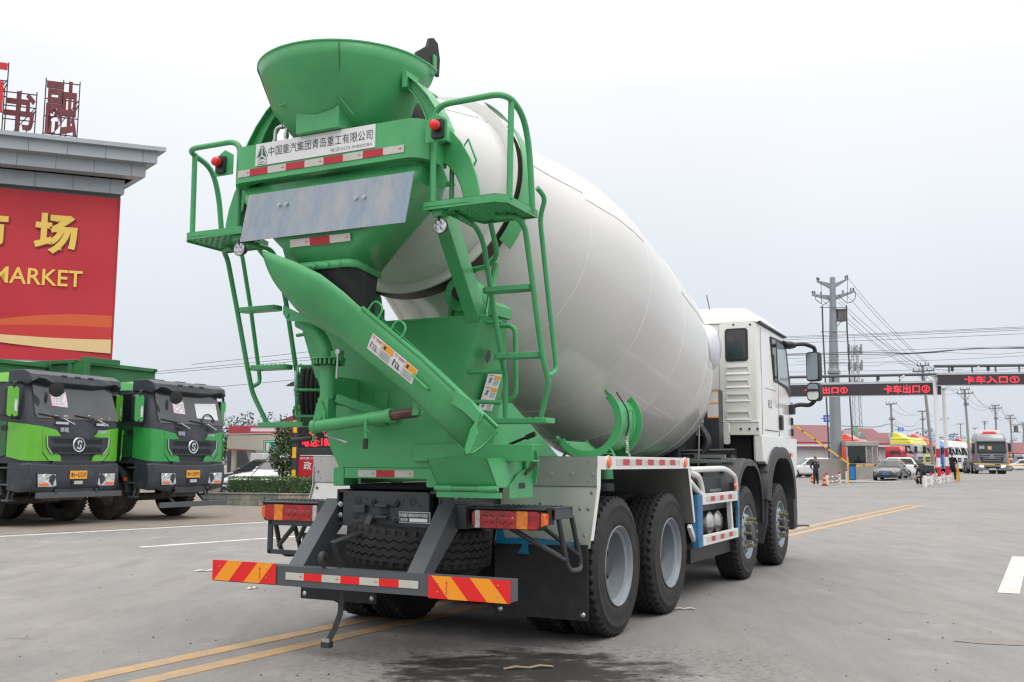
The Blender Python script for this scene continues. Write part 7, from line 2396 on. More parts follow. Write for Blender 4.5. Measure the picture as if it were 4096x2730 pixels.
for x, y, lab in ((19.07, 61.45, 'orange and yellow traffic cone right of the standing guard'), (20.75, 69.5, 'traffic cone partly hidden behind the standing guard')):
    t = thing('traffic_cone', lab, 'cone', (x, y, 0.03), 0, 'traffic cones')
    c = MB(BLK).box(-0.17, 0.17, -0.17, 0.17, 0, 0.04)
    c.build('cone_base', t)
    c = MB()
    CO = [(0.04, 0.16, STRR), (0.16, 0.28, STICKO), (0.28, 0.42, STRR), (0.42, 0.54, STICKO), (0.54, 0.68, STRR)]
    for a, b, m in CO:
        c.use(m).cyl((0, 0, a), (0, 0, b), 0.15 - a * 0.17, 0.15 - b * 0.17, 14)
    c.build('cone_body', t)

# ---- booth island, wall, booth, barrier
CONC = mat('grey_concrete', (0.30, 0.28, 0.26), 0.85, nv=0.10, ns=1.2, dirt=((0.20, 0.18, 0.16), 0.3, 2))
STAIN = mat('stainless_booth', (0.42, 0.40, 0.37), 0.42, metal=0.45, nv=0.12, ns=1.6)
o = MB(CONC).box(-1.6, 3.3, -0.6, 9.5, -0.3, 0.13).build('booth_island', bevel=0.03)
o.location = (22.7, 66.6, 0.1)
o.rotation_euler = (0, 0, R(-26))
tag(o, 'low concrete island under the ticket booth', 'island')
o = MB(CONC).box(0, 2.6, 0, 0.3, 0, 1.62).build('concrete_wall', bevel=0.02)
o.location = (22.85, 75.8, 0.12)
tag(o, 'bare grey concrete wall left of the ticket booth', 'wall')
t = thing('ticket_booth', 'stainless steel ticket booth with a large dark window', 'booth', (25.05, 75.2, 0.26), R(-6))
c = MB(STAIN)
c.prism([(0, 0), (1.45, 0), (2.35, 0.25), (2.35, 2.2), (0, 2.2)], 'z', 0.0, 1.15)
c.prism([(0, 0), (1.45, 0), (2.35, 0.25), (2.35, 2.2), (0, 2.2)], 'z', 2.44, 2.46)
for x, y in ((0.04, 0.04), (1.43, 0.04), (2.31, 0.3), (0.04, 2.1), (2.3, 2.1), (1.9, 0.16)):
    c.box(x - 0.05, x + 0.05, y - 0.05, y + 0.05, 1.15, 2.44)
bd = c.build('booth_body', t, bevel=0.01)
c = MB(STAIN).prism([(-0.06, -0.08), (1.48, -0.08), (2.45, 0.2), (2.45, 2.3), (-0.06, 2.3)], 'z', 2.46, 2.80)
c.build('booth_roof', t, bevel=0.02)
c = MB(GLASS).box(0.09, 1.38, 0.02, 0.05, 1.16, 2.43)
c.use(mat('painted_pane_reflection', (0.22, 0.19, 0.18), 0.1, nv=0.5, ns=2)).slab([(1.48, 0.03, 1.16), (2.26, 0.25, 1.16), (2.26, 0.25, 2.43), (1.48, 0.03, 2.43)], (0, 0.03, 0))  # side pane: reflection painted as a blotchy brown-grey colour
c.build('booth_window', t, smooth=0)
c = MB(CONC)
for k in range(5):
    c.box(k * 0.5, k * 0.5 + 0.42, -0.25 + 0.05 * (k % 2), 0.1, 0, 0.14 + 0.05 * (k % 3))
o = c.build('loose_kerb_blocks', smooth=0)
o.location = (26.2, 68.6, 0.23)
o.rotation_euler = (0, 0, R(12))
tag(o, 'broken concrete kerb blocks beside the dark grey car', 'kerb blocks')
t = thing('barrier_machine', 'grey barrier cabinet with a blue door in front of the booth', 'barrier', (24.08, 71.3, 0.2))
c = MB(CHASL).box(-0.22, 0.24, -0.15, 0.15, 0, 1.05)
c.use(CHAS).box(-0.2, 0.27, -0.18, 0.18, 1.05, 1.2)
c.build('barrier_cabinet', t, bevel=0.01)
MB(mat('cabinet_blue', (0.02, 0.17, 0.55), 0.4)).box(-0.2, 0.15, -0.165, -0.15, 0.1, 0.98).build('cabinet_door', t)


def boom(p, q, lab, w=0.10, par=None):
    p, q = Vector(p), Vector(q)
    c = MB()
    for k in range(13):
        c.use(YP).beam(p.lerp(q, k / 13), p.lerp(q, (k + 1) / 13), 0.06, w)
        if k % 3 == 2:
            c.use(BLK).beam(p.lerp(q, (k + 0.25) / 13), p.lerp(q, (k + 0.8) / 13), 0.064, w * 0.72)
    o = c.build('barrier_arm' if par else 'boom_barrier', par, smooth=0)
    if par:
        o.location = -Vector(par.location)
        o['label'] = lab
    else:
        tag(o, lab, 'barrier')


boom((23.95, 71.2, 1.32), (20.05, 70.6, 3.97), 'yellow barrier arm raised at a slant over the standing guard', 0.11, t)
boom((24.22, 71.2, 1.22), (27.7, 71.0, 1.47), 'yellow barrier arm held level in front of the dark grey car', 0.10, t)
boom((27.65, 60.2, 1.42), (34.5, 59.6, 1.20), 'yellow barrier arm held level in front of the grey lorry', 0.075)
c = MB(YP)
c.beam((-0.1, 0, 0), (0.0, 0, 1.05), 0.07, 0.05)
c.beam((0.1, 0, 0), (0.02, 0, 1.05), 0.07, 0.05)
c.box(-0.05, 0.05, -0.02, 0.02, 0, 0.5)
o = c.build('barrier_prop')
o.location = (27.75, 62.69, 0.34)
tag(o, 'yellow forked barrier rest right of the man in black', 'stand')

# ---- people
SKIN = mat('skin', (0.42, 0.24, 0.16), 0.6)
NAVY = mat('navy_uniform', (0.014, 0.017, 0.028), 0.8, nv=0.15, ns=12)
BLKC = mat('black_suit', (0.008, 0.008, 0.010), 0.8, nv=0.15, ns=12)
HAIR = mat('black_hair', (0.008, 0.007, 0.007), 0.6)


def body_mesh(J, E, name, par, mats, split):
    """One continuous skinned body: J joint -> (point, radius x, radius y); split(v) picks the material index per face centre."""
    keys = list(J)
    me = bpy.data.meshes.new(name)
    me.from_pydata([J[k][0] for k in keys], [(keys.index(a), keys.index(b)) for a, b in E], [])
    o = bpy.data.objects.new(name, me)
    col.objects.link(o)
    md = o.modifiers.new('skin', 'SKIN')
    md.use_smooth_shade = True
    for i, k in enumerate(keys):
        me.skin_vertices[0].data[i].radius = (J[k][1], J[k][2])
        me.skin_vertices[0].data[i].use_root = (i == 0)
    o.modifiers.new('sub', 'SUBSURF').levels = 1
    dg = bpy.context.evaluated_depsgraph_get()
    m2 = bpy.data.meshes.new_from_object(o.evaluated_get(dg))
    bpy.data.objects.remove(o)
    for m in mats:
        m2.materials.append(m)
    for p in m2.polygons:
        p.material_index = split(p.center)
        p.use_smooth = True
    o = bpy.data.objects.new(name, m2)
    col.objects.link(o)
    o.parent = par
    return o


def hand(J, E, w, d, s, n):
    """palm, four unequal fingers and a thumb from the wrist point along direction d."""
    w, d = Vector(w), Vector(d).normalized()
    a = d.orthogonal().normalized() if abs(d.z) < 0.5 else (Vector((0, 1, 0)) - d * d.y).normalized()
    J[n + 'p'] = (w + d * 0.07, 0.030, 0.016)
    E.append((n + 'w', n + 'p'))
    for k, L in enumerate((0.085, 0.095, 0.088, 0.068)):
        r0 = w + d * 0.095 + a * (0.030 - 0.020 * k)
        J[n + 'f%d' % k] = (r0, 0.009, 0.009)
        J[n + 'g%d' % k] = (r0 + d * L + d.cross(a) * 0.02 * s, 0.008, 0.008)
        E.append((n + 'p', n + 'f%d' % k))
        E.append((n + 'f%d' % k, n + 'g%d' % k))
    J[n + 't'] = (w + d * 0.06 + a * 0.045, 0.010, 0.010)
    E.append((n + 'p', n + 't'))


def head(par, c0, face, tilt=0.0, skin=SKIN):
    """head with nose, ears, eyes, mouth and short black hair; face = heading angle."""
    M = Matrix.Translation(c0) @ Matrix.Rotation(face, 4, 'Z') @ Matrix.Rotation(tilt, 4, 'X')
    c = MB(skin)
    c.X = M
    c.sphere((0, 0, 0), 0.105, 16, 12, (0.76, 0.92, 1.12))
    c.sphere((0, 0.02, -0.06), 0.08, 12, 8, (0.75, 0.9, 0.85))
    c.loft([[(-0.012, 0.09, 0.02), (0.012, 0.09, 0.02), (0.016, 0.095, -0.025), (-0.016, 0.095, -0.025)], [(-0.004, 0.10, 0.015), (0.004, 0.10, 0.015), (0.008, 0.118, -0.022), (-0.008, 0.118, -0.022)]])
    for s in (-1, 1):
        c.sphere((s * 0.081, -0.005, 0.0), 0.026, 8, 6, (0.4, 0.8, 1.2))
        c.use(HAIR).sphere((s * 0.032, 0.09, 0.018), 0.011, 8, 6, (1.3, 0.5, 0.6))
        c.box(s * 0.015, s * 0.05, 0.088, 0.097, 0.036, 0.043)
        c.use(skin)
    c.use(REDINK).box(-0.022, 0.022, 0.086, 0.094, -0.058, -0.05)
    c.use(HAIR)
    vs_ = []
    for j in range(7):
        for i in range(16):
            a, b = 2 * PI * i / 16, PI * 0.53 * j / 6
            zz = math.cos(b)
            fr = max(0, math.sin(a)) * 0.35
            bb = b * (1 - fr)
            vs_.append((0.086 * math.sin(bb) * math.cos(a), 0.104 * math.sin(bb) * math.sin(a) - 0.008, 0.010 + 0.122 * math.cos(bb)))
    c.add(vs_, [(j * 16 + i, j * 16 + (i + 1) % 16, (j + 1) * 16 + (i + 1) % 16, (j + 1) * 16 + i) for j in range(6) for i in range(16)])
    c.X = None
    return c.build('head', par, smooth=60)


def standing(name, lab, loc, rz, top, low, arms, face, hands_front):
    t = thing(name, lab, 'person', loc, rz)
    J, E = {}, []
    J['pel'] = (Vector((0, 0, 0.95)), 0.155, 0.105)
    J['wai'] = (Vector((0, 0.0, 1.10)), 0.145, 0.10)
    J['che'] = (Vector((0, 0.005, 1.32)), 0.165, 0.115)
    J['nec'] = (Vector((0, -0.01, 1.46)), 0.065, 0.06)
    J['nek'] = (Vector((0, 0.0, 1.55)), 0.05, 0.05)
    E += [('pel', 'wai'), ('wai', 'che'), ('che', 'nec'), ('nec', 'nek')]
    for s, n in ((-1, 'l'), (1, 'r')):
        J[n + 'h'] = (Vector((s * 0.095, 0, 0.86)), 0.095, 0.10)
        J[n + 'k'] = (Vector((s * 0.11, 0.02, 0.48)), 0.068, 0.07)
        J[n + 'a'] = (Vector((s * 0.125, -0.02, 0.09)), 0.052, 0.055)
        J[n + 't'] = (Vector((s * 0.14, 0.13, 0.045)), 0.045, 0.035)
        E += [('pel', n + 'h'), (n + 'h', n + 'k'), (n + 'k', n + 'a'), (n + 'a', n + 't')]
        J[n + 's'] = (Vector((s * 0.185, 0, 1.42)), 0.075, 0.075)
        el, wr_ = arms[0 if s < 0 else 1]
        J[n + 'e'] = (Vector(el), 0.055, 0.055)
        J[n + 'w'] = (Vector(wr_), 0.032, 0.028)
        E += [('che', n + 's'), (n + 's', n + 'e'), (n + 'e', n + 'w')]
        hand(J, E, wr_, Vector(wr_) - Vector(el), s, n)
    ws = [Vector(arms[0][1]), Vector(arms[1][1])]
    es = [Vector(arms[0][0]), Vector(arms[1][0])]

    def split(p):
        if p.z < 0.075:
            return 3
        for w_, e_ in zip(ws, es):
            if (p - w_).length < 0.20 and (p - e_).dot(w_ - e_) > (w_ - e_).length_squared * 0.93:
                return 2
        if p.z > 1.50:
            return 2
        return 0 if p.z > 0.93 else 1
    body_mesh(J, E, 'body', t, [top, low, SKIN, BLK], split)
    c = MB(PLATEW)
    if top is NAVY:
        c.box(-0.13, -0.05, 0.10, 0.118, 1.335, 1.355)
        c.box(0.06, 0.12, 0.10, 0.118, 1.335, 1.355)
        c.build('name_tape', t)
    c = MB(BLK).tube([Vector((0.152 * math.cos(a), 0.112 * math.sin(a), 0.985)) for a in [2 * PI * k / 16 for k in range(16)]], 0.018, 6, closed=True)
    c.build('belt', t)
    head(t, Vector((0, 0.015, 1.66)), face)
    return t


# guard with hands behind his back, looking to the right
standing('person', 'guard in dark uniform standing with hands behind the back beside the traffic cone', (18.49, 61.25, 0.02), R(195), NAVY, NAVY, (((-0.29, -0.10, 1.16), (-0.10, -0.19, 0.99)), ((0.29, -0.10, 1.16), (0.10, -0.19, 1.0))), R(25), False)
# man in black seen from behind, looking down at his hands
standing('person', 'man in black suit standing with back turned beside the yellow barrier rest', (27.43, 62.65, 0.32), R(-18), BLKC, BLKC, (((-0.27, 0.02, 1.14), (-0.12, 0.24, 1.10)), ((0.27, 0.02, 1.14), (0.20, 0.26, 1.10))), R(-25), True)
# seated guard bent forward on the low rail
t = thing('person', 'guard in dark uniform sitting bent forward on the low white rail', 'person', (23.05, 56.15, 0.14), R(100))
J, E = {}, []
J['pel'] = (Vector((0, -0.05, 0.60)), 0.16, 0.12)
J['wai'] = (Vector((0, 0.06, 0.74)), 0.15, 0.11)
J['che'] = (Vector((0, 0.28, 0.92)), 0.17, 0.12)
J['nec'] = (Vector((0, 0.40, 0.99)), 0.07, 0.065)
J['nek'] = (Vector((0, 0.48, 1.02)), 0.05, 0.05)
E += [('pel', 'wai'), ('wai', 'che'), ('che', 'nec'), ('nec', 'nek')]
for s, n in ((-1, 'l'), (1, 'r')):
    J[n + 'h'] = (Vector((s * 0.11, 0.06, 0.58)), 0.10, 0.10)
    J[n + 'k'] = (Vector((s * 0.17, 0.42, 0.52)), 0.07, 0.07)
    J[n + 'a'] = (Vector((s * 0.15, 0.36, 0.09)), 0.052, 0.055)
    J[n + 't'] = (Vector((s * 0.16, 0.52, 0.045)), 0.045, 0.035)
    E += [('pel', n + 'h'), (n + 'h', n + 'k'), (n + 'k', n + 'a'), (n + 'a', n + 't')]
    J[n + 's'] = (Vector((s * 0.19, 0.34, 0.93)), 0.075, 0.075)
    J[n + 'e'] = (Vector((s * 0.25, 0.40, 0.64)), 0.052, 0.052)
    J[n + 'w'] = (Vector((s * 0.12, 0.60, 0.56)), 0.03, 0.027)
    E += [('che', n + 's'), (n + 's', n + 'e'), (n + 'e', n + 'w')]
    hand(J, E, J[n + 'w'][0], Vector((-s * 0.3, 0.7, -0.3)), s, n)


def split_sit(p):
    if p.z < 0.075:
        return 3
    if p.y > 0.47 and p.z > 0.45 or (p.y > 0.44 and p.z > 1.0):
        return 2
    return 0 if p.z > 0.62 else 1


body_mesh(J, E, 'body', t, [NAVY, NAVY, SKIN, BLK], split_sit)
head(t, Vector((0, 0.56, 1.08)), 0, R(-35))

# ---- cars
PAINTS = {}


def car(lab, loc, fwd, paint, suv=0, lights=False, plate=None, grp='parked and waiting cars'):
    rz = math.atan2(-fwd[0], fwd[1])
    t = thing('car', lab, 'car', loc, rz, grp)
    if paint not in PAINTS:
        PAINTS[paint] = mat('car_paint', paint, 0.25, coat=0.7)
    P = PAINTS[paint]
    L, W, H = (2.3, 0.93, 1.62) if suv == 1 else ((2.05, 0.86, 1.50) if suv == 2 else (2.38, 0.91, 1.45))
    sh = 1.0 if suv else 0.93

    def sec(y, w, zt, zb=0.22):
        return [(-w * 0.86, y, zb), (-w, y, zb + 0.12), (-w * 1.0, y, zt * 0.62), (-w * 0.95, y, zt - 0.06), (-w * 0.80, y, zt), (0, y, zt + 0.03), (w * 0.80, y, zt), (w * 0.95, y, zt - 0.06), (w, y, zt * 0.62), (w, y, zb + 0.12), (w * 0.86, y, zb)]
    rear = sh - 0.02
    c = MB(P)
    c.loft([sec(-L, W * 0.80, rear - 0.16, 0.36), sec(-L + 0.08, W * 0.92, rear - 0.03), sec(-L * 0.72, W, rear), sec(-0.2, W, sh), sec(L * 0.35, W, sh - 0.02), sec(L * 0.62, W * 0.98, sh - 0.09), sec(L * 0.86, W * 0.92, sh - 0.20), sec(L * 0.97, W * 0.80, sh - 0.30), sec(L, W * 0.66, sh - 0.38, 0.30)])
    yr0 = -L * 0.95 if suv else -L * 0.72
    yr1 = -L * 0.78 if suv else -L * 0.30
    yf0, yf1 = L * 0.42, L * 0.02
    wr_ = W * 0.66

    def gs(z, f):
        w = W * 0.88 + (wr_ - W * 0.88) * f
        return [(-w, yr0 + (yr1 - yr0) * f, z), (w, yr0 + (yr1 - yr0) * f, z), (w, yf0 + (yf1 - yf0) * f, z), (-w, yf0 + (yf1 - yf0) * f, z)]
    c.loft([gs(sh - 0.03, 0), gs(H - 0.05, 0.92), [(x * 0.93, y * 0.95, H) for x, y, z in gs(H, 1)]])
    c.build('body', t, smooth=45, bevel=0.03)
    g0, g1 = gs(sh + 0.02, 0.09), gs(H - 0.10, 0.82)
    c = MB(GLASS)
    for a, b in ((0, 1), (2, 3)):
        n_ = Vector((0, -1 if a == 0 else 1, 0.5)).normalized() * 0.02
        q = [Vector(g0[a]), Vector(g0[b]), Vector(g1[b]), Vector(g1[a])]
        m_ = sum(q, Vector()) / 4
        c.slab([m_ + (p - m_) * 0.9 + n_ * 0.3 for p in q], n_)
    for a, b, s in ((1, 2, 1), (3, 0, -1)):
        q = [Vector(g0[a]), Vector(g0[b]), Vector(g1[b]), Vector(g1[a])]
        for u0, u1 in (((0.06, 0.47), (0.52, 0.94))):
            e = [q[0].lerp(q[1], u0), q[0].lerp(q[1], u1), q[3].lerp(q[2], u1), q[3].lerp(q[2], u0)]
            c.slab([p + Vector((s * 0.004, 0, 0)) for p in e], (s * 0.016, 0, 0.004))
    c.build('windows', t, smooth=0)
    for s in (-1, 1):
        m_ = mat('lit_headlight', (0.9, 0.9, 0.9), 0.2, emit=((1, 0.98, 0.92), 3.0)) if lights and 'lit_headlight' not in MATS else (MATS['lit_headlight'] if lights else LENSC)
        c = MB(m_).slab([(s * W * 0.42, L * 0.985, sh - 0.42), (s * W * 0.80, L * 0.90, sh - 0.40), (s * W * 0.86, L * 0.86, sh - 0.27), (s * W * 0.50, L * 0.975, sh - 0.33)], (0, 0.03, 0.01))
        c.build('headlight', t, smooth=0)
        c = MB(LENSR).slab([(s * W * 0.5, -L - 0.005, rear - 0.26), (s * W * 0.86, -L + 0.06, rear - 0.26), (s * W * 0.9, -L + 0.07, rear - 0.12), (s * W * 0.5, -L + 0.01, rear - 0.13)], (0, -0.04, 0))
        c.build('tail_light', t, smooth=0)
        c = MB(P).sphere((s * (W + 0.08), L * 0.25, sh + 0.08), 0.11, 10, 6, (0.9, 0.6, 0.65))
        c.build('wing_mirror', t)
    c = MB(BLK).slab([(-W * 0.5, L + 0.0, 0.48), (W * 0.5, L + 0.0, 0.48), (W * 0.5, L * 0.985, 0.62), (-W * 0.5, L * 0.985, 0.62)], (0, 0.02, 0))
    c.use(CHROME).box(-W * 0.5, W * 0.5, L + 0.0, L + 0.03, 0.53, 0.55)
    c.use(BLK).box(-W * 0.7, W * 0.7, L * 0.97, L + 0.005, 0.26, 0.40)
    c.use(MATS.get('plate_blue') or mat('plate_blue', (0.02, 0.16, 0.55), 0.4)).box(-0.22, 0.22, L + 0.005, L + 0.03, 0.38, 0.50)
    c.box(-0.22, 0.22, -L - 0.03, -L, 0.52, 0.64)
    c.build('front_grille', t, smooth=0)
    for s in (-1, 1):
        for y in (L * 0.62, -L * 0.58):
            w = bpy.data.objects.new('wheel', None)
            col.objects.link(w)
            w.parent = t
            w.location = (s * (W - 0.09), y, 0.32)
            c = MB(TYRE).lathe([(0.2, -0.1), (0.31, -0.1), (0.32, -0.07), (0.32, 0.08), (0.30, 0.11), (0.22, 0.115)], (0, 0, 0), (s, 0, 0), 24)
            c.build('tyre', w)
            c = MB(RIML).lathe([(0.225, 0.11), (0.215, 0.10), (0.20, 0.04), (0.05, 0.07), (0, 0.075)], (0, 0, 0), (s, 0, 0), 20)
            c.use(BLK)
            for k in range(5):
                a = 2 * PI * k / 5
                c.lathe([(0.045, 0), (0, 0.001)], (s * 0.075, 0.13 * math.cos(a), 0.13 * math.sin(a)), (s, 0, 0), 8)
            c.build('rim', w)
    return t


WHITEC, DGC, BLKC2 = (0.72, 0.73, 0.74), (0.05, 0.052, 0.058), (0.018, 0.018, 0.02)
car('white crossover car parked behind the hedge under the clipped bush', (-8.75, 38.9, 0), (-0.70, -0.71), WHITEC, 1)
car('dark saloon car parked left of the white crossover, mostly hidden', (-10.6, 43.0, 0), (-0.97, 0.25), DGC)
car('dark grey saloon with lit headlight facing the gate beside the booth', (26.7, 70.9, 0.25), (-0.49, -0.88), (0.07, 0.072, 0.078), 0, True)
car('white hatchback side on, just behind the dark grey saloon', (28.55, 76.2, 0.38), (-0.95, 0.32), WHITEC, 2)
car('black saloon with red tail lamp behind the seated guard', (30.9, 79.6, 0.45), (-0.9, 0.42), BLKC2)
car('silver white people carrier behind the standing guard, left of the concrete wall', (25.4, 86.0, 0.25), (-1, 0.0), (0.66, 0.68, 0.70), 1)
car('black coupe parked behind the man in black', (49.3, 113.5, 0.6), (-0.96, 0.3), BLKC2)
car('pale car behind the black coupe, left of the grey lorry', (58.5, 126, 0.6), (-0.9, -0.4), (0.45, 0.45, 0.47), 1)
car('white saloon far off right of the grey lorry', (63.3, 125, 0.6), (-0.97, 0.25), WHITEC)
car('silver car far off at the right edge behind the white saloon', (73.5, 137, 0.6), (-0.9, 0.4), (0.5, 0.52, 0.54))

# ---- parked tractor units in a row
WHLM = MATS['muddy_tyre']


def tractor(lab, loc, paint, roof=0, low=None, grp='tractor lorries parked in a row', fwd=(0.80, -0.60)):
    rz = math.atan2(-fwd[0], fwd[1])
    t = thing('parked_lorry', lab, 'lorry', loc, rz, grp)
    P = PAINTS.setdefault(paint, None) or mat('lorry_paint', paint, 0.3, coat=0.5, nv=0.04, ns=1)
    PAINTS[paint] = P
    W, ht = 1.22, (2.35 if roof == 0 else 2.95)
    yb = -1.75 if roof == 0 else -2.25

    def sec(z, w, yf, y0):
        return [(-w, y0, z), (w, y0, z), (w, yf - 0.2, z), (w - 0.14, yf, z), (-w + 0.14, yf, z), (-w, yf - 0.2, z)]
    cb = bpy.data.objects.new('cab', None)
    col.objects.link(cb)
    cb.parent = t
    c = MB(P)
    c.loft([sec(0.85, W, 0.0, yb), sec(1.7, W, -0.0, yb), sec(ht - 0.25, W - 0.05, -0.28, yb), sec(ht, W - 0.14, -0.5, yb + 0.05)])
    c.build('cab_body', cb, bevel=0.04)
    if roof:
        c = MB(P)
        c.loft([sec(ht - 0.02, W - 0.10, -0.45, yb + 0.05), sec(ht + 0.22, W - 0.16, -0.75, yb + 0.1)])
        if roof == 2:
            c.loft([[(-0.95, -1.1, ht + 0.2), (0.95, -1.1, ht + 0.2), (0.95, yb + 0.15, ht + 0.2), (-0.95, yb + 0.15, ht + 0.2)], [(-0.85, -1.75, ht + 0.62), (0.85, -1.75, ht + 0.62), (0.85, yb + 0.15, ht + 0.68), (-0.85, yb + 0.15, ht + 0.68)]])
        c.build('roof_deflector', cb, bevel=0.05)
    if low:
        Q = PAINTS.setdefault(low, None) or mat('lorry_paint', low, 0.3, coat=0.4)
        PAINTS[low] = Q
        c = MB(Q)
        c.loft([sec(0.84, W + 0.012, 0.012, yb), sec(1.72, W + 0.012, 0.012, yb), sec(ht - 0.4, W - 0.02, -0.2, yb)])
        c.build('lower_cab', cb)
    c = MB(GLASS)
    zt = min(ht - 0.3, 2.5)
    f = lambda z: -0.02 - max(0, z - 1.7) * 0.28 / (ht - 1.95)
    c.slab([(-1.05, f(1.72) + 0.01, 1.72), (1.05, f(1.72) + 0.01, 1.72), (1.0, f(zt) + 0.01, zt), (-1.0, f(zt) + 0.01, zt)], (0, 0.03, 0.01))
    c.build('windscreen', cb, smooth=0)
    for s in (-1, 1):
        c = MB(GLASS).slab([(s * (W - 0.0), -0.4, 1.68), (s * (W - 0.0), -1.3, 1.68), (s * (W - 0.03), -1.3, zt - 0.1), (s * (W - 0.04), -0.55, zt - 0.1)], (s * 0.03, 0, 0))
        c.build('door_window', cb, smooth=0)
        c = MB(BLK).box(s * 1.3, s * 1.48, 0.0, 0.12, 1.75, 2.35)
        c.box(s * 1.15, s * 1.35, 0.0, 0.06, 2.3, 2.36)
        c.build('mirror', cb)
        c = MB(LENSC).box(s * 0.75, s * 1.1, 0.02, 0.06, 0.62, 0.8)
        c.build('headlight', t)
        for y in (-1.25, -4.6, -5.9):
            w = MB(WHLM).lathe([(0.0, -0.28), (0.5, -0.28), (0.52, -0.25), (0.52, -0.03), (0.48, 0.0), (0.30, 0.0)], (s * 1.2, y, 0.52), (s, 0, 0), 24)
            w.use(RIM).lathe([(0.30, 0.0), (0.27, -0.03), (0.22, 0.02), (0.12, 0.03), (0.1, 0.09), (0, 0.09)], (s * 1.2, y, 0.52), (s, 0, 0), 18)
            w.build('wheel', t)
        c = MB(P)
        c.prism(arc(-1.25, 0.52, 0.66, 0, 180, 10) + arc(-1.25, 0.52, 0.58, 180, 0, 10), 'x', s * 0.85, s * 1.23)
        c.build('wheel_arch', t)
    c = MB(P).box(-1.2, 1.2, -0.5, 0.03, 0.35, 0.84)
    c.build('bumper', t, bevel=0.05)
    c = MB(BLK).box(-0.75, 0.75, 0.0, 0.03, 1.0, 1.45)
    c.use(CHROME).box(-0.6, 0.6, 0.03, 0.04, 1.2, 1.25)
    c.build('grille', t)
    c = MB(DARK).box(-0.45, 0.45, -6.4, -0.4, 0.6, 0.95)
    c.box(-0.9, 0.9, -4.0, -2.3, 0.4, 1.0)
    c.build('chassis', t)
    return t


REDP, ORGR, YELP = (0.45, 0.02, 0.025), (0.62, 0.055, 0.025), (0.62, 0.58, 0.04)
B0 = Vector((34.1, 86.2))
ST = Vector((0.60, 0.80))
row = [(0.3, REDP, 0, None, 'small red day cab at the near end of the row of lorries'), (3.7, YELP, 2, (0.40, 0.42, 0.45), 'silver lorry with a bright yellow high roof'), (6.3, YELP, 1, None, 'yellow lorry behind the silver one with the yellow roof'), (10.0, ORGR, 2, None, 'tall orange red lorry behind the striped gate posts'), (13.6, (0.05, 0.18, 0.55), 1, None, 'blue lorry between the orange red and the white lorries'), (16.4, WHITEC, 1, None, 'first white lorry right of the gate posts'), (19.2, WHITEC, 1, None, 'second of the four white lorries in the row'), (22.0, WHITEC, 1, None, 'third of the four white lorries in the row'), (24.8, WHITEC, 1, None, 'last of the four white lorries, next to the red one'), (28.5, REDP, 2, None, 'tall red lorry just left of the grey lorry'), (32.5, (0.35, 0.60, 0.06), 2, None, 'lime green lorry peeping over the tall red one')]
for d, p, rf, lw, lab in row:
    q = B0 + ST * d + Vector((0.80, -0.60)) * (-0.02 * d)
    tractor(lab, (q.x, q.y, gz(q.x, q.y)), p, rf, lw)
tractor('orange red lorry behind the thick steel pole, left of the booth', (29.9, 83.5, 0.25), ORGR, 2)
for k, (x, y, p, lab) in enumerate(((68.5, 138, (0.65, 0.2, 0.02), 'orange lorry far off right of the grey lorry'), (77, 150, (0.25, 0.27, 0.3), 'grey lorry far off at the right edge'), (83, 158, REDP, 'red lorry far off at the right edge'))):
    tractor(lab, (x, y, 0.6), p, 0, None, 'far lorries at the right edge')

# ---- grey lorry driving in
GREYP = mat('grey_lorry_paint', (0.20, 0.205, 0.22), 0.3, metal=0.3, coat=0.6, nv=0.04, ns=1)
t = thing('grey_lorry', 'grey tractor lorry with lit headlights and a red roof lamp driving towards the gate', 'lorry', (40.2, 84.2, 0.6), math.atan2(0.28, -0.96))


def gsec(z, w, yf, y0):
    return [(-w, y0, z), (w, y0, z), (w, yf - 0.25, z), (w - 0.15, yf - 0.04, z), (0, yf + 0.03, z), (-w + 0.15, yf - 0.04, z), (-w, yf - 0.25, z)]


cb = bpy.data.objects.new('cab', None)
col.objects.link(cb)
cb.parent = t
c = MB(GREYP)
c.loft([gsec(0.95, 1.25, 0, -2.2), gsec(1.75, 1.25, 0, -2.2), gsec(2.6, 1.2, -0.2, -2.2), gsec(3.0, 1.2, -0.3, -2.2), gsec(3.35, 1.1, -0.6, -2.15), gsec(3.42, 0.9, -0.9, -2.1)])
c.build('cab_body', cb, bevel=0.03)
c = MB(BLK).slab([(-1.12, 0.03, 1.72), (1.12, 0.03, 1.72), (1.1, -0.17, 2.72), (-1.1, -0.17, 2.72)], (0, 0.03, 0.01))
c.use(CHASL).box(-1.12, 1.12, -0.15, 0.08, 2.62, 2.74)
c.build('windscreen_surround', cb)
c = MB(GLASS).slab([(-1.0, 0.065, 1.82), (1.0, 0.065, 1.82), (1.0, -0.10, 2.60), (-1.0, -0.10, 2.60)], (0, 0.02, 0.01))
c.use(GLASSL).slab([(0.95, 0.075, 2.08), (0.55, 0.075, 2.08), (0.55, 0.02, 2.34), (0.95, 0.02, 2.34)], (0, 0.02, 0))
c.use(mat('windscreen_paper', (0.55, 0.35, 0.25), 0.6)).slab([(0.3, 0.075, 2.02), (0.0, 0.075, 2.02), (0.0, 0.02, 2.32), (0.3, 0.02, 2.32)], (0, 0.02, 0))
c.build('windscreen', cb, smooth=0)
c = MB(BLK).prism([(-0.95, 1.55), (0.95, 1.55), (0.80, 0.98), (-0.80, 0.98)], 'y', 0.0, 0.035)
c.use(GREYP)
for z in (1.08, 1.25):
    c.box(-0.72, 0.72, 0.035, 0.07, z, z + 0.07)
c.prism([(-0.9, 1.42), (-0.3, 1.36), (0.3, 1.36), (0.9, 1.42), (0.85, 1.5), (0.25, 1.47), (-0.25, 1.47), (-0.85, 1.5)], 'y', 0.035, 0.07)
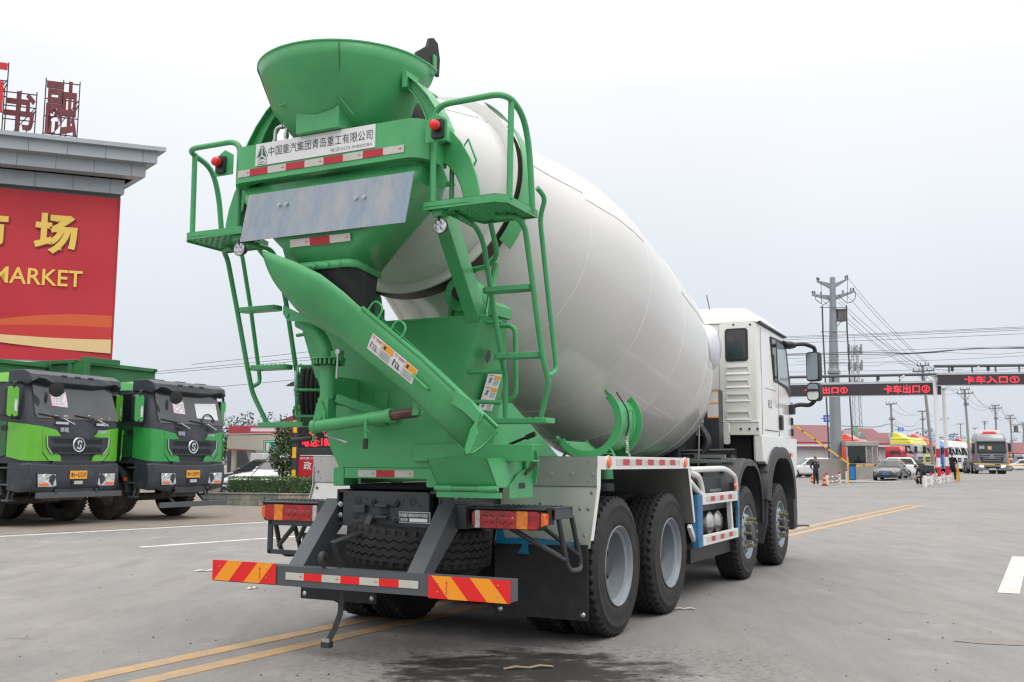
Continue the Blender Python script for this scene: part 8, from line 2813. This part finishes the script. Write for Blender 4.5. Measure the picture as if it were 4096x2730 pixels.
c.use(CHROME).lathe([(0.10, 0.0), (0.14, 0.0), (0.14, 0.03), (0.10, 0.03)], (0, 0.06, 1.42), (0, 1, 0), 20)
c.build('grille', cb)
c = MB(GREYP).box(-1.25, 1.25, -0.5, 0.05, 0.30, 0.93)
c.use(BLK).prism([(-0.6, 0.62), (0.6, 0.62), (0.5, 0.42), (-0.5, 0.42)], 'y', 0.04, 0.06)
c.use(WSTRIP).box(-0.25, 0.25, 0.06, 0.075, 0.36, 0.46)
c.build('bumper', t, bevel=0.05)
for s in (-1, 1):
    c = MB(MATS['lit_headlight']).slab([(s * 0.66, 0.06, 0.56), (s * 1.15, 0.0, 0.60), (s * 1.2, -0.02, 0.74), (s * 0.72, 0.06, 0.72)], (0, 0.03, 0))
    c.build('headlight', t, smooth=0)
    c = MB(BLK).box(s * 1.28, s * 1.50, -0.1, 0.05, 1.85, 2.55)
    c.box(s * 1.2, s * 1.35, -0.1, -0.02, 2.48, 2.55)
    c.build('mirror', cb, bevel=0.03)
    c = MB(GLASS).slab([(s * 1.245, -0.4, 1.7), (s * 1.245, -1.4, 1.7), (s * 1.21, -1.4, 2.5), (s * 1.21, -0.5, 2.5)], (s * 0.02, 0, 0))
    c.build('door_window', cb, smooth=0)
    for y in (-1.35, -3.2, -6.0, -7.3):
        w = MB(WHLM).lathe([(0, -0.3), (0.50, -0.3), (0.52, -0.26), (0.52, -0.03), (0.48, 0.0), (0.3, 0)], (s * 1.22, y, 0.52), (s, 0, 0), 24)
        w.use(RIML).lathe([(0.30, 0.0), (0.26, -0.05), (0.2, -0.1), (0.1, 0.03), (0, 0.03)], (s * 1.22, y, 0.52), (s, 0, 0), 16)
        w.build('wheel', t)
c = MB(DARK).box(-0.5, 0.5, -8.0, -0.5, 0.6, 0.95)
c.use(GREYP).box(-1.2, -0.6, -5.2, -3.9, 0.4, 0.95)
c.box(0.6, 1.2, -5.2, -3.9, 0.4, 0.95)
c.build('chassis', t)
c = MB(mat('deflector_grey', (0.42, 0.43, 0.45), 0.4)).loft([[(-1.25, -1.9, 3.42), (1.0, -1.9, 3.42), (1.0, -2.1, 3.42), (-1.25, -2.1, 3.42)], [(-1.15, -2.1, 3.72), (0.9, -2.1, 3.72), (0.9, -2.25, 3.72), (-1.15, -2.25, 3.72)]])
c.build('roof_deflector', cb, bevel=0.04)
c = MB(LAMPRED).loft([[(-0.6, -0.6, 3.36), (0.6, -0.6, 3.36), (0.6, -0.9, 3.42), (-0.6, -0.9, 3.42)], [(-0.42, -0.65, 3.56), (0.42, -0.65, 3.56), (0.42, -0.85, 3.58), (-0.42, -0.85, 3.58)]])
c.build('roof_lamp', cb, bevel=0.03)

# ---- red roofed shops
SHOPW = mat('shop_wall', (0.56, 0.55, 0.55), 0.7, nv=0.04, ns=1)
SHUT = mat('roller_shutter', (0.62, 0.63, 0.66), 0.5)
ROOFR = mat('maroon_roof_sheet', (0.19, 0.065, 0.070), 0.6, nv=0.10, ns=0.6)
GABL = mat('grey_gable', (0.27, 0.28, 0.29), 0.7)
REDTR = mat('red_trim', (0.42, 0.02, 0.06), 0.5)


def shop(lab, loc, L, rz=0.0):
    t = thing('shop_building', lab, 'building', loc, rz, 'red roofed shops behind the gate')
    c = MB(SHOPW).box(0, L, 0, 8, 0, 3.0)
    c.build('wall', t)
    c = MB(REDTR).box(-0.4, L + 0.4, -0.75, 0, 2.98, 3.12)
    c.use(WSTRIP).box(-0.4, L + 0.4, -0.7, 0, 2.70, 2.98)
    c.use(REDTR).box(-0.4, L + 0.4, -0.72, 0, 2.64, 2.70)
    c.build('fascia', t)
    c = MB(ROOFR)
    c.loft([[(-0.4, -0.7, 3.12), (L + 0.4, -0.7, 3.12), (L + 0.4, 8.4, 3.12), (-0.4, 8.4, 3.12)], [(0.9, 2.9, 4.9), (L - 0.9, 2.9, 4.9), (L - 0.9, 4.5, 4.9), (0.9, 4.5, 4.9)]])
    c.build('roof', t, smooth=0)
    x = 0.6
    k = 0
    while x + 2.4 < L:
        if k % 2 == 0:
            c = MB(SHUT).box(x, x + 2.6, -0.04, 0, 0, 2.35)
            for j in range(9):
                c.box(x, x + 2.6, -0.06, -0.04, 0.1 + j * 0.25, 0.13 + j * 0.25)
            c.build('roller_door', t)
            x += 2.9
        else:
            f = MB(REDTR).box(x, x + 1.4, -0.06, 0, 0.0, 2.4)
            f.use(WSTRIP).box(x - 0.1, x + 1.5, -0.07, 0, 2.4, 2.64)
            ff = f.build('shop_door', t)
            MB(GLASS).box(x + 0.12, x + 0.6, -0.08, -0.06, 0.3, 2.2).build('pane', ff)
            MB(GLASS).box(x + 0.76, x + 1.28, -0.08, -0.06, 0.3, 2.2).build('pane', ff)
            x += 1.9
        k += 1
    c = MB(GABL)
    c.add([(L * 0.9 + 0.1, -0.74, 3.12), (L * 0.9 + 1.9, -0.74, 3.12), (L * 0.9 + 1.0, -0.74, 4.35), (L * 0.9 + 1.0, 2.0, 4.4)], [(0, 1, 2), (0, 2, 3), (1, 3, 2)])
    c.build('gable', t, smooth=0)
    return t


shop('red roofed shop with a white roller door, directly right of the mixer cab', (27.2, 98, 0.35), 5.6, R(3))
shop('small red roofed shop hidden behind the steel pole', (34.3, 110, 0.5), 3.2, R(3))
shop('red roofed shop just above the ticket booth roof', (38.7, 114, 0.6), 4.4, R(3))
shop('far red roofed shop behind the yellow roofed lorry', (46.3, 130, 0.6), 6.2, R(3))
shop('farthest red roofed shop, left of the gate posts', (54.5, 142, 0.6), 7.5, R(3))
shop('low red roofed shed behind the white lorries', (70, 165, 0.2), 18, R(3))

# ---- blue road signs and painted adverts
SGB = mat('sign_blue', (0.05, 0.16, 0.50), 0.5)
ADV1, ADV2 = mat('advert_green', (0.18, 0.50, 0.22), 0.5), mat('advert_blue', (0.12, 0.38, 0.62), 0.5)
for k, (x, y, z, w_, h, lab) in enumerate(((42.2, 109.6, 4.94, 0.62, 0.42, 'small blue sign on an arm beside the nearest slim pole'), (62.1, 149.5, 6.2, 0.65, 0.5, 'small blue sign left of the leaning pole foot'), (82.7, 189.5, 6.5, 0.9, 0.62, 'small blue sign just right of the gate posts'), (103.4, 229, 6.8, 1.0, 0.52, 'tiny blue sign left of the grey lorry'), (20.7, 76.0, 5.55, 0.65, 0.42, 'small blue sign close above the mixer mirror arm'), (33.3, 107.0, 5.8, 1.15, 0.75, 'blue sign between the steel pole and the lattice mast'))):
    t = thing('road_sign', lab, 'sign', (x, y, z), 0, 'blue road signs')
    c = MB(SGB).box(0, w_, -0.03, 0, 0, h)
    c.use(WSTRIP).box(w_ * 0.15, w_ * 0.85, -0.035, -0.03, h * 0.55, h * 0.72)
    c.box(w_ * 0.2, w_ * 0.8, -0.035, -0.03, h * 0.28, h * 0.42)
    c.build('sign_face', t)
    MB(CHASL).tube([(-0.3, 0.03, h * 0.5), (w_, 0.03, h * 0.5)], 0.03, 6).build('sign_arm', t)
for x, y, z, h, lab in ((37.0, 108.3, 3.1, 2.4, 'tall green and blue advert box left of the booth roof'), (41.15, 108.3, 3.1, 1.45, 'green and blue advert box left of the yellow roofed lorry')):
    t = thing('advert_box', lab, 'sign', (x, y, 0.5), 0, 'green and blue advert boxes')
    c = MB(ADV2).box(0, 0.42, 0, 0.3, z - 0.5, z + h * 0.55 - 0.5)
    c.use(ADV1).box(0, 0.42, 0, 0.3, z + h * 0.55 - 0.5, z + h - 0.5)
    c.build('advert_panel', t)
    MB(CHASL).box(0.17, 0.25, 0.1, 0.2, 0, z - 0.5).build('advert_post', t)
t = thing('number_board', 'pale board numbered 20 left of the gate posts', 'sign', (41.85, 100, 3.82))
c = MB(mat('pale_board', (0.55, 0.57, 0.58), 0.5)).box(0, 0.5, -0.03, 0, 0.2, 0.62)
c.use(ADV2).box(0, 0.5, -0.03, 0, 0, 0.2)
c.use(INK).text('20', (0.08, -0.033, 0.28), (1, 0, 0), (0, 0, 1), 0.2, 0.3)
c.build('board_face', t)
MB(CHASL).box(0.2, 0.28, 0, 0.06, -3.3, 0.1).build('board_post', t)
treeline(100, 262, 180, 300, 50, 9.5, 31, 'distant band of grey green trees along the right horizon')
treeline(88, 300, 118, 300, 16, 7.0, 33, 'low trees with haze in their leaf colour behind the row of lorries')
